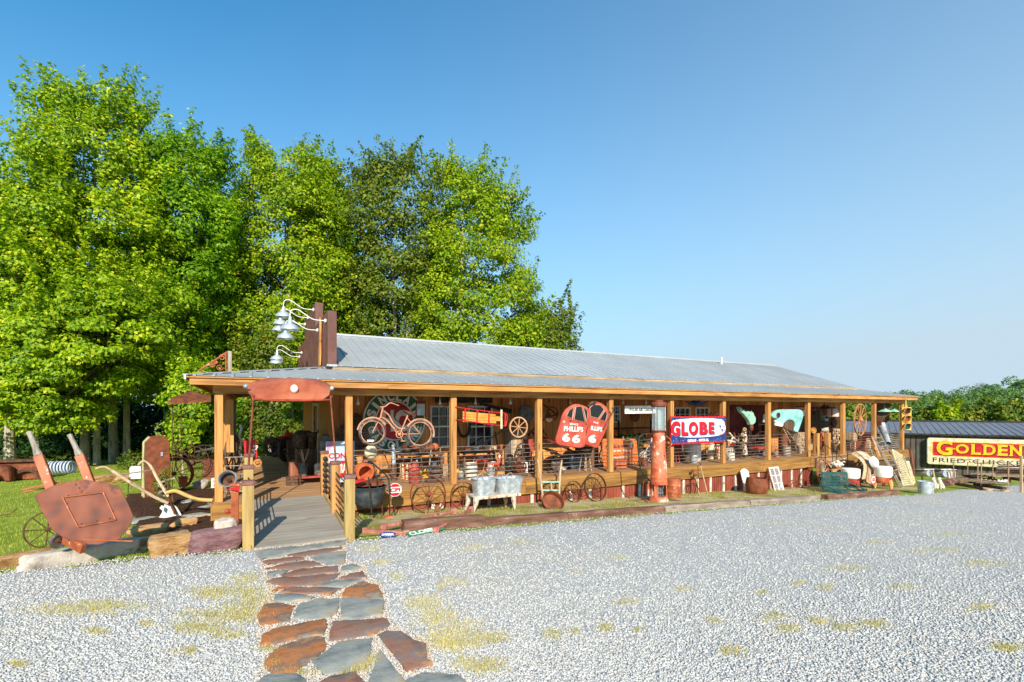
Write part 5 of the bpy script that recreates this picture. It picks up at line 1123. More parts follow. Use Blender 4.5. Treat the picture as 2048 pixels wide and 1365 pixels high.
# ---------------------------------------------------------------- bay 2
sl2 = thing('sled', 'red and yellow runner sled hung tilted under the beam', 'sled', Wp(6, 430, 380, Y=11.0)); SY = 11.0
def sq(a, b): return Wp(6, a, b, Y=SY)
for i, (t0, b0, t1, b1) in enumerate(((205, 232, 215+0, 262), (238, 262, 0, 0), (265, 288, 0, 0), (292, 312, 0, 0))):
    xe = (540, 600, 600, 545)[i]
    MB().prism(board([(218, 210+i*27), (218+4, 233+i*27), (xe, 262+i*22), (xe, 240+i*22)], SY, k=6), 0, .015, FY(SY)).build('slat', mat('varnished_slat_%d' % i, ['#b87a2c', '#dba04a'], 5) if i == 0 else bpy.data.materials['varnished_slat_0'], sl2)
for pts in ([(150, 168), (250, 182), (380, 200), (520, 218), (640, 232), (655, 280), (640, 355)], [(155, 292), (240, 300), (360, 318), (480, 338), (640, 355)]): MB().tube(zc(6, SY-.03, pts), .013, 6).build('runner', RED, sl2)
for x, y0, y1 in ((243, 185, 310), (360, 203, 320), (475, 215, 330), (632, 235, 350)): MB().beam(sq(x, y0)+Vector((0, -.03, 0)), sq(x-5, y1)+Vector((0, -.03, 0)), .035, .02, (0, 1, 0)).build('crossbar', RED, sl2)
MB().beam(sq(590, 195)+Vector((0, -.05, 0)), sq(590, 380)+Vector((0, -.05, 0)), .05, .02, (0, 1, 0)).build('steering_bar', CREAM, sl2)
MB().bar(sq(590, 140), sq(590, 195), .003, 4).build('hanging_wire', IRON, sl2)
p, r_ = wpx(1037, 834, 875.5, 11.0); hw = wheel('hanging_wheel', 'small pale wooden spoked wheel hanging by wires beside the sled', 'wheel', p, (0, 0, 0), r_, 8, mat('peach_old_wood', ['#a8704a', '#c8966c', '#d8ae88'], 6), .04, .03, (.03, .08), .01)
for dx in (-.18, .12): MB().bar((p.x+dx, 11.0, p.z+r_*2-.05), (p.x+dx, 11.0, 2.84), .003, 4).build('wire', IRON, hw)
sw = thing('crosscut_saw', 'dark crosscut saw blade hung slanting on the wall above the sled', 'saw', Wp(6, 540, 230, Y=13.3)); MB().prism(board([(385, 125), (700, 190), (695, 232), (400, 150)], 13.35, k=6), 0, .01, FY(13.35)).build('blade', IRON, sw); MB().bar(Wp(6, 385, 110, Y=13.33), Wp(6, 392, 160, Y=13.33), .02).build('handle', DARKW, sw)
one('black_board', MB().bx(P(872, 800, Y=13.3).x, P(985, 800, Y=13.3).x, 13.3, 13.35, P(900, 806, Y=13.3).z, P(900, 788, Y=13.3).z), IRON, 'black board fixed over the two tall windows', 'board')
hc = one('horse_collar', MB().tube(zc(6, 13.3, [(170, 270), (165, 340), (195, 430), (235, 455), (275, 430), (290, 350), (285, 290)]), .045, 8), IRON, 'black leather horse collar hanging between the two tall windows', 'collar')
c = Wp(6, 840, 235, Y=13.1); one('round_tin_tray', MB().lathe([(.28, 0), (.29, -.03), (.27, -.03), (.25, .02), (0, .02)], Matrix.Translation(c) @ WF, 30), OLDTIN, 'round grey tin tray on the wall behind the hanging wheel', 'tray')
for i, (a, b, m, lb) in enumerate((((300, 610), (660, 360), OLDTIN, 'long grey scythe pole slanting up to the hanging wheel'), ((990, 130), (1140, 240), RUSTD, 'rusty brace bar crossing the wall left of the truck doors'), ((990, 300), (1140, 240), RUSTD, 'rusty rod meeting the brace on the wall by the truck doors'), ((540, 410), (560, 560), DARKW, 'dark wooden handle hanging under the sled'), ((960, 330), (700, 620), IRON, 'black chain bar running down behind the third tall post'))):
    one('wall_tool', MB().bar(Wp(6, *a, Y=13.2), Wp(6, *b, Y=13.25), .022, 6), m, lb, 'tool')
# rocking horse toys
def horse(px, py, s_, lb):
    o = dk(px, py); t = thing('spring_horse', lb, 'toy horse', o); M_ = Matrix.Translation(o) @ Matrix.Diagonal((s_, s_, s_, 1))
    MB().tube([(-.22, 0, .36), (-.1, 0, .38), (.1, 0, .38), (.2, 0, .4), (.26, 0, .52), (.3, 0, .62)], [.06, .09, .085, .08, .055, .045], 10, M_).tube([(.28, 0, .64), (.34, 0, .63), (.42, 0, .56)], [.05, .05, .03], 8, M_).build('body', mat('orange_red_plastic', ['#b8402a', '#d4573a'], 4, rough=.4) if 'orange_red_plastic' not in bpy.data.materials else bpy.data.materials['orange_red_plastic'], t)
    for x, y in ((-.18, -.06), (-.18, .06), (.16, -.06), (.16, .06)): MB().tube([(x, y, .36), (x*1.3, y, .22), (x*1.7, y, .14)], [.035, .028, .02], 6, M_).build('leg', bpy.data.materials['orange_red_plastic'], t)
    MB().ell((.27, 0, .66), (.05, .03, .08), M=M_).ell((-.02, 0, .46), (.11, .09, .03), M=M_).build('mane_and_saddle', WHITE, t)
    for x in (-.4, .4):
        for y in (-.16, .16): MB().bar((x, y, 0), (x*.7, y, .5), .015, 6, M=M_).build('stand_leg', PIPE, t)
    MB().bar((-.5, -.16, .01), (.5, -.16, .01), .012, 6, M=M_).bar((-.5, .16, .01), (.5, .16, .01), .012, 6, M=M_).build('stand_base', PIPE, t)
    return t
horse(962, 944, .95, 'orange toy spring horse left of the black milk can'); horse(987, 948, .72, 'smaller orange toy spring horse right beside the black milk can')
cn = can(dk(1020, 949), .56, IRON, 'black painted milk can in front of the white box')
p = dk(1045, 948); wbx = thing('white_carton', 'white tin box with small blue and red label beside the black milk can', 'box', p)
MB().bx(p.x-.17, p.x+.17, p.y-.02, p.y+.2, DECK, DECK+.32).build('box', WHITE, wbx, .008); MB().bx(p.x-.13, p.x+.02, p.y-.026, p.y-.022, DECK+.13, DECK+.22).build('blue_label', NAVY, wbx); MB().bx(p.x+.04, p.x+.1, p.y-.026, p.y-.022, DECK+.13, DECK+.2).build('red_label', REDB, wbx)
a, b = P(1024, 900, Y=12.9), P(1057, 862, Y=12.9)
gb = thing('grey_cabinet', 'grey wooden cabinet behind the white box and iron wheels', 'cabinet', ((a.x+b.x)/2, 13.1, DECK)); MB().bx(a.x, b.x, 12.95, 13.4, DECK, b.z).build('carcass', GREYW, gb, .01); MB().bx(a.x+.05, b.x-.05, 12.93, 12.948, DECK+.3, b.z-.1).build('door', PALEW, gb)
p, r_ = wpx(1046, 886, 918, 12.6); wheel('cart_wheel', 'dark cast iron wheel propped against the grey cabinet', 'wheel', p, (0, 0, 0), r_, 6, DARKF, .06, .04, (.05, .1), .02)
one('wheel_block', MB().bx(p.x-.15, p.x+.15, 12.5, 12.7, DECK, p.z-.002), DARKW, 'dark block carrying the cast iron wheel', 'block')
a, b = P(925, 905, Y=12.7), P(1005, 905, Y=12.7); table(a.x, b.x, 12.65, 13.2, a.z, DARKW, 'low dark table under the window behind the toy horses')
mc_ = P(1003, 905, Y=12.9); bucket((mc_.x, 12.9, a.z+.002), .02, .05, .14, TERRA, 'small orange funnel on the dark table under the sled', 'funnel', 'funnel', handle=False)
g = random.Random(21)
for i, (px, py, m, lb) in enumerate(((935, 903, RUST, 'rusty box on the dark table left of the horses'), (950, 903, OLDTIN, 'grey tin on the dark table behind the taller horse'), (972, 903, DARKF, 'dark bundle on the dark table between the horses'), (986, 903, PALEW, 'pale wooden block on the dark table'))):
    p = P(px, py, Y=12.85); one('small_box', MB().box((p.x, 12.85, a.z+.07), (.16, .2, .13), rz=g.uniform(-20, 20)), m, lb, 'box', bev=.01)
for i, (px, py, m, lb) in enumerate(((922, 945, YELL, 'yellow scrap part left of the toy horses'), (938, 950, PALEW, 'pale scrap bundle by the toy horse stand'), (1000, 950, WOODZ, 'orange wooden block beside the smaller toy horse'), (968, 948, WOODX, 'honey board lying under the toy horses'))):
    p = dk(px, py); one('scrap_piece', MB().box((p.x, p.y, DECK+.05), (.25, .14, .1), rz=20*i-30), m, lb, 'scrap', bev=.01)
# washtub stand
wt = thing('washtub_stand', 'rusty white legged stand carrying two galvanised tubs', 'stand', G(1000, 1030)); TY = 10.0
a, b = Wp(6, 335, 1045, Y=TY), Wp(6, 785, 1045, Y=TY); zt = a.z
MB().bx(a.x, b.x, TY-.02, TY+.5, zt-.03, zt).bx(a.x, b.x, TY-.035, TY-.021, zt-.07, zt).build('frame', mat('rusty_white_enamel', ['#a89a88', '#cfc4b4', '#b07a58'], 5, rough=.5, chip='#8a4a2c', chips=.55), wt, .004)
RW = bpy.data.materials['rusty_white_enamel']
for x, dx in ((a.x+.06, -.08), (b.x-.18, .04)):
    for y in (TY+.02, TY+.44): MB().tube([(x, y, zt-.03), (x+dx*.3, y, zt-.2), (x+dx, y+(.0 if y < 10.2 else .05), GZ(x, y))], [.075, .055, .02], 8).build('leg', RW, wt)
for i, (pl_, lb) in enumerate((((330, 530), 'left galvanised washtub on the rusty white stand'), ((540, 795), 'right galvanised washtub on the rusty white stand'))):
    x0, x1 = Wp(6, pl_[0], 950, Y=TY+.2).x, Wp(6, pl_[1], 950, Y=TY+.2).x; h = Wp(6, 400, 885+8*i, Y=TY).z-zt
    t = thing('washtub', lb, 'tub', ((x0+x1)/2, TY+.24, zt+.002), group='galvanised washtubs'); w_ = (x1-x0)/2
    def rr(sx, sy, z, n=32, p=.45): return [(sx*math.copysign(abs(math.cos(a))**p, math.cos(a)), sy*math.copysign(abs(math.sin(a))**p, math.sin(a)), z) for a in [2*math.pi*j/n for j in range(n)]]
    L_ = [rr(w_*.84, .19, 0), rr(w_*.9, .205, h*.45), rr(w_*.925, .21, h*.5), rr(w_*.92, .212, h*.55), rr(w_, .235, h), rr(w_+.02, .25, h+.01), rr(w_-.01, .225, h+.004), rr(w_*.83, .18, .03)]
    mb = MB(); k = 32; mb.add([v_ for l in L_ for v_ in l], [(i_*k+j, i_*k+(j+1) % k, (i_+1)*k+(j+1) % k, (i_+1)*k+j) for i_ in range(len(L_)-1) for j in range(k)]+[tuple(range(k))[::-1], tuple(range((len(L_)-1)*k, len(L_)*k))])
    mb.build('body', GALV, t, local=True)
    for dx in ((-.02,) if i == 0 else (-.15, .12)): MB().tube([(dx-.1, .1, h), (dx-.06, .1, h+.08), (dx+.02, .1, h+.1), (dx+.08, .1, h+.02)], .008, 6).build('handle', PALEW, t, local=True)
# ---------------------------------------------------------------- bay 3: painted truck doors
def truck_door(lb, Y, outl, wins, texts, k=7, sw_=0):
    t = thing('truck_door', lb, 'car door', Wp(k, *outl[-1], Y=Y)); F = FY(Y)
    big = catmull([(a, b, 0) for a, b in outl], 3, closed=True); MB().prism(board([(v_.x, v_.y) for v_ in big], Y, k=k), -.07, 0, F).build('skin', REDDOOR, t, .012)
    for w_ in wins:
        q = board(w_, Y, k=k); MB().prism(q, .002, .006, F).build('window_pane', PANE, t)
        MB().tube([(x, Y-.01, z) for x, z in q], .009, 6, closed=True).build('window_frame', mat('pinkish_chrome', ['#a98272', '#c9a898'], 5, rough=.4) if 'pinkish_chrome' not in bpy.data.materials else bpy.data.materials['pinkish_chrome'], t)
    for st, (a, b), w_, h_, m, bo, rz in texts:
        c = Wp(k, a, b, Y=Y-.006); s_ = dep(c)/970/5.25; MB().text(st, Matrix.Translation(c) @ rotm(90, 0, 0) @ rotm(0, 0, -rz), w_*s_, h_*s_, .004, bo).build('lettering', m, t)
    return t
REDDOOR = mat('faded_red_car_paint', ['#9a3a2c', '#b44c3a', '#c06a54'], 2.5, rough=.45, chip='#8a5140', chips=.62, bump=.08)
d2 = truck_door('right painted truck door half behind the first, hung by the fourth post', 10.88, [(575, 560), (600, 460), (618, 330), (612, 210), (635, 150), (690, 125), (760, 145), (815, 200), (835, 300), (800, 430), (745, 540), (705, 612), (640, 590)],
    [[(625, 190), (665, 155), (735, 160), (775, 210), (715, 300), (635, 280)], [(785, 220), (808, 260), (790, 330), (728, 310)]],
    [('ILLIPS', (700, 408), 150, 46, WHITE, .03, 8), ('6', (655, 512), 100, 88, WHITE, .05, 10), ('VICE', (690, 345), 70, 18, WHITE, .02, 12)])
MB().tube(zc(7, 10.8, [(860, 190), (875, 210), (840, 290), (800, 360), (770, 410)]), .02, 6).tube(zc(7, 10.82, [(690, 130), (640, 140), (612, 180)]), .04, 8).build('weather_strip', DARKF, d2)
d1 = truck_door('left painted truck door with tall curved windows hung in the third bay', 10.72, [(275, 530), (300, 430), (330, 320), (350, 255), (400, 190), (480, 150), (560, 165), (625, 205), (635, 280), (615, 370), (590, 440), (575, 598), (430, 600), (300, 575)],
    [[(380, 275), (410, 215), (455, 185), (440, 300)], [(480, 180), (540, 175), (575, 340), (462, 315)], [(558, 185), (600, 225), (605, 290), (588, 320)]],
    [('PHILLIPS', (458, 412), 245, 54, WHITE, .03, 3), ('6', (380, 500), 98, 90, WHITE, .04, 4), ('6', (485, 514), 98, 90, WHITE, .04, 4), ('SERVICE', (462, 362), 110, 20, WHITE, .02, 6), ('13', (357, 335), 24, 24, WHITE, .02, 4)])
MB().bar(Wp(7, 440, 320, Y=10.7), Wp(7, 480, 180, Y=10.7), .012).bar(Wp(7, 590, 340, Y=10.7), Wp(7, 558, 185, Y=10.7), .01).build('window_pillar', bpy.data.materials['pinkish_chrome'], d1)
for x, y in ((430, 330), (590, 360), (555, 383)): MB().ell(Wp(7, x, y, Y=10.7), (.015, .02, .02)).build('handle_knob', RUSTD, d1)
# goose, trough, chair
gs = thing('goose_decoy', 'white plaster goose sitting on the deck by the third post', 'goose figure', dk(1115, 943)); o = dk(1114, 943)
MB().tube([o+Vector(v_) for v_ in ((-.12, 0, .2), (-.1, 0, .14), (.0, 0, .09), (.15, 0, .09), (.28, 0, .07), (.36, 0, .1))], [.03, .06, .085, .09, .06, .01], 10).ell(o+Vector((-.13, 0, .25)), (.06, .05, .06)).build('body', WHITE, gs)
MB().tube([o+Vector((-.17, 0, .25)), o+Vector((-.24, 0, .23))], [.02, .008], 6).build('beak', YELL, gs); MB().bar(o+Vector((-.13, 0, .3)), o+Vector((-.13, 0, .38)), .02).build('bow', WOODZ, gs)
p0, p1 = dk(1128, 938), dk(1158, 934); tg = thing('water_trough', 'blue grey enamel trough below the painted truck doors', 'trough', (p0+p1)/2)
a, b = P(1126, 912, Y=12.4), P(1165, 912, Y=12.4); MB().prism([(a.x+.08, DECK), (b.x-.05, DECK), (b.x, a.z), (a.x, a.z)], 0, .5, fr((0, 12.6, 0))).build('tank', mat('blue_grey_enamel', ['#3f4c55', '#5a6a74'], 5, rough=.4), tg, .02)
cm = thing('armchair', 'rusty red metal lawn chair behind the third post', 'chair', dk(1070, 945)); o = P(1070, 940, Y=12.6); o.z = DECK
for x in (-.28, .1):
    MB().tube([o+Vector(v_) for v_ in ((x, -.25, 0), (x, -.25, .55), (x, .2, .58), (x, .3, .95))], .022, 6).build('side_frame', RUSTD, cm)
MB().bx(o.x-.26, o.x+.08, o.y-.2, o.y+.2, .72+.36, .72+.39).build('seat', RUSTR, cm); MB().beam(o+Vector((-.09, .22, .45)), o+Vector((-.09, .3, .9)), .34, .03).build('backrest', RUSTR, cm)
one('yellow_cloth', MB().prism(board([(1100, 898), (1118, 903), (1105, 910)], 12.4), -.1, 0, FY(12.4)), WOODZ, 'small ochre board on the metal lawn chair', 'board')
a, b = P(1168, 938, Y=12.2), P(1198, 895, Y=12.2); one('dark_cabinet', MB().bx(a.x, b.x, 12.2, 12.7, DECK, b.z), DARKW, 'dark brown wooden cabinet below the right painted door', 'cabinet', bev=.02)
a, b = P(1150, 905, Y=13), P(1065, 866, Y=13); one('red_shaft', MB().beam(a, b, .08, .06), DKRED, 'dark red wagon shaft leaning behind the left painted door', 'shaft')
# hand truck + basin
ht = thing('hand_truck', 'weathered wooden hand truck standing behind the rusty basin', 'hand truck', Wp(7, 230, 1200, Y=10.2)); HY = 10.3
MB().tube([Wp(7, 80, 730, Y=HY+.35), Wp(7, 100, 850, Y=HY+.2), Wp(7, 135, 1130, Y=HY)], [.018, .026, .03], 8).build('side_rail', PALEW, ht); MB().tube([Wp(7, 335, 740, Y=HY+.35), Wp(7, 318, 860, Y=HY+.2), Wp(7, 305, 1100, Y=HY)], [.022, .026, .03], 8).build('side_rail', PALEW, ht)
MB().bar(Wp(7, 222, 960, Y=HY+.1), Wp(7, 228, 1100, Y=HY), .022).build('centre_slat', PALEW, ht)
for y in (967, 1055): MB().beam(Wp(7, 115, y, Y=HY+.07), Wp(7, 312, y, Y=HY+.07), .02, .04).build('crossbar', MINT, ht)
bs = thing('iron_basin', 'round rusty brown iron basin tilted toward the gravel', 'basin', G(1107, 1028)); c = Wp(7, 245, 1170, Y=9.85)
MB().lathe([(.2, -.17), (.25, -.15), (.275, 0), (.285, .01), (.27, .01), (.245, -.12), (0, -.14)], Matrix.Translation(c) @ rotm(52, 0, -8), 32).build('bowl', RUST, bs)
MB().ring(.26, .235, -.13, .0, Matrix.Translation(c+Vector((.02, .08, -.14))), 28).build('lower_ring', RUSTD, bs)
# ---------------------------------------------------------------- bay 4
os_ = thing('orange_sign', 'orange tin notice board with black and white lettering behind the rail', 'sign', P(1235, 935, Y=11.9)); OY = 11.9
q = board([(748, 555), (752, 530), (775, 515), (1095, 515), (1120, 535), (1140, 760), (1135, 775), (775, 812)], OY, k=7); MB().prism(q, -.02, 0, FY(OY)).build('plate', mat('orange_sign_paint', ['#c85a22', '#dc7030', '#e08348'], 4, rough=.5, chip='#b8946e', chips=.66), os_, .006)
def stx(mb, st, a, b, w_, h_, Y, k=7, bo=.03, rz=0): c = Wp(k, a, b, Y=Y); s_ = dep(c)/970/ZR[k][2]; return mb.text(st, Matrix.Translation(c) @ rotm(90, 0, 0) @ rotm(0, 0, -rz), w_*s_, h_*s_, .004, bo)
stx(MB(), 'PARKING IN POSTS', 915, 597, 270*1.15, 26, OY-.006).build('lettering', BLACKP, os_); stx(MB(), '?', 1065, 575, 34, 60, OY-.006).build('question_mark', WHITE, os_); stx(MB(), 'THIS  SIGN    THE WAY', 960, 640, 260, 18, OY-.006).build('lettering', WHITE, os_); stx(MB(), 'AREAS ONLY', 960, 712, 240, 20, OY-.006).build('lettering', WHITE, os_)
pc = thing('white_sign_board', 'long white sign board with grey capital letters under the beam', 'sign', P(1280, 826, Y=11.3)); WY = 11.4
MB().prism(board([(998, 170), (1320, 165), (1320, 248), (998, 252)], WY, k=7), -.03, 0, FY(WY)).build('plate', WHITE, pc, .004); stx(MB(), 'POLAR AIR CARDS', 1165, 211, 315, 30, WY-.004, bo=.03).build('lettering', BLACKP, pc)
for x in (1252, 1316): MB().bar(P(x, 812, Y=WY+.01), P(x, 797, Y=WY+.01), .004, 4).build('hanger', IRON, pc)
bn = thing('iron_bench', 'dark frame table with iron hooks behind the white letter board', 'table', P(1270, 935, Y=12.8))
a, b = P(1235, 860, Y=12.9), P(1290, 846, Y=12.9); MB().bx(a.x, b.x+.3, 12.8, 13.3, a.z+.02, a.z+.06).bx(a.x, b.x+.2, 12.8, 13.3, a.z-.25, a.z-.22).build('shelf', IRON, bn)
for x in (a.x+.03, b.x+.25): MB().bx(x-.02, x+.02, 12.85, 12.9, DECK, b.z+.1).build('leg', IRON, bn)
g = random.Random(31); mb = MB()
for i in range(60): x = g.uniform(a.x, b.x+.1); mb.beam((x, g.uniform(12.6, 13), a.z-.55+g.uniform(0, .3)), (x+g.uniform(-.15, .15), 12.8+g.uniform(-.2, .2), a.z-.45+g.uniform(0, .35)), .04, .01)
one('fern_heap', mb, GREEN, 'dark green fern heap above the orange notice board', 'plant')
# cart behind gas pump
p, r_ = wpx(1307, 890, 926, 12.2); p.z = max(p.z, DECK); wheel('cart_wheel', 'thin rimmed white wheel left of the glass topped pump', 'wheel', p, (-5, 0, -8), r_, 10, WHITED, .03, .015, (.03, .1), .006)
g = random.Random(41)
for i, (px, py, s_, m, lb) in enumerate(((1290, 905, .3, WHITED, 'crumpled pale canvas heap left of the glass pump'), (1312, 925, .25, PALEW, 'pale driftwood lump behind the white wheel'), (1298, 882, .2, WHITED, 'white rag on the crate stack'))):
    p = P(px, py, Y=12.7); rock('canvas_heap', lb, 'heap', (p.x, 12.7, p.z-s_*.5 if i == 2 else DECK), (s_*1.6, s_*1.4, s_*1.5 if i < 2 else s_), m, 90+i)
p = P(1296, 895, Y=12.8); crate((p.x+.1, 13.05, DECK), .7, .4, .45, DARKW, 'dark slatted crate under the white rag left of the pump')
bucket(Wp(7, 1245, 528, Y=12.6), .08, .1, .18, TERRA, 'small terracotta pot above the white wheel', 'flower_pot', 'flower pot', handle=False)
# ---- glass topped gas pump
gp = thing('visible_gas_pump', 'tall faded orange red pump with a glass cylinder on top', 'gas pump', G(1317, 1005))
GX, GYY = P(1317.5, 990, Y=9.85).x, 9.85; gz0 = P(1317, 1001, Y=9.85).z; T = Matrix.Translation((GX, GYY, gz0)) @ Matrix.Diagonal((.87, .87, 1, 1)); sc_ = dep((GX, GYY))/970/5.461
def zz(b): return (1222-b)*sc_
ORP = mat('sunbleached_orange_red_paint', ['#984028', '#c05c3c', '#cc7a58', '#a86848'], 3, rough=.5, chip='#e4c9b6', chips=.545, chipsc=2.6, bump=.15)
MB().lathe([(.30, -.02), (.30, .02), (.275, .05), (.27, .11)], T, 36).build('foot', ORP, gp)
for a in (25, 155, 205, 335, 90): MB().beam((GX+.213*math.cos(R(a)), GYY+.213*math.sin(R(a)), gz0+.1), (GX+.196*math.cos(R(a)), GYY+.196*math.sin(R(a)), gz0+zz(1040)), .1 if a != 90 else .4, .02, up=(math.cos(R(a)), math.sin(R(a)), 0)).build('corner_panel', ORP, gp)
for dx in (-.07, .0, .07): MB().bar((GX+dx, GYY-.05, gz0+.1), (GX+dx, GYY-.05, gz0+zz(1040)), .028, 10).ell((GX+dx, GYY-.05, gz0+.2), .05).build('inner_pipe', OLDTIN, gp)
MB().lathe([(.262, zz(1045)), (.266, zz(1035)), (.262, zz(1000)), (.258, zz(985)), (.272, zz(975)), (.272, zz(960)), (.25, zz(955)), (.24, zz(800)), (.215, zz(650)), (.19, zz(520)), (.172, zz(480)), (.19, zz(474)), (.19, zz(470))], T, 40).build('tapered_column', ORP, gp)
MB().lathe([(.2, zz(472)), (.24, zz(468)), (.24, zz(460)), (.2, zz(456))], T, 32).build('lower_flange', RUST, gp)
MB().lathe([(.2, zz(456)), (.2, zz(200))], T, 32, caps=False).build('glass_cylinder', CLEAR, gp)
for i, a in enumerate((20, 110, 200, 290)): MB().bar((GX+.187*math.cos(R(a)), GYY+.187*math.sin(R(a)), gz0+zz(460)), (GX+.187*math.cos(R(a)), GYY+.187*math.sin(R(a)), gz0+zz(195)), .009, 6).build('tie_rod', WHITED, gp)
gs_ = MB().bx(GX-.05, GX+.05, GYY-.02, GYY-.01, gz0+zz(450), gz0+zz(205)).build('gallon_scale', mat('pale_green_scale', ['#a9b8ac', '#c4cfc2'], 5), gp); mk = MB()
for i in range(14): mk.bx(GX-.045, GX+.045-(.03 if i % 2 else 0), GYY-.024, GYY-.021, gz0+zz(440-i*17), gz0+zz(436-i*17))
mk.build('scale_marks', BLACKP, gs_)
MB().lathe([(.21, zz(203)), (.245, zz(195)), (.25, zz(170)), (.235, zz(152)), (.14, zz(146)), (.14, zz(136)), (.12, zz(128)), (0, zz(126))], T, 32).build('cap', RUSTB, gp)
MB().lathe([(.07, 0), (.07, .01), (0, .012)], Matrix.Translation((GX-.02, GYY-.166, gz0+zz(540))) @ rotm(86, 0, 0), 20).build('round_badge', WHITED, gp)
MB().prism([(-.028, .028), (.028, .028), (0, -.03)], 0, .006, Matrix.Translation((GX, GYY-.196, gz0+zz(735))) @ rotm(84, 0, 0)).build('keyhole_mark', IRON, gp)
MB().tube(catmull([(GX+.2, GYY-.05, gz0+zz(520)), (GX+.3, GYY-.12, gz0+zz(560)), (GX+.36, GYY-.1, gz0+zz(620)), (GX+.3, GYY-.03, gz0+zz(650))]), .02, 8).ell((GX+.31, GYY-.05, gz0+zz(600)), .05).build('crank_handle', RUSTO, gp)
MB().tube(zc(8, 9.7, [(240, 480), (130, 490), (90, 560), (95, 700), (110, 840), (150, 930), (215, 985), (245, 1080)]), .018, 8).build('hose', IRON, gp)
MB().tube(zc(8, 9.75, [(135, 1180), (150, 1000), (215, 990)]), .02, 8).tube(zc(8, 9.7, [(130, 1190), (190, 1225), (270, 1230), (330, 1222)]), .016, 8).build('hose_tail', RUSTD, gp)
MB().bar((GX+.27, GYY+.1, gz0+.3), (GX+.27, GYY+.1, gz0+zz(640)), .012, 8).build('side_pipe', GALV, gp)
one('pump_plinth', MB().bx(P(1294, 1000, Y=9.6).x, P(1362, 1000, Y=9.6).x, 9.5, 10.3, GZ(10, 10)-.1, gz0-.02), TIMB, 'dark timber plinth under the glass topped pump', 'plinth', bev=.015)
ds = thing('rusty_oil_drum', 'faded orange drum standing right of the glass topped pump', 'drum', P(1347, 1000, Y=10.4)); o = P(1346, 997, Y=10.35); h = (P(1346, 957, Y=10.35).z-o.z); pr = [(.22, 0)]
for q in (.0, .3, .34, .38, .62, .66, .7, 1): pr.append((.22+(.012 if q in (.34, .66) else 0), h*q))
MB().lathe(pr+[(.21, h), (.21, h-.02), (0, h-.02)], Matrix.Translation(o), 30).build('body', RUSTO, ds)
# ---------------------------------------------------------------- bay 5: long enamel sign
gs = thing('long_enamel_sign', 'long white and blue enamel sign with red letters hung on the posts', 'sign', P(1400, 889, Y=10.86)); GY = 10.86
x0, x1, z0, z1 = P(1341.5, 860, Y=GY).x, P(1452, 860, Y=GY).x, 1.445, 2.325
Wd, Hh = x1-x0, z1-z0
MB().bx(x0, x1, GY, GY+.04, z0, z1).build('frame', REDB, gs, .004)
MB().bx(x0+.01, x1-.01, GY-.006, GY-.001, z0+.05, z1-.04).build('blue_field', NAVY, gs)
oval = [(-.49, -.16), (-.3, -.27), (0, -.3), (.3, -.27), (.44, -.18), (.485, 0), (.44, .3), (.3, .37), (0, .4), (-.3, .37), (-.49, .28)]
ov = catmull([(x0+Wd/2+a*Wd, z0+Hh/2+.03*Hh+b*Hh, 0) for a, b in oval], 4, closed=True); MB().prism([(max(x0+.012, v_.x), v_.y) for v_ in ov], .008, .011, FY(GY)).build('white_oval', WHITE, gs)
xs_ = [445, 560, 640, 757, 858]; xe_ = [545, 632, 740, 845, 918]; ht_ = [165, 150, 146, 140, 128]
for off, m, yy in ((.035, NAVY, -.002), (0, REDB, -.006)):
    mb = MB()
    for ch_, a, b, h_ in zip('GLOBE', xs_, xe_, ht_):
        cxm = (a+b)/2; c = Wp(8, cxm, 420, Y=GY-.013+yy); wl_ = (Wp(8, b, 400, Y=GY).x-Wp(8, a, 400, Y=GY).x); s_ = dep(c)/970/5.461
        mb.text(ch_, Matrix.Translation((c.x+off, GY-.014+yy, z0+Hh*.565-off)) @ rotm(90, 0, 0), wl_*.98, h_*s_, .004, .05)
    mb.build('lettering', m, gs)
c = Wp(8, 1001, 435, Y=GY-.015); r_ = .21
gl_ = MB().ring(r_, r_-.012, 0, .004, Matrix.Translation((c.x, GY-.013, z0+Hh*.53)) @ WF, 36).build('globe_outline', REDB, gs)
mp_ = MB()
for pts in ([(-.6, .5), (-.3, .55), (-.1, .35), (-.3, .1), (-.15, -.05), (-.3, -.1), (-.5, .2)], [(-.05, .0), (.2, -.05), (.3, -.3), (.1, -.7), (0, -.5), (-.1, -.2)], [(.35, .5), (.7, .3), (.6, .0), (.45, .2)], [(.5, -.1), (.75, -.2), (.6, -.5)]):
    mp_.prism([(c.x+a*r_, z0+Hh*.53+b*r_) for a, b in pts], .0, .003, FY(GY-.014))
mp_.build('globe_map', NAVY, gs)
stx(MB(), 'GASOLINE  -  MOTOR OIL', 745, 552, 330, 30, GY-.012, 8, .04).build('lettering', WHITE, gs)
g = random.Random(17); st_ = MB()
for i in range(70):
    u_ = g.uniform(.02, .98); top_ = g.random() < .5; zq_ = z1-.055-g.uniform(0, .07) if top_ else z0+.06+g.uniform(0, .09)
    if not top_ and .25 < u_ < .75: continue
    st_.box((x0+u_*Wd, GY-.008, zq_), (.012, .003, .012))
st_.build('star_flecks', WHITE, gs)
o = dk(1384, 922); barrel((o.x, o.y, DECK), .3, .62, WHITE, 'white painted drum on the deck under the long enamel sign', 1.0, 'drum', 'drum', 0)
o = dk(1358, 925); boxthing('red_chest', 'dark red chest left of the white drum', 'chest', 1350, 1364, 888, 922, 12.2, .5, DKRED, z=DECK)
for i, (px, py, h, m, lb) in enumerate(((1423, 918, .6, CREAM, 'left cream milk can below the long enamel sign'), (1436, 919, .55, CREAM, 'right cream milk can below the long enamel sign'))): can(dk(px, py), h, m, lb)
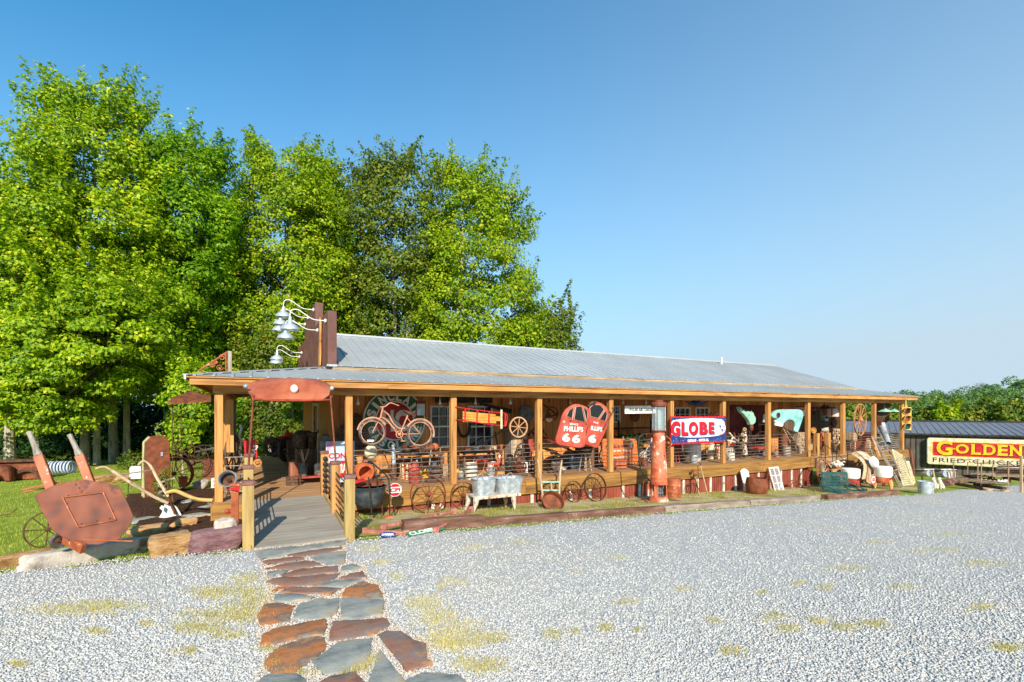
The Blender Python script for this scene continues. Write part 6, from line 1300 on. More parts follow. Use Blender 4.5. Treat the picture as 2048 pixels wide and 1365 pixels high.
p, r_ = wpx(1408, 900, 916, 12.0); p.z = DECK; wheel('cart_wheel', 'small dark wheel between the white drum and cream cans', 'wheel', p, (0, 0, 20), .2, 6, DARKF, .05, .03, (.03, .08), .012)
fan = thing('ceiling_bundle', 'dark blue winged bundle hanging above the two small windows', 'bundle', P(1395, 805, Y=12)); MB().ell(P(1392, 805, Y=12), (.2, .15, .12)).prism(board([(1368, 802), (1392, 806), (1418, 802), (1400, 812), (1385, 812)], 12), -.05, .05, FY(12)).build('body', NAVY, fan)
# below: hoop, forks, mattock
for i, (a, b, lb) in enumerate(((1382, 988, 'left thin barrel hoop leaning on the skirt'), (1387, 988, 'right thin barrel hoop leaning on the skirt'))):
    c = P(a, 979, Y=10.8); one('barrel_hoop', MB().ring(.2, .19, -.015, .015, Matrix.Translation(c+Vector((0, .02*i, 0))) @ rotm(82, 0, 0), 30), RUSTD, lb, 'hoop')
for i, (pts, r_, m, lb) in enumerate((([(850, 1150), (770, 830), (740, 740)], .016, PALEW, 'rusty headed pitchfork leaning tallest against the rim board'), ([(760, 1155), (710, 950), (690, 890)], .02, WOODZ, 'axe with orange handle leaning left of the pitchfork'), ([(770, 1155), (690, 900), (680, 840)], .012, RUSTD, 'thin iron bar leaning beside the axe'))):
    t = thing('long_tool', lb, 'tool', Wp(8, *pts[0], Y=10.5)); q = [Wp(8, *pts[0], Y=10.45), Wp(8, *pts[1], Y=10.75), Wp(8, *pts[2], Y=10.85)]
    MB().tube(q[:2], r_, 8).build('handle', m, t)
    if i == 0:
        for dx in (-.06, 0, .06): MB().tube([q[1], q[1]+Vector((dx, 0, .1)), q[2]+Vector((dx, 0, 0))], .007, 5).build('tine', RUSTD, t)
    else: MB().beam(q[1]+Vector((-.07, 0, .03)), q[1]+Vector((.06, 0, .05)), .03, .09, w2=.02, h2=.05).build('head', RUSTB, t)
# ---------------------------------------------------------------- bay 6
hs = thing('mint_pump_head', 'mint green cast windmill head with raised arm on a dark pole', 'pump', P(1498, 905, Y=11.8)); HY = 11.6
MB().prism(board([(205, 200), (225, 205), (262, 245), (300, 262), (318, 245), (335, 262), (352, 285), (372, 262), (385, 300), (405, 330), (402, 385), (375, 415), (340, 418), (330, 375), (300, 335), (265, 290), (235, 268), (215, 230)], HY, k=9), -.08, .08, FY(HY)).build('cast_head', MINT, hs, .02)
for i, (a, b) in enumerate((((232, 250), (250, 225)), ((262, 275), (285, 240)), ((350, 300), (372, 255)))): MB().bar(Wp(9, *a, Y=HY-.1), Wp(9, *b, Y=HY-.1), .02).build('lug', MINT, hs)
MB().bar(Wp(9, 345, 415, Y=HY), Wp(9, 350, 760, Y=HY), .03).bar(Wp(9, 355, 440, Y=HY-.05), Wp(9, 405, 700, Y=HY-.05), .016).build('pole', IRON, hs); MB().ell(Wp(9, 375, 450, Y=HY-.06), (.1, .05, .13)).build('counterweight', RUST, hs)
gsn = thing('gear_statue', 'upright rusty scrap gear sculpture left of the mint pump head', 'sculpture', P(1485, 910, Y=11.7)); g = random.Random(5)
q = [Wp(9, a, b, Y=11.7) for a, b in ((290, 460), (285, 520), (300, 580), (280, 640), (290, 700), (295, 770))]; MB().tube(q, [.07, .08, .07, .08, .09, .1], 8).build('body', WHITED, gsn)
for i in range(9): c = Wp(9, 285+g.uniform(-20, 20), 470+i*32, Y=11.62); MB().ring(.07, .04, -.02, .02, Matrix.Translation(c) @ rotm(90+g.uniform(-40, 40), g.uniform(-40, 40), 0), 12).build('gear', RUST if i % 2 else PALEW, gsn)
sc = thing('scrap_bicycle_frame', 'pale scrap frame with rods on a crate behind the sixth bay rail', 'sculpture', P(1465, 915, Y=12))
for a, b in (((110, 510), (150, 560)), ((150, 560), (240, 640)), ((150, 560), (120, 640)), ((90, 600), (180, 620)), ((165, 510), (200, 620)), ((200, 620), (270, 650))): MB().bar(Wp(9, *a, Y=12), Wp(9, *b, Y=12), .03).build('rod', [WHITED, RUST][a[0] % 2], sc)
a = dk(1463, 918); crate((a.x, 12.3, DECK), .6, .4, .4, GREYW, 'grey crate carrying the pale scrap frame'); a = dk(1481, 917); crate((a.x, a.y, DECK), .28, .25, .35, DARKW, 'dark upright slatted crate below the gear sculpture')
tb2 = thing('shelf_rack', 'rack of pale shelves in front of the dark red barn door', 'shelves', P(1520, 900, Y=13.1)); x0, x1 = P(1508, 880, Y=13.2).x, P(1530, 880, Y=13.2).x
for z in (1.0, 1.3, 1.6, 1.9): MB().bx(x0+.021, x1-.021, 13.0, 13.35, z, z+.03).build('shelf', GREYW, tb2)
for x in (x0, x1): MB().bx(x-.02, x+.02, 13.0, 13.35, DECK, 2.2).build('upright', DARKW, tb2)
rg = thing('red_wagon', 'low faded red toy wagon on the deck left of the seventh post', 'wagon', P(1520, 910, Y=11.9)); a, b = dk(1512, 914), dk(1530, 908); MB().bx(a.x, a.x+.8, 11.9, 12.25, .98, 1.12).build('tray', RUSTR, rg, .01)
for x in (a.x+.1, a.x+.7):
    for y in (11.88, 12.27): MB().lathe([(.09, -.02), (.09, .02)], Matrix.Translation((x, y, DECK+.09)) @ WF, 16).bar((x, y, DECK+.09), (x, 12.07, .98), .012).build('wheel', IRON, rg)
# below bay 6: paddle board and rusty barrel
one('paddle_board', MB().prism(board([(245, 970), (262, 945), (290, 935), (320, 945), (340, 970), (352, 1040), (345, 1130), (318, 1205), (300, 1200)], 10.7, k=9), -.03, 0, FY(10.7)), WHITE, 'white painted rounded board leaning behind the rusty barrel', 'board', bev=.008)
o = P(1513, 996, Y=10.0); o.z = GZ(o.x, o.y); barrel(o, .295, P(1513, 959, Y=10.0).z-o.z+.05, RUST, 'rusty brown steel barrel standing at the verge', 1.13, ribs=0, lidm=RUSTD, openn=True)
one('dead_stems', MB().tube(zc(9, 10.6, [(515, 1045), (520, 1000), (500, 960), (530, 860)]), .006, 5).tube(zc(9, 10.6, [(510, 1040), (495, 985), (490, 950)]), .006, 5).tube(zc(9, 10.6, [(520, 1040), (545, 990)]), .005, 5), RUSTD, 'wiry dead stems rising from the rusty barrel', 'stems')
# ---------------------------------------------------------------- bay 7: fish made from a car wing
fi = thing('fish_sculpture', 'turquoise car wing shaped like a fish hung in the seventh bay', 'sculpture', Wp(9, 800, 500, Y=11.0)); FYY = 10.95
ol = [(615, 305), (640, 270), (690, 240), (760, 233), (870, 233), (950, 236), (985, 262), (990, 310), (975, 370), (950, 440), (925, 500), (885, 488), (893, 440), (893, 400), (870, 365), (830, 357), (790, 372), (755, 405), (735, 430), (700, 400), (660, 375), (690, 345), (640, 335)]
fo = catmull([(a, b, 0) for a, b in ol], 3, closed=True)
MB().prism(board([(v_.x, v_.y) for v_ in fo], FYY, k=9), -.12, 0, FY(FYY)).build('wing', mat('turquoise_car_paint', ['#5f9c96', '#86bdb4', '#9fcec4'], 3, rough=.4, chip='#a8745a', chips=.62), fi, .02)
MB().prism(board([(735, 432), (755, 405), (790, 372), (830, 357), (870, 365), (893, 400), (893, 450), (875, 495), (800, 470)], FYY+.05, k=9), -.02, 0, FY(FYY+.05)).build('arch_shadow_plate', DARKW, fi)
c = Wp(9, 690, 302, Y=FYY-.01); MB().ring(.1, .075, -.01, .02, Matrix.Translation(c) @ WF, 24).build('eye_rim', RUSTB, fi); MB().lathe([(.076, 0), (0, .005)], Matrix.Translation(c) @ WF, 20).build('eye', IRON, fi)
for pts, nm in (([(640, 365), (735, 400), (740, 418), (640, 382)], 'upper_lip'), ([(640, 390), (740, 420), (720, 440), (640, 422)], 'lower_lip')): MB().prism(board(pts, FYY-.03, k=9), 0, .05, FY(FYY-.03)).build(nm, WHITE, fi, .01)
for a, b in (((740, 440), (830, 620)), ((770, 460), (880, 600)), ((925, 500), (900, 600))): MB().bar(Wp(9, *a, Y=FYY+.1), Wp(9, *b, Y=FYY+.3), .02).build('support_stick', PALEW, fi)
ob = thing('lit_box_sign', 'orange and white box sign hanging behind the fish tail', 'sign', Wp(9, 985, 300, Y=12.4)); a, b = Wp(9, 930, 312, Y=12.4), Wp(9, 1018, 212, Y=12.4)
MB().bx(a.x, b.x, 12.4, 12.55, a.z, b.z).build('case', WHITE, ob, .006); MB().bx(a.x+.02, b.x-.02, 12.393, 12.398, b.z-.13, b.z-.02).build('orange_panel', WOODZ if 0 else ORP, ob)
MB().bar((b.x-.1, 12.45, b.z), (b.x-.1, 12.45, 2.95), .01).build('hanger', IRON, ob)
o = dk(1560, 908); barrel((o.x, 12.2, DECK), .2, .85, RUST, 'tall rusty steel drum under the fish', 1.0, 'steel_drum', 'drum', 2)
# firewood / heap of wood slices
g = random.Random(77)
for (x0p, x1p, rows, lb, kk) in ((1592, 1612, 7, 'stack of pale split firewood right of the fish', 0), (1662, 1680, 8, 'tall stack of pale split firewood by the ninth post', 1)):
    a, b = P(x0p, 900, Y=12.6), P(x1p, 900, Y=12.6); t = thing('firewood_stack', lb, 'firewood', ((a.x+b.x)/2, 12.7, DECK)); mb = MB(); n_ = max(4, int((b.x-a.x)/.13))
    for r_ in range(rows):
        for i in range(n_): c = Vector((a.x+(i+.5+.5*(r_ % 2))*(b.x-a.x)/n_, 12.5+g.uniform(-.04, .04), DECK+.065+r_*.118)); mb.bar(c, c+Vector((0, .45, 0)), .062, 7)
    mb.build('logs', PALEW, t); MB().bx(a.x-.06, a.x-.03, 12.5, 12.9, DECK, DECK+rows*.12+.1).build('rack_end', DARKW, t)
for i, (px, Y, lb) in enumerate(((1578, 12.6, 'rusty pronged cultivator under the fish'), (1600, 12.0, 'light rod bundle standing right of the fish'))):
    o = P(px, 905, Y=Y); mb = MB()
    for j in range(7): mb.bar((o.x+.05*j-.2, Y, DECK), (o.x+.09*j-.3, Y+.1, DECK+.75+.05*(j % 3)), .012, 5)
    one('rod_bundle', mb, [RUST, PALEW][i], lb, 'rods')
# below: window frame, rusty drags
wf = thing('window_sash', 'white six pane window sash leaning against the skirt', 'window', Wp(9, 700, 1210, Y=10.4)); A = [Wp(9, 655, 1215, Y=10.35), Wp(9, 762, 1200, Y=10.35), Wp(9, 690, 915, Y=10.8), Wp(9, 578, 925, Y=10.8)]
def sash(u_, v_): return A[0].lerp(A[1], u_).lerp(A[3].lerp(A[2], u_), v_)
mb = MB()
for u_ in (0.03, .5, .97): mb.beam(sash(u_, 0), sash(u_, 1), .045 if u_ != .5 else .025, .03, (0, 1, .4))
for v_ in (.015, .345, .66, .985): mb.beam(sash(.06, v_)+Vector((0, .003, 0)), sash(.94, v_)+Vector((0, .003, 0)), .03, .05 if v_ in (.015, .985) else .025, (0, 0, 1))
mb.build('sash_frame', WHITE, wf)
for i in range(3):
    for j in range(2): u0, u1, v0, v1 = .08+.44*j, .46+.44*j, .05+.32*i, .31+.32*i; d_ = Vector((0, .012, 0)); MB().quad(sash(u0, v0)+d_, sash(u1, v0)+d_, sash(u1, v1)+d_, sash(u0, v1)+d_).build('pane', CLEAR, wf)
one('leaning_slat', MB().beam(Wp(9, 605, 1200, Y=10.5), Wp(9, 588, 960, Y=10.85), .05, .03, (0, 1, 0)), PALEW, 'narrow pale board leaning just left of the window sash', 'board')
one('rusty_hames', MB().tube(zc(9, 10.6, [(800, 1180), (830, 1100), (870, 1075), (930, 1100), (985, 1160)]), .02, 6).tube(zc(9, 10.55, [(830, 1180), (860, 1100), (900, 1090), (900, 1180)]), .018, 6).tube(zc(9, 10.5, [(880, 1110), (920, 1150), (910, 1195)]), .015, 6), RUST, 'tangle of rusty curved harness hames below the fish', 'harness')
# ---------------------------------------------------------------- steps bay
def horn(px, py, Y, r_, m, lb, rz):
    c = P(px, py, Y=Y); t = thing('horn_lamp', lb, 'lamp', (c.x, Y, 1.62)); F = Matrix.Translation(c) @ rotm(85, 0, rz)
    MB().lathe([(r_*.5, -.2), (r_*.9, -.1), (r_, 0), (r_*1.05, .03), (r_*.9, .03), (r_*.55, -.02), (r_*.5, .02), (0, .02)], F, 24).build('drum', m, t); MB().bar((c.x, Y, 1.62), (c.x, Y, c.z-r_*.6), .03).build('stem', m, t)
ORL = mat('amber_brass_paint', ['#9a6424', '#c48838', '#d8a860'], 6, rough=.4, metal=.2)
horn(1626, 861, YP, .11, ORL, 'round amber lamp on the left step post', -25); horn(1655, 860, YP, .1, WHITED, 'round pale lamp on the right step post', 35)
rl = thing('red_white_lantern', 'cylindrical red and white lamp hanging in the eighth bay', 'lamp', P(1667, 842, Y=11.9)); a, b = Wp(10, 355, 320, Y=11.9), Wp(10, 440, 225, Y=11.9); c = (a+b)/2; r_ = (b.x-a.x)/2
MB().lathe([(r_*.95, a.z-c.z), (r_, a.z-c.z+.02), (r_, b.z-c.z-.02), (r_*.95, b.z-c.z)], Matrix.Translation(c), 24).build('shade', WHITED, rl)
for i in range(6): q = R(60*i+15); MB().beam((c.x+r_*math.cos(q), c.y+r_*math.sin(q), a.z), (c.x+r_*math.cos(q), c.y+r_*math.sin(q), b.z), .05, .008, (math.cos(q), math.sin(q), 0)).build('red_stripe', RUSTR, rl)
MB().bar(c+Vector((0, 0, r_)), (c.x, c.y, 2.95), .006).build('hanger', IRON, rl)
shf = thing('wall_shelf', 'thin wall shelf with green lantern beyond the steps', 'shelf', P(1665, 843, Y=12.8)); a, b = P(1648, 843, Y=12.8), P(1680, 843, Y=12.8); MB().bx(a.x, b.x, 12.8, 13.1, a.z-.02, a.z).build('plank', DARKW, shf)
t = thing('green_lantern', 'small grey green lantern box on the thin wall shelf', 'lantern', (a.x+.3, 12.95, a.z+.001)); MB().bx(a.x+.15, a.x+.45, 12.85, 13.05, a.z+.001, a.z+.4).build('case', MINT, t, .01); MB().lathe([(.18, 0), (.03, .12), (0, .12)], Matrix.Translation((a.x+.3, 12.95, a.z+.401)), 4).build('roof', MINT, t); MB().bx(a.x+.2, a.x+.4, 12.84, 12.848, a.z+.12, a.z+.3).build('pane', PANE, t)
t = thing('birdhouse', 'grey birdhouse hanging left of the striped lamp', 'birdhouse', P(1650, 820, Y=12.4)); o = P(1650, 832, Y=12.4); MB().bx(o.x-.15, o.x+.15, 12.3, 12.5, o.z, o.z+.3).build('box', GREYW, t); MB().beam((o.x-.22, 12.4, o.z+.31), (o.x, 12.4, o.z+.45), .25, .02).beam((o.x+.22, 12.4, o.z+.31), (o.x, 12.4, o.z+.45), .25, .02).build('roof', DARKW, t); MB().bar((o.x, 12.4, o.z+.44), (o.x, 12.4, 2.98), .006).build('hanger', IRON, t)
t = thing('red_hydrant', 'red fire hydrant on the deck between the step posts', 'hydrant', dk(1631, 905)); o = dk(1631, 905); o.y = 12.0; o = P(1630, 899, Y=12.0); o.z = DECK
MB().lathe([(.13, 0), (.13, .04), (.09, .06), (.085, .5), (.11, .52), (.1, .6), (.03, .7), (0, .71)], Matrix.Translation(o), 18).build('body', RUSTR, t); MB().bar(o+Vector((-.15, 0, .4)), o+Vector((.15, 0, .4)), .045).build('nozzles', RUSTR, t)
# big hanging wheel in bay 9
p, r_ = wpx(1720, 808, 872, 10.95); wheel('hanging_wheel', 'big orange brown spoked wheel hanging between the last posts', 'wheel', p, (0, 0, 8), r_, 12, mat('orange_brown_wheel_wood', ['#8a5a34', '#b47a4c', '#c89468'], 6), .05, .035, (.09, .2), .016)
# ---------------------------------------------------------------- right end clutter
def far(px, py, Y): p = P(px, py, Y=Y); return p
gd = lambda px, py: G(px, py)
p, r_ = wpx(1651, 918, 977, 10.1); wheel('wagon_wheel', 'large orange rusted wheel behind the green glider bench', 'wheel', (p.x, 10.1, max(p.z, GZ(p.x, 10.1))), (-8, 0, 10), r_, 16, RUSTO, .05, .03, (.06, .18), .01, 'wagon wheels leaning on the porch skirt', spmat=PALEW)
one('black_disc', MB().lathe([(.36, 0), (.36, .03), (0, .05)], Matrix.Translation(P(1650, 945, Y=10.5)) @ rotm(80, 0, 0), 28), DARKF, 'dark steel disc behind the large orange wheel', 'disc')
# green glider bench
gb = thing('glider_bench', 'dark green slatted metal glider bench seat on the gravel edge', 'bench', G(1685, 997)); YB2 = 8.95
def gq(a, b, Y): return Wp(10, a, b, Y=Y)
bl, br, tl, tr2 = gq(262, 1165, 9.4), gq(560, 1165, 9.4), gq(255, 985, 9.75), gq(545, 985, 9.75)
for i in range(11): q = i/10; MB().beam(bl.lerp(tl, q), br.lerp(tr2, q), .03, .035 if i < 10 else .06, (0, 0, 1)).build('back_slat', TEAL, gb)
for a, b in ((bl, tl), (br, tr2)): MB().beam(a-Vector((0, .02, .1)), b-Vector((0, .02, 0)), .05, .04).build('back_frame', TEAL, gb)
MB().add([bl+Vector((0, 0, -.04)), br+Vector((0, 0, -.04)), br+Vector((.05, -.55, -.1)), bl+Vector((.05, -.55, -.1)), bl+Vector((0, 0, -.07)), br+Vector((0, 0, -.07)), br+Vector((.05, -.55, -.13)), bl+Vector((.05, -.55, -.13))], [(0, 3, 2, 1), (4, 5, 6, 7), (0, 1, 5, 4), (1, 2, 6, 5), (2, 3, 7, 6), (3, 0, 4, 7)]).build('seat', TEAL, gb)
for e in (bl, br):
    MB().tube([e+Vector((0, .1, .1)), e+Vector((.02, -.3, .02)), e+Vector((.05, -.6, -.14))], .02, 6).build('armrest', TEAL, gb)
    MB().beam(e+Vector((0, .15, -.15)), (e.x+.05, e.y-.6, GZ(e.x, 8.9)+.08), .05, .06).build('sled_base', TEAL, gb)
MB().beam(bl+Vector((.05, -.6, -.15)), br+Vector((.05, -.6, -.15)), .05, .07).build('front_rail', TEAL, gb)
for i, s_ in enumerate((bl, br)): MB().bar(s_+Vector((.02, -.1, -.1)), (s_.x+.02, s_.y-.1, GZ(s_.x, 9)), .02).build('leg', TEAL, gb)
MB().beam(gq(560, 1085, 9.3), gq(765, 1185, 8.85), .03, .04).build('swing_arm', TEAL, gb)
MB().beam(gq(545, 1160, 9.2), gq(735, 1250, 8.75), .03, .04).build('swing_arm', TEAL, gb)
MB().beam(gq(410, 1295, 8.75), gq(745, 1275, 8.7), .22, .05).build('base_plate', TEAL, gb)
MB().beam(gq(735, 1180, 8.85), gq(720, 1265, 8.75), .03, .04).build('front_link', TEAL, gb)
# wringer washers
def washer(px0, px1, py_t, py_b, Y, leg, ring_, lb, lid=False, rim=None):
    pm = (px0+px1)/2; a, b = P(pm, py_b, Y=Y), P(pm, py_t, Y=Y); x = a.x; r_ = (px1-px0)/2*dep(a)/970/math.sqrt(1+((pm-1024)/970)**2); gz_ = GZ(x, Y); t = thing('wringer_washer', lb, 'washing machine', (x, Y, gz_), group='white enamel wringer washers')
    h = b.z-a.z; T = Matrix.Translation((x, Y, a.z)); MB().lathe([(r_*.95, 0), (r_, .03), (r_, h*.85), (r_*.97, h*.95), (r_*.85, h), (0, h+.01)], T, 32).build('tub', WHITE, t)
    MB().lathe([(r_*.96, -.01), (r_*.96, -.14), (r_*.8, -.22), (r_*.3, -.25)], T, 28).build('skirt_band', ring_, t)
    for q in (20, 140, 260, 320): MB().tube([(x+r_*.8*math.cos(R(q)), Y+r_*.8*math.sin(R(q)), a.z-.1), (x+r_*.95*math.cos(R(q)), Y+r_*.95*math.sin(R(q)), a.z-.25), (x+r_*1.0*math.cos(R(q)), Y+r_*1.0*math.sin(R(q)), gz_)], [.07, .06, .035], 8).build('leg', leg, t)
    if lid: MB().lathe([(r_*.8, 0), (r_*.75, .1), (r_*.4, .16), (0, .17)], Matrix.Translation((x-.1, Y+.3, b.z+.12)) @ rotm(70, 0, 0), 24).build('wringer_head', WHITE, t); MB().bar((x-.1, Y+.3, b.z-.05), (x-.1, Y+.3, b.z+.2), .05).build('wringer_post', WHITED, t)
    MB().bar((x-.1, Y-r_, a.z-.05), (x+.12, Y-r_-.05, a.z+.12), .014).build('lever', IRON, t)
    return t
YLW = mat('orange_cream_enamel', ['#c0803c', '#d8a060', '#e0b888'], 4, rough=.5)
washer(1681, 1721, 937, 956, 9.9, RUSTR, RUSTR, 'white washer tub with red brown legs behind the green bench')
washer(1747, 1785, 933, 954, 9.2, YLW, ORP, 'white washer tub with orange cream legs and round wringer head', lid=True)
# curved tin sheet (brown and cream)
cs_ = thing('curved_tin_panel', 'curved cream and brown ribbed tin panel between the washers', 'panel', gd(1735, 985)); pts = [(610, 760), (650, 735), (720, 725), (790, 745), (830, 800), (850, 880)]
T_ = [gq(a, b, 10.2) for a, b in pts]; Bt = [gq(a, b, 9.5) for a, b in ((735, 1060), (770, 1080), (800, 1100), (830, 1120), (850, 1135), (870, 1150))]
mb = MB(); n = len(T_); vs = []
for q in np.linspace(0, 1, 8):
    for i in range(n): vs.append(T_[i].lerp(Bt[i], q)+Vector((0, -.22*math.sin(math.pi*q), .12*math.sin(math.pi*q))))
m0 = len(vs); vs += [v_+Vector((.0, .02, 0)) for v_ in vs]; fq = [(j*n+i, (j+1)*n+i, (j+1)*n+i+1, j*n+i+1) for j in range(7) for i in range(n-1)]
ed = [(i+1, i) for i in range(n-1)]+[(7*n+i, 7*n+i+1) for i in range(n-1)]+[(j*n, (j+1)*n) for j in range(7)]+[((j+1)*n+n-1, j*n+n-1) for j in range(7)]
mb.add(vs, fq+[tuple(m0+i for i in f[::-1]) for f in fq]+[(a, b, m0+b, m0+a) for a, b in ed]); mb.build('sheet', mat('cream_brown_tin', ['#8a6a4a', '#c2a987', '#d8c8ac'], 3, (1, 1, .4), rough=.6), cs_)
for i in (1, 3): MB().tube([T_[i].lerp(Bt[i], q)+Vector((0, -.22*math.sin(math.pi*q)-.012, .12*math.sin(math.pi*q))) for q in np.linspace(0, 1, 8)], .012, 5).build('rib', RUSTD, cs_)
# round sign with red ring
rr_ = thing('round_red_sign', 'small round red and white sign leaning between the washers', 'sign', gq(865, 1150, 9.15)); c = gq(865, 1065, 9.15)
MB().lathe([(.19, 0), (.19, .01), (0, .01)], Matrix.Translation(c) @ WF, 28).build('plate', WHITE, rr_); MB().ring(.185, .14, .011, .014, Matrix.Translation(c) @ WF, 28).build('red_ring', REDB, rr_); MB().text('GI', Matrix.Translation(c+Vector((0, -.016, 0))) @ rotm(90, 0, 0), .16, .12, .004, .05).build('lettering', REDB, rr_); MB().bar(c+Vector((0, .02, -.15)), (c.x, c.y+.02, GZ(c.x, c.y)), .012).build('stake', IRON, rr_)
# iron rails / bed frame with knobs
bf = thing('iron_gate', 'black iron gate with slanted rails rising behind the green bench', 'gate', gd(1680, 960)); 
for x, t_, b_ in ((250, 640, 830), (300, 650, 970), (385, 590, 900), (430, 700, 900), (565, 700, 930)): MB().bar(gq(x, t_, 10.4), gq(x, b_, 10.4), .012).build('upright', IRON, bf)
MB().bar(gq(250, 620, 10.4), gq(490, 800, 10.4), .012).bar(gq(560, 680, 10.4), gq(860, 900, 10.3), .012).bar(gq(560, 715, 10.4), gq(860, 690, 10.6), .012).bar(gq(720, 910, 10.2), gq(720, 1040, 10.1), .012).bar(gq(720, 1050, 10.1), gq(890, 1170, 9.3), .014).build('slanted_rail', IRON, bf)
g = random.Random(61); mb = MB()
for i in range(26): c = gq(450+g.gauss(0, 34), 895-abs(g.gauss(0, 26)), 10.3+g.uniform(-.15, .15)); mb.ell(c, (g.uniform(.04, .09), g.uniform(.04, .07), g.uniform(.03, .08)), 7, 5, Matrix.Identity(4))
one('shell_heap', mb, WHITED, 'heap of small pale shells and stones behind the green bench', 'heap')
# scrap mound in bay 9 (on the deck)
g = random.Random(9)
for i in range(9):
    px = 1696+i*6; p = P(px, 905-g.uniform(0, 6), Y=12+g.uniform(-.4, .4)); p.z = DECK; m = [RUST, PALEW, DKRED, DARKF, RUSTO][i % 5]
    lbn = ['rusty box', 'pale plank box', 'dark red box', 'dark iron box', 'orange box', 'second rusty box', 'second pale plank box', 'second dark red box', 'second dark iron box'][i]
    crate((p.x, p.y, DECK), .35, .35, g.uniform(.4, .85), m, f'{lbn} on the deck behind the big hanging wheel, {["first","second","third","fourth","fifth","sixth","seventh","eighth","ninth"][i]} from its left', slats=g.choice([2, 4, 5]))
# ladders, boards, lattice leaning on the right end
def leanbeam(mb, a, b, w_=.05, h_=.03): return mb.beam(a, b, w_, h_, (0, 1, 0))
ld = thing('wooden_ladder', 'grey wooden ladder leaning against the right end rail', 'ladder', gd(1800, 980)); A0, A1, B0, B1 = gq(870, 545, 10.7), gq(1010, 880, 9.9), gq(950, 525, 10.72), gq(1095, 860, 9.92)
A1 = gq(1100, 1000, 9.5); B1 = gq(1190, 985, 9.5)
for a, b in ((A0, A1), (B0, B1)): leanbeam(MB(), a, b, .06, .05).build('ladder_rail', GREYW, ld)
for i in range(8): q = .08+i*.12; MB().bar(A0.lerp(A1, q), B0.lerp(B1, q), .016).build('rung', GREYW, ld)
for i, (a, b, c_, d, w_, m, lb) in enumerate(((855, 560, 950, 800, .07, PALEW, 'tallest pale board left of the grey ladder'), (830, 700, 870, 800, .08, mat('pale_green_board', ['#8a9a84', '#a9b4a0'], 5), 'short pale green board at the foot of the last post'), (870, 690, 925, 800, .08, WOODZ, 'short honey board beside the pale green board'), (985, 745, 1215, 1165, .16, GREYW, 'wide grey slatted board across the lattice'), (960, 750, 1180, 1140, .06, PALEW, 'narrow pale board under the wide slatted one'))):
    one('leaning_board', leanbeam(MB(), gq(a, b, 10.6 if i < 3 else 10.2), gq(c_, d, 10.1 if i < 3 else 9.1), w_*1.6, .03), m, lb, 'board')
for j, (q, lb, Y0_, nn) in enumerate((([(1085, 720), (1125, 700), (1235, 1150), (1140, 1160)][0:4], 'narrow cream lattice strip beside the ladder', 9.3, 5), ([(1090, 710), (1230, 790), (1350, 1140), (1230, 1160)], 'large cream iron lattice panel leaning at the right end', 9.5, 9), ([(1235, 850), (1290, 850), (1365, 1090), (1330, 1150)], 'rear cream lattice panel with pointed corner', 9.9, 6))):
    if j == 0: continue
    t = thing('lattice_panel', lb, 'lattice', gq(*q[2], Y0_)); q = [gq(q[0][0], q[0][1], Y0_+.5), gq(q[1][0], q[1][1], Y0_+.5), gq(q[2][0], q[2][1], Y0_), gq(q[3][0], q[3][1], Y0_)]
    def L_(u_, v_, q=q): return q[0].lerp(q[1], u_).lerp(q[3].lerp(q[2], u_), v_)
    mb = MB()
    for i in range(4): leanbeam(mb, q[i], q[(i+1) % 4], .035, .025)
    mb.build('frame', CREAM, t); mb = MB(); m_ = nn
    for i in range(m_*2):
        for k_ in range(m_): mb.ring(.055, .04, -.006, .006, Matrix.Translation(L_((k_+.5)/m_, (i+.5)/(m_*2))) @ rotm(75, 0, 0), 8)
    for k_ in range(1, m_): mb.bar(L_(k_/m_, 0), L_(k_/m_, 1), .008, 4)
    mb.build('scrollwork', CREAM, t)
one('saw_handle_plank', MB().tube([gq(1292, 690, 9.7), gq(1310, 730, 9.7), gq(1330, 850, 9.6), gq(1350, 1010, 9.5)], [.02, .05, .045, .03], 6), RUSTB, 'curved red brown wooden shaft standing right of the lattice', 'shaft')
# galvanised chute and funnel in the last bay
ct = thing('grain_chute', 'galvanised chute pipe slanting down from a dark hopper', 'chute', gq(1040, 640, 11.0)); MB().tube([gq(955, 400, 11.5), gq(985, 470, 11.4), gq(1045, 640, 10.9)], [.17, .14, .11], 16, caps=False).build('pipe', GALV, ct); MB().lathe([(.1, -.25), (.35, 0), (.36, .5), (.36, .9)], Matrix.Translation(gq(958, 330, 11.6)-Vector((0, 0, .1))), 4).build('hopper', DARKF, ct); MB().bx(*(lambda c: (c.x-.1, c.x+.1, 11.4, 11.6, c.z-.18, c.z))(gq(945, 370, 11.5))).build('pink_chute_throat', RUSTB, ct)
for px, lb in ((1768, 'left mint green tin lamp shade in the last bay'), (1787, 'right mint green tin lamp shade in the last bay')):
    c = P(px, 821, Y=11.4); t = thing('pendant_lamp', lb, 'lamp', c, group='mint green pendant lamps'); MB().lathe([(.3, -.07), (.26, -.02), (.1, .05), (.05, .12), (0, .13)], Matrix.Translation(c), 24).build('shade', MINT, t); MB().bar(c+Vector((0, 0, .1)), (c.x, c.y, 2.95), .01).build('stem', MINT, t)
# radiator style rail springs at the right end (curved slats)
sp2 = thing('wagon_spring_stack', 'stack of curved grey slats filling the last rail bay', 'slats', P(1790, 900, Y=11.5))
for i in range(8): a, b = gq(1035, 520+i*26, 11.8), gq(1200, 535+i*24, 11.3); MB().tube(catmull([a, a.lerp(b, .5)+Vector((0, 0, -.05)), b]), .025, 6).build('slat', GREYW, sp2)
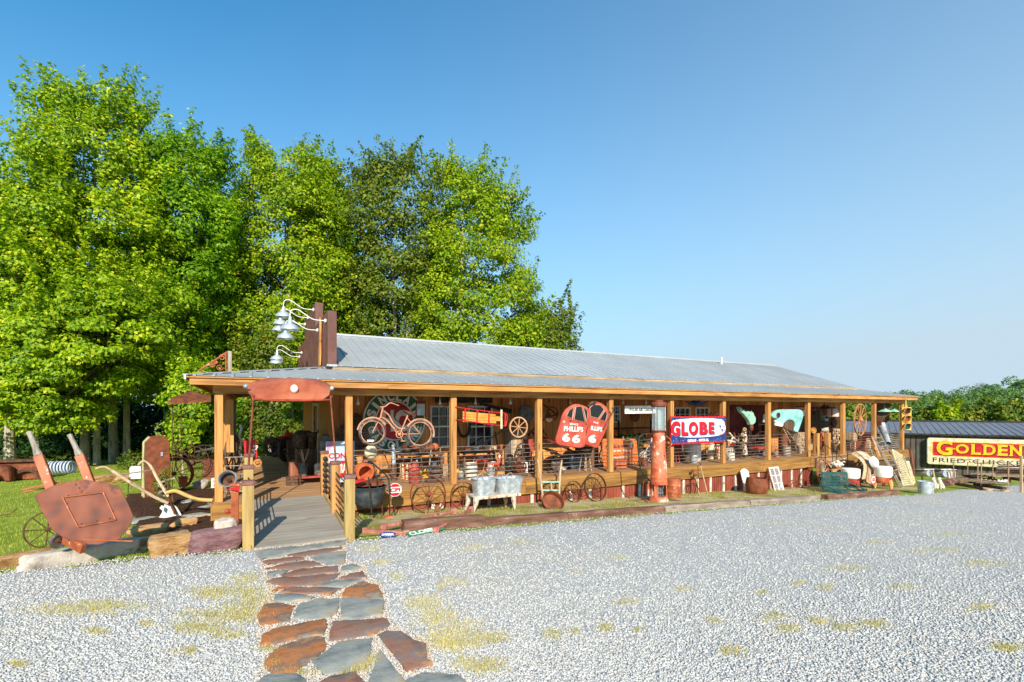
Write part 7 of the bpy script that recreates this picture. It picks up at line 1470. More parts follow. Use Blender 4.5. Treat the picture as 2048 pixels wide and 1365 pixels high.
# traffic light
tl_ = thing('traffic_light', 'yellow three lamp traffic light hanging at the right porch corner', 'traffic light', P(1811, 861, Y=10.55), (0, 0, -48)); W0 = wm(tl_)
hh = 1.02; ws = .36
YT = mat('traffic_yellow_paint', ['#c08a30', '#dba748', '#e6bb68'], 4, rough=.5)
MB().bx(-ws/2, ws/2, -.1, .12, 0, hh).build('housing', YT, tl_, .02, local=True); MB().lathe([(.06, 0), (.06, .04), (.025, .06), (.025, .3)], Matrix.Translation((0, 0, hh)), 12).build('hanger', YT, tl_, local=True)
for i, (m, nm) in enumerate(((mat('dark_green_lens', ['#0d4a44', '#12655a'], 3, rough=.2, spec=.7), 'green_lens'), (mat('amber_lens', ['#8a4a14', '#b0641c'], 3, rough=.2, spec=.7), 'amber_lens'), (mat('dark_red_lens', ['#3c0f0e', '#561816'], 3, rough=.2, spec=.7), 'red_lens'))):
    z = .17+i*.34; F = Matrix.Translation((0, -.11, z)) @ WF; MB().lathe([(.13, 0), (.11, .03), (0, .045)], F, 24).build(nm, m, tl_, local=True)
    MB().ring(.15, .135, 0, .2, F, 28, 20, 340 if 0 else 200).ring(.15, .132, 0, .03, F, 28).build('visor', YT, tl_, local=True)
    MB().bx(-ws/2-.002, ws/2+.002, -.102, -.098, z+.165, z+.172).build('seam', RUSTD, tl_, local=True) if i < 2 else None
# bucket and tanks by the metal building
o = G(1851, 988); bucket((o.x, o.y, GZ(o.x, o.y)), .2, .22, .4, GALV, 'half rusted galvanised bucket at the gravel edge on the right', 'bucket', 'bucket', handle=False); one('rust_band', MB().ring(.305, .298, .02, .5, Matrix.Translation((o.x, o.y, GZ(o.x, o.y))), 30, 120, 250), RUST, 'rust sheet wrapped round the left half of the galvanised bucket', 'sheet') if 0 else None
# ================================================================ SMALL OLD THINGS ALONG THE PORCH
bpy.context.view_layer.update()
OCC = []
for o in bpy.data.objects:
    if o.type == 'MESH' and (o.parent is None or o.parent.name != 'store_building') and len(o.data.vertices) < 5000 and o.get('kind') is None:
        bb = [o.matrix_world @ Vector(c) for c in o.bound_box]; x0, x1 = min(b.x for b in bb), max(b.x for b in bb); y0, y1 = min(b.y for b in bb), max(b.y for b in bb); z0, z1 = min(b.z for b in bb), max(b.z for b in bb)
        if x0 > -1 and x1 < 27 and y0 > 10.9 and y1 < 13.6: OCC.append((x0, x1, y0, y1, z0, z1))
def free(x0, x1, y0, y1, z0, z1):
    return all(x1 < a or x0 > b or y1 < c or y0 > d or z1 < e or z0 > f for a, b, c, d, e, f in OCC)
def take(*b): OCC.append(b)
ORD = ['', 'first', 'second', 'third', 'fourth', 'fifth', 'sixth', 'seventh', 'eighth', 'ninth', 'tenth']
PAL = [('rusty brown', RUST), ('dark rust', RUSTD), ('pale wooden', PALEW), ('dark brown', DARKW), ('dull grey', OLDTIN), ('faded red', RUSTR), ('terracotta', TERRA), ('dirty white', WHITED), ('galvanised', GALV), ('cream', CREAM), ('orange brown', RUSTO), ('weathered grey', GREYW), ('blackened', DARKF)]
def k_chair(t, m, h=.85):
    MB().bx(-.2, .2, -.2, .2, .42, .46).build('seat', m, t, local=True)
    for x in (-.17, .17):
        for y in (-.17, .17): MB().bx(x-.02, x+.02, y-.02, y+.02, 0, .419 if y < 0 else h).build('leg', m, t, local=True)
    MB().bx(-.15, .15, .16, .18, h-.2, h-.03).build('backrest', m, t, local=True)
def k_lantern(t, m):
    MB().lathe([(.08, 0), (.08, .05), (.05, .07)], n=14).build('base', m, t, local=True); MB().lathe([(.05, .07), (.075, .15), (.05, .24)], n=14, caps=False).build('globe', CLEAR, t, local=True)
    MB().lathe([(.055, .24), (.06, .27), (.03, .31), (0, .32)], n=14).build('cap', m, t, local=True); MB().tube([(-.08, 0, .05), (-.095, 0, .2), (-.05, 0, .36), (.05, 0, .36), (.095, 0, .2), (.08, 0, .05)], .006, 5).build('bail', m, t, local=True)
def k_jug(t, m): MB().lathe([(.1, 0), (.13, .03), (.135, .2), (.1, .28), (.04, .32), (.045, .37), (0, .37)], n=20).build('body', m, t, local=True); MB().tube([(.04, 0, .33), (.1, 0, .35), (.11, 0, .27)], .012, 6).build('handle', m, t, local=True)
def k_wcan(t, m): MB().lathe([(.12, 0), (.12, .25), (.1, .28), (0, .28)], n=20).build('body', m, t, local=True); MB().tube([(-.11, 0, .08), (-.22, 0, .2), (-.3, 0, .32)], [.02, .016, .025], 8).build('spout', m, t, local=True); MB().tube([(.08, 0, .27), (.1, 0, .38), (-.02, 0, .4), (-.06, 0, .28)], .01, 6).build('handle', m, t, local=True)
def k_box(t, m): MB().bx(-.2, .2, -.13, .13, 0, .22).build('case', m, t, .01, local=True); MB().bx(-.205, .205, -.135, .135, .221, .25).build('lid', m, t, local=True); MB().bx(-.03, .03, -.15, -.136, .15, .2).build('latch', IRON, t, local=True)
def k_engine(t, m):
    MB().bx(-.22, .22, -.12, .12, 0, .08).build('skid', DARKW, t, local=True); MB().bx(-.13, .13, -.1, .1, .081, .35).build('block', m, t, .02, local=True); MB().lathe([(.06, .351), (.07, .5), (.03, .52)], n=14).build('cylinder', m, t, local=True)
    for s_ in (-1, 1): MB().ring(.17, .14, -.02, .02, Matrix.Translation((0, s_*.14, .25)) @ WF, 24).bar((-.15, s_*.14, .25), (.15, s_*.14, .25), .012).bar((0, s_*.14, .1), (0, s_*.14, .4), .012).build('flywheel', RUSTD, t, local=True)
def k_churn(t, m): MB().lathe([(.13, 0), (.12, .2), (.1, .42), (.11, .44), (0, .45)], n=18).build('body', m, t, local=True); MB().bar((0, 0, .45), (0, 0, .8), .012).build('dasher', PALEW, t, local=True)
def k_stool(t, m):
    MB().lathe([(.17, .5), (.17, .54), (0, .54)], n=20).build('seat', m, t, local=True)
    for a in (45, 135, 225, 315): MB().bar((.1*math.cos(R(a)), .1*math.sin(R(a)), .5), (.18*math.cos(R(a)), .18*math.sin(R(a)), 0), .018).build('leg', m, t, local=True)
def k_plant(t, m):
    MB().lathe([(.09, 0), (.12, .2), (.13, .2), (.11, .17), (0, .17)], n=18).build('pot', m, t, local=True); mb = MB(); gg = random.Random(3)
    for i in range(26): a = gg.uniform(0, 6.28); l_ = gg.uniform(.12, .3); mb.beam((0, 0, .17), (l_*math.cos(a), l_*math.sin(a)*.7, .2+gg.uniform(.05, .35)), .03, .006)
    mb.build('leaves', bpy.data.materials['leaves_dummy'] if 'leaves_dummy' in bpy.data.materials else GREEN, t, local=True)
KIND = [('kitchen_chair', 'chair', k_chair, .2, .2, .85), ('barn_lantern', 'lantern', k_lantern, .1, .1, .37), ('stoneware_jug', 'jug', k_jug, .14, .14, .38), ('watering_can', 'watering can', k_wcan, .3, .12, .4), ('tool_chest', 'chest', k_box, .21, .15, .26),
        ('small_engine', 'engine', k_engine, .22, .17, .52), ('butter_churn', 'churn', k_churn, .14, .14, .8), ('round_stool', 'stool', k_stool, .19, .19, .55), ('milk_can', 'milk can', None, .15, .15, .55), ('slatted_crate', 'crate', None, .22, .16, .3), ('small_keg', 'keg', None, .18, .18, .45), ('pail', 'pail', None, .15, .15, .28), ('spoked_wheel', 'wheel', None, .3, .06, .6)]
WORDS = {'kitchen_chair': 'kitchen chair', 'barn_lantern': 'barn lantern', 'stoneware_jug': 'stoneware jug', 'watering_can': 'watering can', 'tool_chest': 'latched tool chest', 'small_engine': 'small flywheel engine', 'butter_churn': 'butter churn', 'round_stool': 'round stool', 'milk_can': 'lidded milk can', 'slatted_crate': 'slatted crate', 'small_keg': 'hooped keg', 'pail': 'open pail', 'spoked_wheel': 'spoked wheel'}
used = set(); g = random.Random(123)
def place(nm, cat, fn, x, y, z, cn, m, where, sc=1):
    lb = f'{cn} {WORDS[nm]} {where}'
    if lb in used: return None
    used.add(lb); rz = g.uniform(-25, 25)
    if nm == 'milk_can': return can((x, y, z), .55, m, lb)
    if nm == 'slatted_crate': return crate((x, y, z), .42, .3, .28, m, lb, 'slatted_crate', rot=(0, 0, rz*.3))
    if nm == 'small_keg': return barrel((x, y, z), .15, .42, m, lb, 1.15, 'small_keg', 'keg', 4, lidm=RUSTD)
    if nm == 'pail': return bucket((x, y, z), .1, .14, .26, m, lb, 'pail', 'pail')
    if nm == 'spoked_wheel': return wheel('spoked_wheel', lb, 'wheel', (x, y, z), (-8, 0, rz*.4), g.uniform(.22, .32), 10, m, .04, .02, (.04, .1), .008)
    t = thing(nm, lb, cat, (x, y, z), (0, 0, rz)); fn(t, m); return t
for bay in range(1, 11):
    if bay == 8: continue
    xa, xb = PX[bay]+.2, (PX[bay+1] if bay < 10 else 26.3)-.2
    for row, (ys, n_) in enumerate(((13.15, 16), (12.5, 12), (11.7, 9))):
        for i in range(n_):
            nm, cat, fn, hx, hy, hz_ = g.choice(KIND); cn, m = g.choice(PAL)
            if row == 2 and hz_ > .56: continue
            if nm in ('stoneware_jug',) and cn in ('pale wooden', 'galvanised', 'dark brown'): continue
            x, y = g.uniform(xa, xb), ys+g.uniform(-.12, .08)
            if free(x-hx, x+hx, y-hy, y+hy, DECK, DECK+hz_):
                t = place(nm, cat, fn, x, y, DECK+.001, cn, m, ('by the wall' if row == 0 else 'mid porch' if row == 1 else 'just behind the rail')+f' in the {ORD[bay]} porch bay')
                if t: take(x-hx, x+hx, y-hy, y+hy, DECK, DECK+hz_)
# small pieces hung on the wall and from the ceiling
HW = [('hanging_hoop', 'iron hoop', 'hoop'), ('saw_disc', 'toothed saw disc', 'saw'), ('hanging_pulley', 'wooden pulley', 'pulley'), ('ox_yoke', 'curved ox yoke', 'yoke'), ('hanging_hames', 'pair of hames', 'harness'), ('washboard', 'washboard', 'washboard'), ('hanging_tongs', 'ice tongs', 'tongs')]
for bay in range(1, 11):
    xa, xb = PX[bay]+.3, (PX[bay+1] if bay < 10 else 26.3)-.3
    for i in range(9):
        nm, wd, cat = g.choice(HW); cn, m = g.choice(PAL[:6]+PAL[10:]); x, z = g.uniform(xa, xb), g.uniform(1.45, 2.55); hang = g.random() < .25; y = 13.42 if not hang else g.uniform(11.8, 12.9)
        if hang: z = g.uniform(2.2, 2.6)
        if not free(x-.25, x+.25, y-.1, y+.06, z-.25, z+.25) or any(x > a-.25 and x < b+.25 and z > c-.3 and z < d+.2 for a, b, c, d in wh) and not hang: continue
        lb = f'{cn} {wd} hung '+('from the ceiling' if hang else 'on the wall')+f' in the {ORD[bay]} porch bay'
        if lb in used: continue
        used.add(lb); take(x-.25, x+.25, y-.1, y+.06, z-.25, z+.25); t = thing(nm, lb, cat, (x, y, z)); F = WF
        if cat == 'hoop': MB().ring(.22, .2, -.015, .015, F, 28).build('hoop', m, t, local=True)
        elif cat == 'saw':
            n_ = 24; MB().prism([((.2 if k_ % 2 else .225)*math.cos(math.pi*k_/n_), (.2 if k_ % 2 else .225)*math.sin(math.pi*k_/n_)) for k_ in range(2*n_)], 0, .006, F).build('blade', m, t, local=True); MB().ring(.03, .015, .007, .012, F, 12).build('arbor', IRON, t, local=True)
        elif cat == 'pulley': MB().lathe([(.1, -.03), (.12, -.03), (.1, 0), (.12, .03), (.1, .03)], F, 20).build('wheel', m, t, local=True); MB().tube([(0, -.05, -.02), (0, -.05, .16), (0, .05, .16), (0, .05, -.02)], .012, 6).build('strap', IRON, t, local=True)
        elif cat == 'yoke':
            MB().tube(catmull([(-.24, 0, -.04), (-.12, 0, .05), (0, 0, 0), (.12, 0, .05), (.24, 0, -.04)]), .035, 8).build('beam', m, t, local=True)
            for s_ in (-.12, .12): MB().tube(catmull([(s_-.07, 0, .03), (s_-.06, 0, -.15), (s_, 0, -.22), (s_+.06, 0, -.15), (s_+.07, 0, .03)]), .012, 6).build('bow', IRON, t, local=True)
        elif cat == 'harness': 
            for s_ in (-1, 1): MB().tube(catmull([(s_*.02, 0, -.22), (s_*.12, 0, -.08), (s_*.1, 0, .08), (s_*.03, 0, .2), (s_*.06, 0, .25)]), .016, 7).build('hame', m, t, local=True)
        elif cat == 'washboard':
            MB().bx(-.13, -.11, -.015, .015, -.22, .22).bx(.11, .13, -.015, .015, -.22, .22).bx(-.109, .109, -.01, .01, .12, .2).build('frame', m, t, local=True)
            MB().bx(-.109, .109, -.006, .006, -.18, .119).build('panel', GALV, t, local=True)
        else:
            for s_ in (-1, 1): MB().tube(catmull([(s_*.04, 0, .2), (-s_*.03, 0, .08), (-s_*.16, 0, -.08), (-s_*.05, 0, -.22)]), .012, 6).build('arm', m, t, local=True)
        if hang: MB().bar((0, 0, .2), (0, 0, 3.1-z), .004, 4).build('hanging_wire', IRON, t, local=True)
# ================================================================ METAL BUILDING, SIGN, RACKS
mbd = thing('metal_shed', 'long low brown grey metal building with dark roof on the right', 'building', P(1930, 960, d=26)); U_ = Vector((.428, -.904, 0)); N_ = Vector((-.904, -.428, 0)).normalized(); O_ = Vector((33.7, 11.3, 0)); UZ = Vector((0, 0, 1))
U_.normalize()
def S(s_, n, z): return O_+U_*s_+N_*n+UZ*z
def shed(u): # distance along wall for a pixel column
    a, b = ray(u); 
    import numpy as _n
    A = _n.array([[a, -U_.x], [b, -U_.y]]); d, s_ = _n.linalg.solve(A, _n.array([O_.x, O_.y])); return s_
s0, s1, ze = shed(1795)-6, shed(2048)+7, 1.25
mb = MB().add([S(s0, 0, -2.5), S(s1, 0, -2.5), S(s1, 0, ze), S(s0, 0, ze), S(s0, -6, -2.5), S(s1, -6, -2.5), S(s1, -6, ze), S(s0, -6, ze)], [(0, 1, 2, 3), (5, 4, 7, 6), (1, 5, 6, 2), (4, 0, 3, 7)])
mb.build('wall', DSIDE, mbd)
mb = MB(); s_ = s0+.1; k = 0
while s_ < s1:
    a = S(s_, .012, -2.4); b = S(s_, .012, ze); mb.beam(a, b, .05 if k % 4 == 0 else .03, .03 if k % 4 == 0 else .015, N_); s_ += .24; k += 1
mb.build('wall_ribs', mat('siding_rib', ['#302b27', '#3c3630'], 3), mbd)
mb = MB().add([S(s0-.2, .25, ze-.02), S(s1, .25, ze-.02), S(s1, -5.2, ze+.56), S(s0-.2, -5.2, ze+.56), S(s0-.2, .25, ze-.07), S(s1, .25, ze-.07), S(s1, -5.2, ze+.5), S(s0-.2, -5.2, ze+.5)], [(0, 1, 2, 3), (7, 6, 5, 4), (0, 4, 5, 1), (3, 2, 6, 7), (0, 3, 7, 4), (1, 5, 6, 2)])
s_ = s0
while s_ < s1: mb.beam(S(s_, .25, ze-.01), S(s_, -5.1, ze+.55), .04, .03); s_ += .3
mb.build('roof', DROOF, mbd); MB().beam(S(s0-.2, -5.2, ze+.6), S(s1, -5.2, ze+.6), .3, .1).build('ridge_cap', IRON, mbd)
MB().beam(S(s0-.2, .27, ze-.05), S(s1, .27, ze-.05), .02, .09).build('eave_trim', IRON, mbd)
# sign
gsn2 = thing('restaurant_sign', 'large cream sign with yellow letters on red, on the metal building', 'sign', S(shed(1930), .2, -.3)); a0, a1 = shed(1852), shed(2048)+1.9
def sz(px, py, n=.3): a, b = ray(px); s_ = shed(px); p = S(s_, 0, 0); return CAMH-(py-822)*dep(p)/970
zt, zb = sz(1900, 876.5), sz(1900, 930)
F0 = fr(S((a0+a1)/2, .32, (zt+zb)/2), U_, (0, 0, 1)); Wd, Hh = a1-a0, zt-zb
def rrect(x0, x1, y0, y1, r=.08):
    o = []
    for cx, cy, q0 in ((x1-r, y1-r, 0), (x0+r, y1-r, 90), (x0+r, y0+r, 180), (x1-r, y0+r, 270)):
        for i in range(5): a = R(q0+i*22.5); o.append((cx+r*math.cos(a), cy+r*math.sin(a)))
    return o
MB().prism(rrect(-Wd/2, Wd/2, -Hh/2, Hh/2, .12), -.3, 0, F0).build('case', CREAM, gsn2, .03)
xr = lambda px: shed(px)-(a0+a1)/2
x0 = xr(1863); MB().prism(rrect(x0, Wd/2-.25, -Hh*.17, Hh*.37, .06), .002, .006, F0).build('yellow_border', YELL, gsn2); MB().prism(rrect(x0+.03, Wd/2-.28, -Hh*.15, Hh*.35, .05), .007, .010, F0).build('red_panel', RED, gsn2)
def serif(mb, ch, xa, xb, yb, yt, z):
    w_ = xb-xa; h = yt-yb; mb.text(ch, F0 @ Matrix.Translation(((xa+xb)/2, (yb+yt)/2, z)), w_, h, .012, .035); t_ = h*.07
    sf = {'L': [(0, 1), (0, 0)], 'D': [(-.02, 1), (-.02, 0)], 'E': [(0, 1), (0, 0)], 'N': [(0, 0), (0, 1), (.9, 1)], 'G': [(.9, .45)]}.get(ch, [])
    for fx, fy in sf: mb.bx(xa+w_*fx-w_*.1, xa+w_*fx+w_*.28, yb+(h-t_)*fy, yb+(h-t_)*fy+t_, z-.005, z+.0055, F0)
rows = [('G', 1871, 1903, 881, 910), ('O', 1909, 1935, 888, 907), ('L', 1940, 1959, 888, 909), ('D', 1964, 1988, 889, 910), ('E', 1992, 2012, 889, 911), ('N', 2016, 2040, 890, 912)]
for off, m, z in ((.03, BLACKP, .018), (0, YELL, .032)):
    mb = MB()
    for ch, pa, pb, yt, yb in rows:
        zm = (zt+zb)/2; serif(mb, ch, xr(pa)+off, xr(pb)+off, sz((pa+pb)/2, yb)-zm-off, sz((pa+pb)/2, yt)-zm-off, z)
    mb.build('lettering', m, gsn2)
mb = MB(); zm = (zt+zb)/2; sp = 'FRIED'; xs_ = [(1864, 1871), (1876, 1885), (1889, 1891), (1896, 1904), (1910, 1928)]
y0, y1 = -Hh*.40, -Hh*.24
xa, xb = xr(1864), xr(1928); mb.text('FRIED', F0 @ Matrix.Translation(((xa+xb)/2, (y0+y1)/2, .006)), xb-xa, y1-y0, .006, .0, sp=1.1)
mb.box((xr(1937), (y0+y1)/2, .006), (.04, .04, .006), F0); xa, xb = xr(1943), xr(2062); mb.text('CHICKEN', F0 @ Matrix.Translation(((xa+xb)/2, (y0+y1)/2, .006)), xb-xa, y1-y0, .006, .0, sp=1.1)
mb.build('lettering', BLACKP, gsn2)
# galvanised tanks on stands
def onground(px, py): return G(px, py)
for i, (pa, pb, yt, yb, m, lb) in enumerate(((1830, 1858, 940, 952, OLDTIN, 'left horizontal tin tank on a wooden stand'), (1864, 1892, 940, 954, OLDTIN, 'right horizontal tin tank beside the hanging shirts'))):
    c0, c1 = P(pa, (yt+yb)/2+1, d=21.2), P(pb, (yt+yb)/2+1, d=20.6); r_ = (yb-yt)/2*21/970*1.05; t = thing('tin_tank', lb, 'tank', (c0+c1)/2-Vector((0, 0, r_)))
    MB().tube([c0, c0.lerp(c1, .05), c0.lerp(c1, .95), c1], [r_*.96, r_, r_, r_*.96], 20).build('tank', GALV, t)
    MB().beam(c0+Vector((0, 0, r_+.03)), c1+Vector((0, 0, r_+.03)), .5, .04).build('top_plank', WHITED, t)
    for c in (c0.lerp(c1, .08), c0.lerp(c1, .95)):
        MB().bar(c+Vector((0, -.15, r_)), (c.x, c.y-.25, GZ(c.x, c.y)), .035, 6).build('leg', PALEW, t)
for i, (px, lb) in enumerate(((1899, 'left pale round ended tin hanging beside the tanks'), (1908, 'right pale round ended tin hanging beside the tanks'))):
    Fq = fr(P(px, 950, d=20.8), (.88, -.476, 0)); one('hanging_tin', MB().prism([(-.09, .14), (.09, .14), (.09, -.06), (.05, -.14), (-.05, -.14), (-.09, -.06)], -.03, .03, Fq), WHITED, lb, 'tin')
t = thing('hanging_rail', 'thin rail carrying the two pale tins', 'rail', P(1903, 940, d=20.8)); MB().bar(P(1890, 940, d=20.8), P(1913, 940, d=20.7), .015).build('rail', WHITED, t); MB().bar(P(1893, 940, d=20.8), P(1893, 966, d=20.8), .02).build('leg', RUSTD, t); MB().bar(P(1912, 940, d=20.7), P(1912, 965, d=20.7), .02).build('leg', RUSTD, t)
# two small pale dog figures
for i, px in enumerate((1868, 1880)):
    o = G(px, 978); o.z = GZ(o.x, o.y); t = thing('dog_figure', ['left', 'right'][i]+' pale stone dog figure sitting beside the bucket', 'figure', o); s_ = 1
    MB().tube([o+Vector(v_) for v_ in ((.12, 0, .08), (.06, 0, .14), (-.02, 0, .24), (-.05, 0, .34))], [.09, .09, .07, .05], 10).ell(o+Vector((-.07, 0, .38)), (.07, .055, .055)).tube([o+Vector((-.1, 0, .37)), o+Vector((-.17, 0, .35))], [.035, .02], 8).tube([o+Vector((-.03, -.04, .22)), o+Vector((-.07, -.04, 0))], [.03, .025], 6).tube([o+Vector((-.03, .04, .22)), o+Vector((-.07, .04, 0))], [.03, .025], 6).ell(o+Vector((.1, -.06, .05)), (.09, .04, .05)).ell(o+Vector((.1, .06, .05)), (.09, .04, .05)).build('body', WHITED, t)
    for y in (-.045, .045): MB().ell(o+Vector((-.05, y, .39)), (.02, .012, .045)).build('ear', GREYW, t)
# reddish timber and bench, racks of pallets
a, b = G(1890, 972), G(1952, 962); one('lying_beam', MB().beam(a+Vector((0, 0, .12)), b+Vector((0, 0, .15)), .35, .22), TIMB, 'thick red brown timber lying left of the long bench', 'timber', bev=.03)
TANR = mat('tan_rusty_pipe', ['#7a5c48', '#9c7c62', '#b09478'], 8, rough=.7)
def frame_cart(px0, px1, pyb, pyt, d0, d1, lb, hbar=True, low=.1):
    c0, c1 = P(px0, pyb, d=d0), P(px1, pyb, d=d1); t = thing('platform_cart', lb, 'cart', (c0+c1)/2); h = (pyb-pyt)*d0/970; dv = Vector((.476, .88, 0))*1.1
    u_ = (c1-c0); n_ = 7
    for i in range(n_): a = c0+dv*(i/n_)+Vector((0, 0, low)); MB().beam(a, a+u_, .13, .03).build('deck_board', PALEW, t)
    for a in (c0, c1): MB().bar(a, a+Vector((0, 0, h)), .018).build('post', TANR, t); MB().bar(a+dv, a+dv+Vector((0, 0, h)), .018).build('post', TANR, t)
    if hbar:
        for q in (Vector(), dv): MB().bar(c0+q+Vector((0, 0, h*.97)), c0+q+u_*.75+Vector((0, 0, h*.97)), .012).bar(c0+q+u_*.75+Vector((0, 0, h*.97)), c1+q+Vector((0, 0, h*.85)), .012).build('top_rail', TANR, t)
    for q in (.12, .88): MB().beam(c0+u_*q+Vector((0, 0, -.1)), c0+u_*q+dv+Vector((0, 0, -.1)), .12, .1).build('runner', DARKW, t)
    return t
frame_cart(1962, 2016, 972, 926, 17.5, 16.8, 'rusty railed platform cart with plank deck nearest the sign')
frame_cart(1985, 2075, 958, 930, 20, 19, 'second railed platform cart behind the first at the right edge')
a, b = P(1932, 951, d=21.5), P(1985, 953, d=20.2); t = thing('long_bench', 'long dark plank bench below the cream sign', 'bench', (a+b)/2); MB().beam(a, b, .35, .05).build('seat', DARKW, t); MB().beam(a+Vector((0, 0, -.3)), b+Vector((0, 0, -.3)), .2, .04).build('stretcher', DARKW, t)
for q in (.05, .95): c = a.lerp(b, q); MB().bx(c.x-.05, c.x+.05, c.y-.1, c.y+.1, GZ(c.x, c.y)-.1, c.z-.03).build('leg', DARKW, t)
for i in range(5): a, b = P(1990+i*2, 951-i*4.5, d=18.5), P(2080, 952-i*4.5, d=17.5); one('rack_plank', MB().beam(a, b, .3, .04), [PALEW, DARKW, RUST, GREYW, DARKW][i], ['lowest pale', 'second dark', 'third rusty', 'fourth grey', 'topmost dark'][i]+' plank of the rack at the right edge', 'plank')
one('rack_post', MB().bx(*(lambda p: (p.x-.035, p.x+.035, p.y-.035, p.y+.035, GZ(p.x, p.y), CAMH-(912-822)*16.6/970))(P(2042, 975, d=16.6))), PALEW, 'pale upright post of the rack at the far right edge', 'post', bev=.01)
MB_ = P(2005, 962, d=18.2); t = thing('name_board', 'black board with white letters lying in the right hand rack', 'board', MB_); F = fr(MB_, (.9, -.43, 0)); MB().prism([(-.3, -.08), (.3, -.08), (.3, .08), (-.3, .08)], 0, .02, F).build('plate', BLACKP, t); MB().text('BASS', F @ Matrix.Translation((0, 0, .022)), .45, .1, .004, .04).build('lettering', WHITE, t)
for i, (px, d_) in enumerate(((1975, 17.2), (2010, 16.9))): p = P(px, 977, d=d_); bucket((p.x, p.y, GZ(p.x, p.y)), .12, .12, .1, PALEW, ['left', 'right'][i]+' pale block under the railed platform cart', 'wood_block', 'block', handle=False)
# grey shed roof seen through the end bays
gr = thing('open_shed', 'small grey roofed shed seen between the last porch posts', 'shed', P(1715, 880, d=32)); c = [P(1692, 862, d=30), P(1745, 862, d=30), P(1735, 848, d=34), P(1702, 848, d=34)]
MB().add([tuple(v_) for v_ in c]+[tuple(v_-Vector((0, 0, .1))) for v_ in c], [(0, 1, 2, 3), (7, 6, 5, 4), (0, 4, 5, 1), (1, 5, 6, 2), (2, 6, 7, 3), (3, 7, 4, 0)]).build('roof', DROOF, gr)
for q in (c[0], c[1], c[2], c[3]): MB().bar(q-Vector((0, 0, .05)), (q.x, q.y, -2), .06).build('post', DARKW, gr)
fn = thing('board_fence', 'dark horizontal board fence beyond the right end of the porch', 'fence', P(1740, 890, d=34))
for k_ in range(2): MB().beam(P(1660, 848+k_*10, d=36), P(1800, 846+k_*10, d=36), .05, .16).build('rail', DARKW, fn)
for px in (1664, 1700, 1740, 1780): MB().bx(*(lambda p: (p.x-.06, p.x+.06, p.y-.06, p.y+.06, -3, p.z))(P(px, 845, d=36.1))).build('post', DARKW, fn)
# ================================================================ TREES
LEAF = {}
def leafm(key, cols, tr=.38): LEAF[key] = islm('leaves_'+key, cols, .5, trans=tr, clump=.55)
leafm('bright', ['#5a7c0c', '#70940e', '#8aa812', '#a8bc1c', '#bec430'])
leafm('green', ['#4a700e', '#5e8a10', '#749e14', '#8cb01c', '#a4be2a'])
leafm('olive', ['#445a16', '#5a701c', '#6e8224', '#849430', '#8e8434'])
leafm('yellow', ['#5e7e0c', '#76940f', '#8ca814', '#a2b81e', '#b0aa30'])
leafm('dark', ['#16280c', '#203812', '#2d4a18', '#3b5b1e'])  # shade below and behind the tree row is put into these dark greens
BARK = mat('pale_bark', ['#7a6e5e', '#a69a86', '#c0b49e'], 5, (1, 1, .3), bump=.7, bdist=.02, rough=.9, chip='#4a4034', chips=.58)
LIMB = mat('dark_limb_bark', ['#3a3228', '#55493c', '#6b5e4e'], 5, bump=.5, rough=.9)
def leafgeo(C_, Nrm, size, g):
    n = len(C_); N_ = Nrm*.75+np.array([0, -.15, .5])+g.normal(0, .36, (n, 3)); N_ /= np.linalg.norm(N_, axis=1)[:, None]
    t = g.normal(0, 1, (n, 3)); t -= N_*(t*N_).sum(1)[:, None]; t /= np.linalg.norm(t, axis=1)[:, None]; b = np.cross(N_, t)
    s = size*g.uniform(.6, 1.25, n)[:, None]; dr = np.array([0, 0, -.18])
    V = np.stack([C_-t*s*.5, C_+b*s*.36+N_*s*.1, C_+t*s*.55+dr*s, C_-b*s*.36+N_*s*.1], 1)
    return V
def crownpts(g, cx, cy, prof, ncl, lpc, cr, flat=.6, droop=.15, inner=.35):
    "prof: list of (z, radius, dx, dy)"
    zs = np.array([p[0] for p in prof]); rs = np.array([p[1] for p in prof]); dx = np.array([p[2] if len(p) > 2 else 0 for p in prof])
    w = np.interp(np.linspace(zs[0], zs[-1], 200), zs, rs)+.3; zz = np.linspace(zs[0], zs[-1], 200); z = g.choice(zz, ncl, p=w/w.sum())+g.normal(0, .1, ncl)
    rr = np.interp(z, zs, rs)*np.sqrt(g.uniform(inner, 1.05, ncl)); a = g.uniform(0, 2*np.pi, ncl); ph = g.uniform(0, 6.28, 3); rr = rr*(1+.13*np.sin(3*a+.7*z+ph[0])+.1*np.sin(5*a-1.1*z+ph[1])+.09*np.sin(1.9*z+ph[2]))
    K = np.stack([cx+np.interp(z, zs, dx)+rr*np.cos(a), cy+rr*np.sin(a), z], -1)
    R_ = cr*g.uniform(.4, 1.35, ncl)
    cnt = (lpc*(R_/cr)**2).astype(int)+8; idx = np.repeat(np.arange(ncl), cnt); n = len(idx)
    d = g.normal(0, 1, (n, 3)); d /= np.linalg.norm(d, axis=1)[:, None]; q = g.uniform(.15, 1, n)**.5
    off = d*q[:, None]*R_[idx][:, None]*np.array([1, 1, flat]); off[:, 2] -= droop*(off[:, 0]**2+off[:, 1]**2)/R_[idx]
    ax = K[idx]-np.array([cx, cy, 0]); ax[:, 2] = 0; ax /= np.maximum(np.linalg.norm(ax, axis=1), .1)[:, None]
    return K, K[idx]+off, d*.7+ax*.5
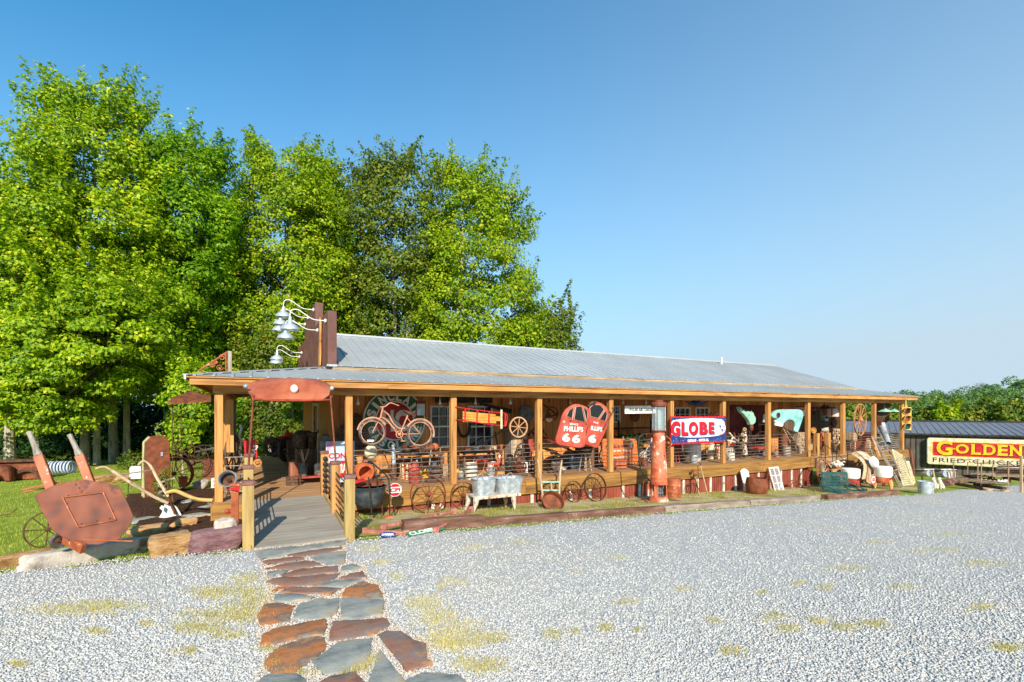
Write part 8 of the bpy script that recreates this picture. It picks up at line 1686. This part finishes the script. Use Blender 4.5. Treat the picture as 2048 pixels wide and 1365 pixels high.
def tree(name, lb, px, d, prof_px, leaf, m, ncl, lpc, cr, trunks=((0, .22),), seed=1, group=None, flat=.6, whip=False, inner=.35, cat='tree', zoff=0):
    sprigs = ncl//3 if d > 15 else 0
    "crown outline traced as (row, half width in px, centre shift in px) at distance d"
    g = np.random.default_rng(seed); a, b = ray(px); x, y = a*d, b*d; z0 = GZ(x, y)
    t = thing(name, lb, cat, (x, y, z0), group=group); k = d/970
    rt = Vector((.8797, -.476, 0))
    prof = sorted([(CAMH-(py-822)*k, hw*k, sh*k) for py, hw, sh in prof_px]); top = prof[-1][0]
    zs = [p[0] for p in prof]; shs = [p[2] for p in prof]
    pr = [(min(z, top-cr*.45), max(r_-cr*.3, r_*.4), s_) for z, r_, s_ in prof]
    K, Cn, Nn = crownpts(g, 0, 0, pr, ncl, lpc, cr, flat, .2, inner)
    # shift is along the view's right
    def world(A, rot=True):
        s_ = A[:, 0]; f = A[:, 1]*.7; return np.stack([x+s_*rt.x+f*.476*1, y+s_*rt.y+f*.8797, A[:, 2]], -1)
    Kw, Cw = world(K), world(Cn); Nw = np.stack([Nn[:, 0]*rt.x+Nn[:, 1]*.476, Nn[:, 0]*rt.y+Nn[:, 1]*.88, Nn[:, 2]], -1)
    if whip:
        ex, en = [], []
        for i in range(whip):
            s0 = K[g.integers(0, len(K))]; L = g.uniform(2, 3.6); th = g.uniform(-.6, .6)
            for q in np.linspace(0, 1, 60):
                for _ in range(3): ex.append((s0[0]+L*q*math.sin(th)*.8+g.normal(0, .07), s0[1]-L*q*.3+g.normal(0, .07), s0[2]+L*q*.85-.1*q*q+g.normal(0, .07))); en.append((g.normal(), g.normal(), .5))
        Cw = np.concatenate([Cw, world(np.array(ex))]); Nw = np.concatenate([Nw, np.array(en)])
    if sprigs:   # leafy sprigs that break the outline
        zt_ = K[:, 2]; rad_ = np.hypot(K[:, 0]-np.interp(zt_, zs, shs), K[:, 1]); sc_ = rad_/np.maximum(np.interp(zt_, zs, [p[1] for p in pr]), .3)+np.maximum(0, (zt_-top+2.5))*.5
        out = np.argsort(-sc_)[:sprigs]; ex, en = [], []
        for i in out:
            c0 = K[i]; dr_ = np.array([c0[0]-float(np.interp(c0[2], zs, shs)), c0[1], 0]); dr_ /= max(.2, np.linalg.norm(dr_)); up_ = g.uniform(.3, 1.3); L = g.uniform(.7, 1.5)*cr; dv = dr_*g.uniform(.3, .9)+np.array([0, 0, up_]); dv /= np.linalg.norm(dv)
            for q in np.linspace(.3, 1, 14):
                for _ in range(3): ex.append(c0+dv*(L+cr*.5)*q+g.normal(0, .13*(1.25-q)+.04, 3)); en.append(dv+g.normal(0, .5, 3))
        Cw = np.concatenate([Cw, world(np.array(ex))]); Nw = np.concatenate([Nw, np.array(en)])
    V = leafgeo(Cw, Nw, leaf, g)-np.array([x, y, z0]); n = len(V)
    o = npmesh('crown', V.reshape(-1, 3), np.arange(4*n).reshape(-1, 4), m); o.parent = t
    mb = MB(); gg = random.Random(seed); ends = []
    for sx, r0 in trunks:
        sx *= k; ln = (top-z0)*.93; pts = []; rad = []
        tx = float(np.interp(z0+ln, zs, shs))
        for i in range(9):
            q = i/8; wx = sx*(1+.8*q)*(1-.3*q)+tx*max(0, q-.25)**1.3*1.45+gg.uniform(-.12, .12)*q*2; pts.append(Vector((x, y, z0-.2))+rt*wx+Vector((.476, .88, 0))*(gg.uniform(-.15, .15)*q)+Vector((0, 0, ln*q))); rad.append(max(.025, r0*(1-q)**.8+r0*.35*max(0, .08-q)*8))
        mb.tube(catmull(pts, 3), list(np.interp(np.linspace(0, 8, 25), range(9), rad)), 9); ends.append((pts, rad))
    mb.build('trunk', BARK, t)
    lb_ = MB(); sel = g.choice(len(Kw), min(len(Kw), 45), replace=False)
    for i in sel:
        e = Vector(Kw[i]); pts, rad = ends[int(g.integers(0, len(ends)))]
        hz = e.z-(Vector((e.x, e.y, 0))-Vector((x, y, 0))).length*.6-.5
        q = min(max((hz-z0)/((top-z0)*.93), .32), .95)*8; i0 = int(q); s0 = pts[i0]+(pts[min(i0+1, 8)]-pts[i0])*(q-i0)
        mid = s0.lerp(e, .5)+Vector((0, 0, -.1)); r0 = min(.09, max(.02, rad[i0]*.4)); lb_.tube([s0, mid, e], [r0, r0*.6, .012], 5, caps=False)
    lb_.build('limbs', LIMB, t)
    return t
tree('broadleaf_tree', 'tallest bright green tree with twin pale trunks left of the plough', 190, 25, [(160, 22, 20), (185, 65, 5), (225, 105, 0), (300, 132, 0), (400, 145, 20), (520, 150, 20), (640, 150, 20), (730, 140, 10), (765, 120, 0)], .18, LEAF['bright'], 560, 160, .85, ((-20, .2), (4, .15)), 1)
tree('broadleaf_tree', 'second bright green tree with paired trunks beside the pump cabinet', 242, 26.5, [(255, 22, 115), (285, 55, 125), (340, 85, 130), (400, 98, 130), (460, 105, 120), (560, 115, 90), (680, 110, 70), (760, 90, 70), (800, 60, 70)], .18, LEAF['green'], 380, 160, .85, ((-14, .22), (12, .17)), 2)
tree('broadleaf_tree', 'left edge tree with long upswept yellow green whips', 30, 22, [(315, 35, 15), (350, 75, 10), (410, 105, 5), (450, 120, 0), (520, 130, 10), (640, 150, 0), (760, 160, 0), (850, 130, 0)], .165, LEAF['bright'], 420, 170, .8, ((-10, .2),), 3, whip=34)
tree('broadleaf_tree', 'low spreading yellow green tree in front of the left woods', 75, 21.5, [(560, 70, 150), (620, 130, 130), (700, 170, 90), (760, 150, 60), (800, 110, 15), (845, 70, -10)], .165, LEAF['bright'], 260, 150, .75, ((0, .12),), 4, flat=.35, whip=8)
tree('broadleaf_tree', 'dark leaved tree filling the gap left of the round topped tree', 425, 31, [(330, 20, -10), (400, 50, 0), (520, 75, 10), (640, 90, 10), (780, 95, 0), (880, 70, 0)], .2, LEAF['green'], 280, 150, .95, ((0, .22),), 5)
tree('broadleaf_tree', 'yellow green tree with two round tops behind the lamps', 575, 30, [(275, 16, -50), (300, 55, -28), (335, 88, 0), (420, 110, 5), (540, 125, 0), (660, 130, 0), (780, 110, 0), (880, 60, 0)], .19, LEAF['yellow'], 380, 155, .95, ((5, .26), (30, .14)), 6)
tree('broadleaf_tree', 'narrow second top of the yellow green tree behind the false front', 640, 31, [(303, 16, -15), (330, 38, -10), (400, 55, 5), (520, 65, 5), (640, 70, 0)], .19, LEAF['bright'], 170, 170, .9, ((0, .16),), 7)
tree('broadleaf_tree', 'olive green tree directly behind the false front ridge', 795, 31, [(308, 30, -5), (330, 68, -5), (400, 92, 0), (500, 98, 0), (600, 95, 0), (720, 80, 0)], .19, LEAF['olive'], 290, 145, .95, ((-5, .2), (18, .14)), 8)
tree('broadleaf_tree', 'rightmost tall yellow green tree behind the metal roof', 935, 31, [(315, 24, -25), (340, 58, -15), (400, 85, 5), (500, 118, 15), (600, 138, 22), (700, 140, 25)], .19, LEAF['yellow'], 350, 150, .95, ((-5, .22), (15, .14)), 9)
tree('broadleaf_tree', 'low feathery tree at the right end of the tree row', 1060, 33, [(600, 16, 0), (630, 35, 15), (650, 70, 20), (690, 88, 10), (740, 60, 0)], .18, LEAF['olive'], 110, 130, .75, ((0, .12),), 10, flat=.4, whip=16)
tree('broadleaf_tree', 'dark green tree low behind the shop gable', 700, 34, [(470, 30, 0), (540, 60, 0), (620, 80, 0), (720, 80, 0)], .22, LEAF['green'], 90, 150, 1.2, ((0, .15),), 11)
tree('young_tree', 'bright sapling behind the hood canopy poles', 365, 20, [(725, 20, 10), (770, 45, 10), (830, 42, 5), (890, 22, 0)], .14, LEAF['bright'], 60, 130, .5, ((0, .05),), 12, cat='sapling')
tree('evergreen_tree', 'dull green cedar behind the porch roof corner', 540, 24, [(665, 20, 0), (700, 50, 0), (740, 60, 0), (790, 60, 0), (880, 50, 0)], .14, LEAF['olive'], 80, 140, .7, ((0, .1),), 13)
tree('young_tree', 'light green shrub tree seen through the entrance', 500, 26, [(790, 40, 0), (820, 60, 0), (870, 50, 0), (910, 30, 0)], .16, LEAF['green'], 60, 120, .7, ((20, .08),), 14)
tree('shrub', 'spiky brown green shrub in front of the wide iron wheel', 325, 11.2, [(935, 4, 5), (955, 14, 0), (980, 20, 0), (1005, 18, 0)], .04, LEAF['olive'], 22, 45, .13, ((0, .01),), 15, cat='shrub')
tree('shrub', 'low weedy shrub under the cauldron beside the right ramp post', 722, 9.9, [(1035, 10, 0), (1055, 16, 0), (1070, 12, 0)], .06, LEAF['bright'], 14, 30, .09, ((0, .006),), 16, cat='shrub')
tree('shrub', 'bushy shrub left of the pump cabinet at the wood edge', 270, 22, [(905, 8, 0), (925, 20, 0), (940, 22, 0)], .1, LEAF['olive'], 24, 60, .3, ((0, .02),), 17, cat='shrub')
# dark slim trunks inside the wood
for i, px in enumerate((12, 20, 330, 520, 450)):
    a, b = ray(px); d = 29+i; z = GZ(a*d, b*d)
    one('bare_trunk', MB().tube([(a*d, b*d, z-.1), (a*d+.1, b*d, z+4), (a*d, b*d+.1, z+9)], [.16, .13, .09], 8), BARK, ['slim dark trunk at the far left edge of the wood', 'slim dark trunk second from the left edge of the wood', 'slim trunk in the gap beside the hood canopy', 'slim trunk seen through the entrance', 'slim trunk behind the corner porch post'][i], 'tree')
# backing woods: one far mass
g = np.random.default_rng(50); Vs = []
def mass(px0, px1, d0, d1, top, bot, ncl, lpc, cr, leaf):
    px = g.uniform(px0, px1, ncl); d = g.uniform(d0, d1, ncl); tp = np.interp(px, *top)
    py = tp+(bot-tp)*g.uniform(0, 1, ncl); u = (px-1024)/970
    K = np.stack([d*(.8797*u+.4756), d*(.8797-.476*u), CAMH-(py-822)*d/970], -1)
    R_ = cr*g.uniform(.6, 1.3, ncl); idx = np.repeat(np.arange(ncl), lpc); n = len(idx); q = g.normal(0, 1, (n, 3)); q /= np.linalg.norm(q, axis=1)[:, None]
    C_ = K[idx]+q*(g.uniform(.2, 1, n)**.5)[:, None]*R_[idx][:, None]*np.array([1, 1, .65]); return leafgeo(C_, q, leaf, g)
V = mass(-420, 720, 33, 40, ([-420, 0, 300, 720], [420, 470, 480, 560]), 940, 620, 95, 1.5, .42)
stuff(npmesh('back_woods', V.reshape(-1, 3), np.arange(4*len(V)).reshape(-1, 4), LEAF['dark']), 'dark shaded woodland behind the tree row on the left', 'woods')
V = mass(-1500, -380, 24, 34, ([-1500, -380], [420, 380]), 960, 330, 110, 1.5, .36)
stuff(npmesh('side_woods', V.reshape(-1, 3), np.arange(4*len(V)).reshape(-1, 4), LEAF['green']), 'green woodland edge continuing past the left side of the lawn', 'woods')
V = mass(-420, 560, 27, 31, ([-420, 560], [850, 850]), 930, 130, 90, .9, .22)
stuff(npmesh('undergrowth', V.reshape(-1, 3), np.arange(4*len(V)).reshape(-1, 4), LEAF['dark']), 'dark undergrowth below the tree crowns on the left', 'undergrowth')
# ================================================================ FAR HILL
hp = ([1150, 1500, 1650, 1780, 1830, 1900, 1960, 2048, 2200, 2500], [800, 795, 792, 790, 784, 784, 775, 750, 725, 700])
mb = MB(); us = list(range(1100, 2700, 50)); vs = []
for px in us:
    a, b = ray(px); yt = float(np.interp(px, *hp))
    for d, yy in ((70, None), (95, .0), (140, 1.), (200, .9)):
        z = -2.6 if yy is None else (CAMH-(yt+26-822)*140/970)*yy-(2.2 if yy == 0 else 2.5); vs.append((a*d, b*d, z))
k = 4; mb.add(vs, [(i*k+j, (i+1)*k+j, (i+1)*k+j+1, i*k+j+1) for i in range(len(us)-1) for j in range(k-1)])
struct('hill', mb, mat('hill_floor', ['#23330f', '#33481a'], 1, rough=.95, bump=0))
FARL = islm('leaves_far_hill', ['#466a3c', '#547a44', '#668a4c', '#7c9a56', '#8ea262'], .6, trans=.3, clump=.12)  # distance haze is put into these paler, less saturated greens
g = np.random.default_rng(60)
def hillmass(ncl, lpc, cr, leaf):
    px = g.uniform(1560, 2300, ncl); q = g.uniform(0, 1, ncl); d = 95+q*48; yt = np.interp(px, *hp)
    zt = CAMH-(yt+9-822)*140/970; z = -3+(zt+3-1.0)*q**1.0+g.uniform(0, 1, ncl)*.8+.5; u = (px-1024)/970
    K = np.stack([d*(.8797*u+.4756), d*(.8797-.476*u), z], -1); R_ = cr*g.uniform(.5, 1.25, ncl); idx = np.repeat(np.arange(ncl), lpc); n = len(idx)
    w = g.normal(0, 1, (n, 3)); w[:, 2] = np.abs(w[:, 2])*1.0-.2; w /= np.linalg.norm(w, axis=1)[:, None]
    return leafgeo(K[idx]+w*(g.uniform(.5, 1, n)**.5)[:, None]*R_[idx][:, None]*np.array([1, 1, 1.1]), w, leaf, g)
V = hillmass(800, 240, 2.3, .5)
stuff(npmesh('hillside_woods', V.reshape(-1, 3), np.arange(4*len(V)).reshape(-1, 4), FARL), 'distant wooded hillside rising behind the dark metal building', 'woods')
for i, (px, hw, t, d, m, lb) in enumerate(((1893, 16, 812, 70, 'yellow', 'small yellow green tree above the dark roof'), (1945, 30, 806, 72, 'olive', 'olive round tree above the golden lettered sign'), (2025, 34, 800, 70, 'olive', 'green tree at the right edge above the dark roof'), (1850, 22, 815, 72, 'olive', 'dull green tree beside the traffic light'), (1700, 22, 805, 60, 'olive', 'green tree seen between the last porch posts'), (1770, 30, 815, 60, 'olive', 'green tree behind the two green lamp shades'))):
    tree('broadleaf_tree', lb, px, d, [(t, hw*.4, 0), (t+8, hw*.9, 0), (t+20, hw, 0), (850, hw*.8, 0)], .45, LEAF[m], 26, 120, 1.3, ((0, .15),), 70+i)
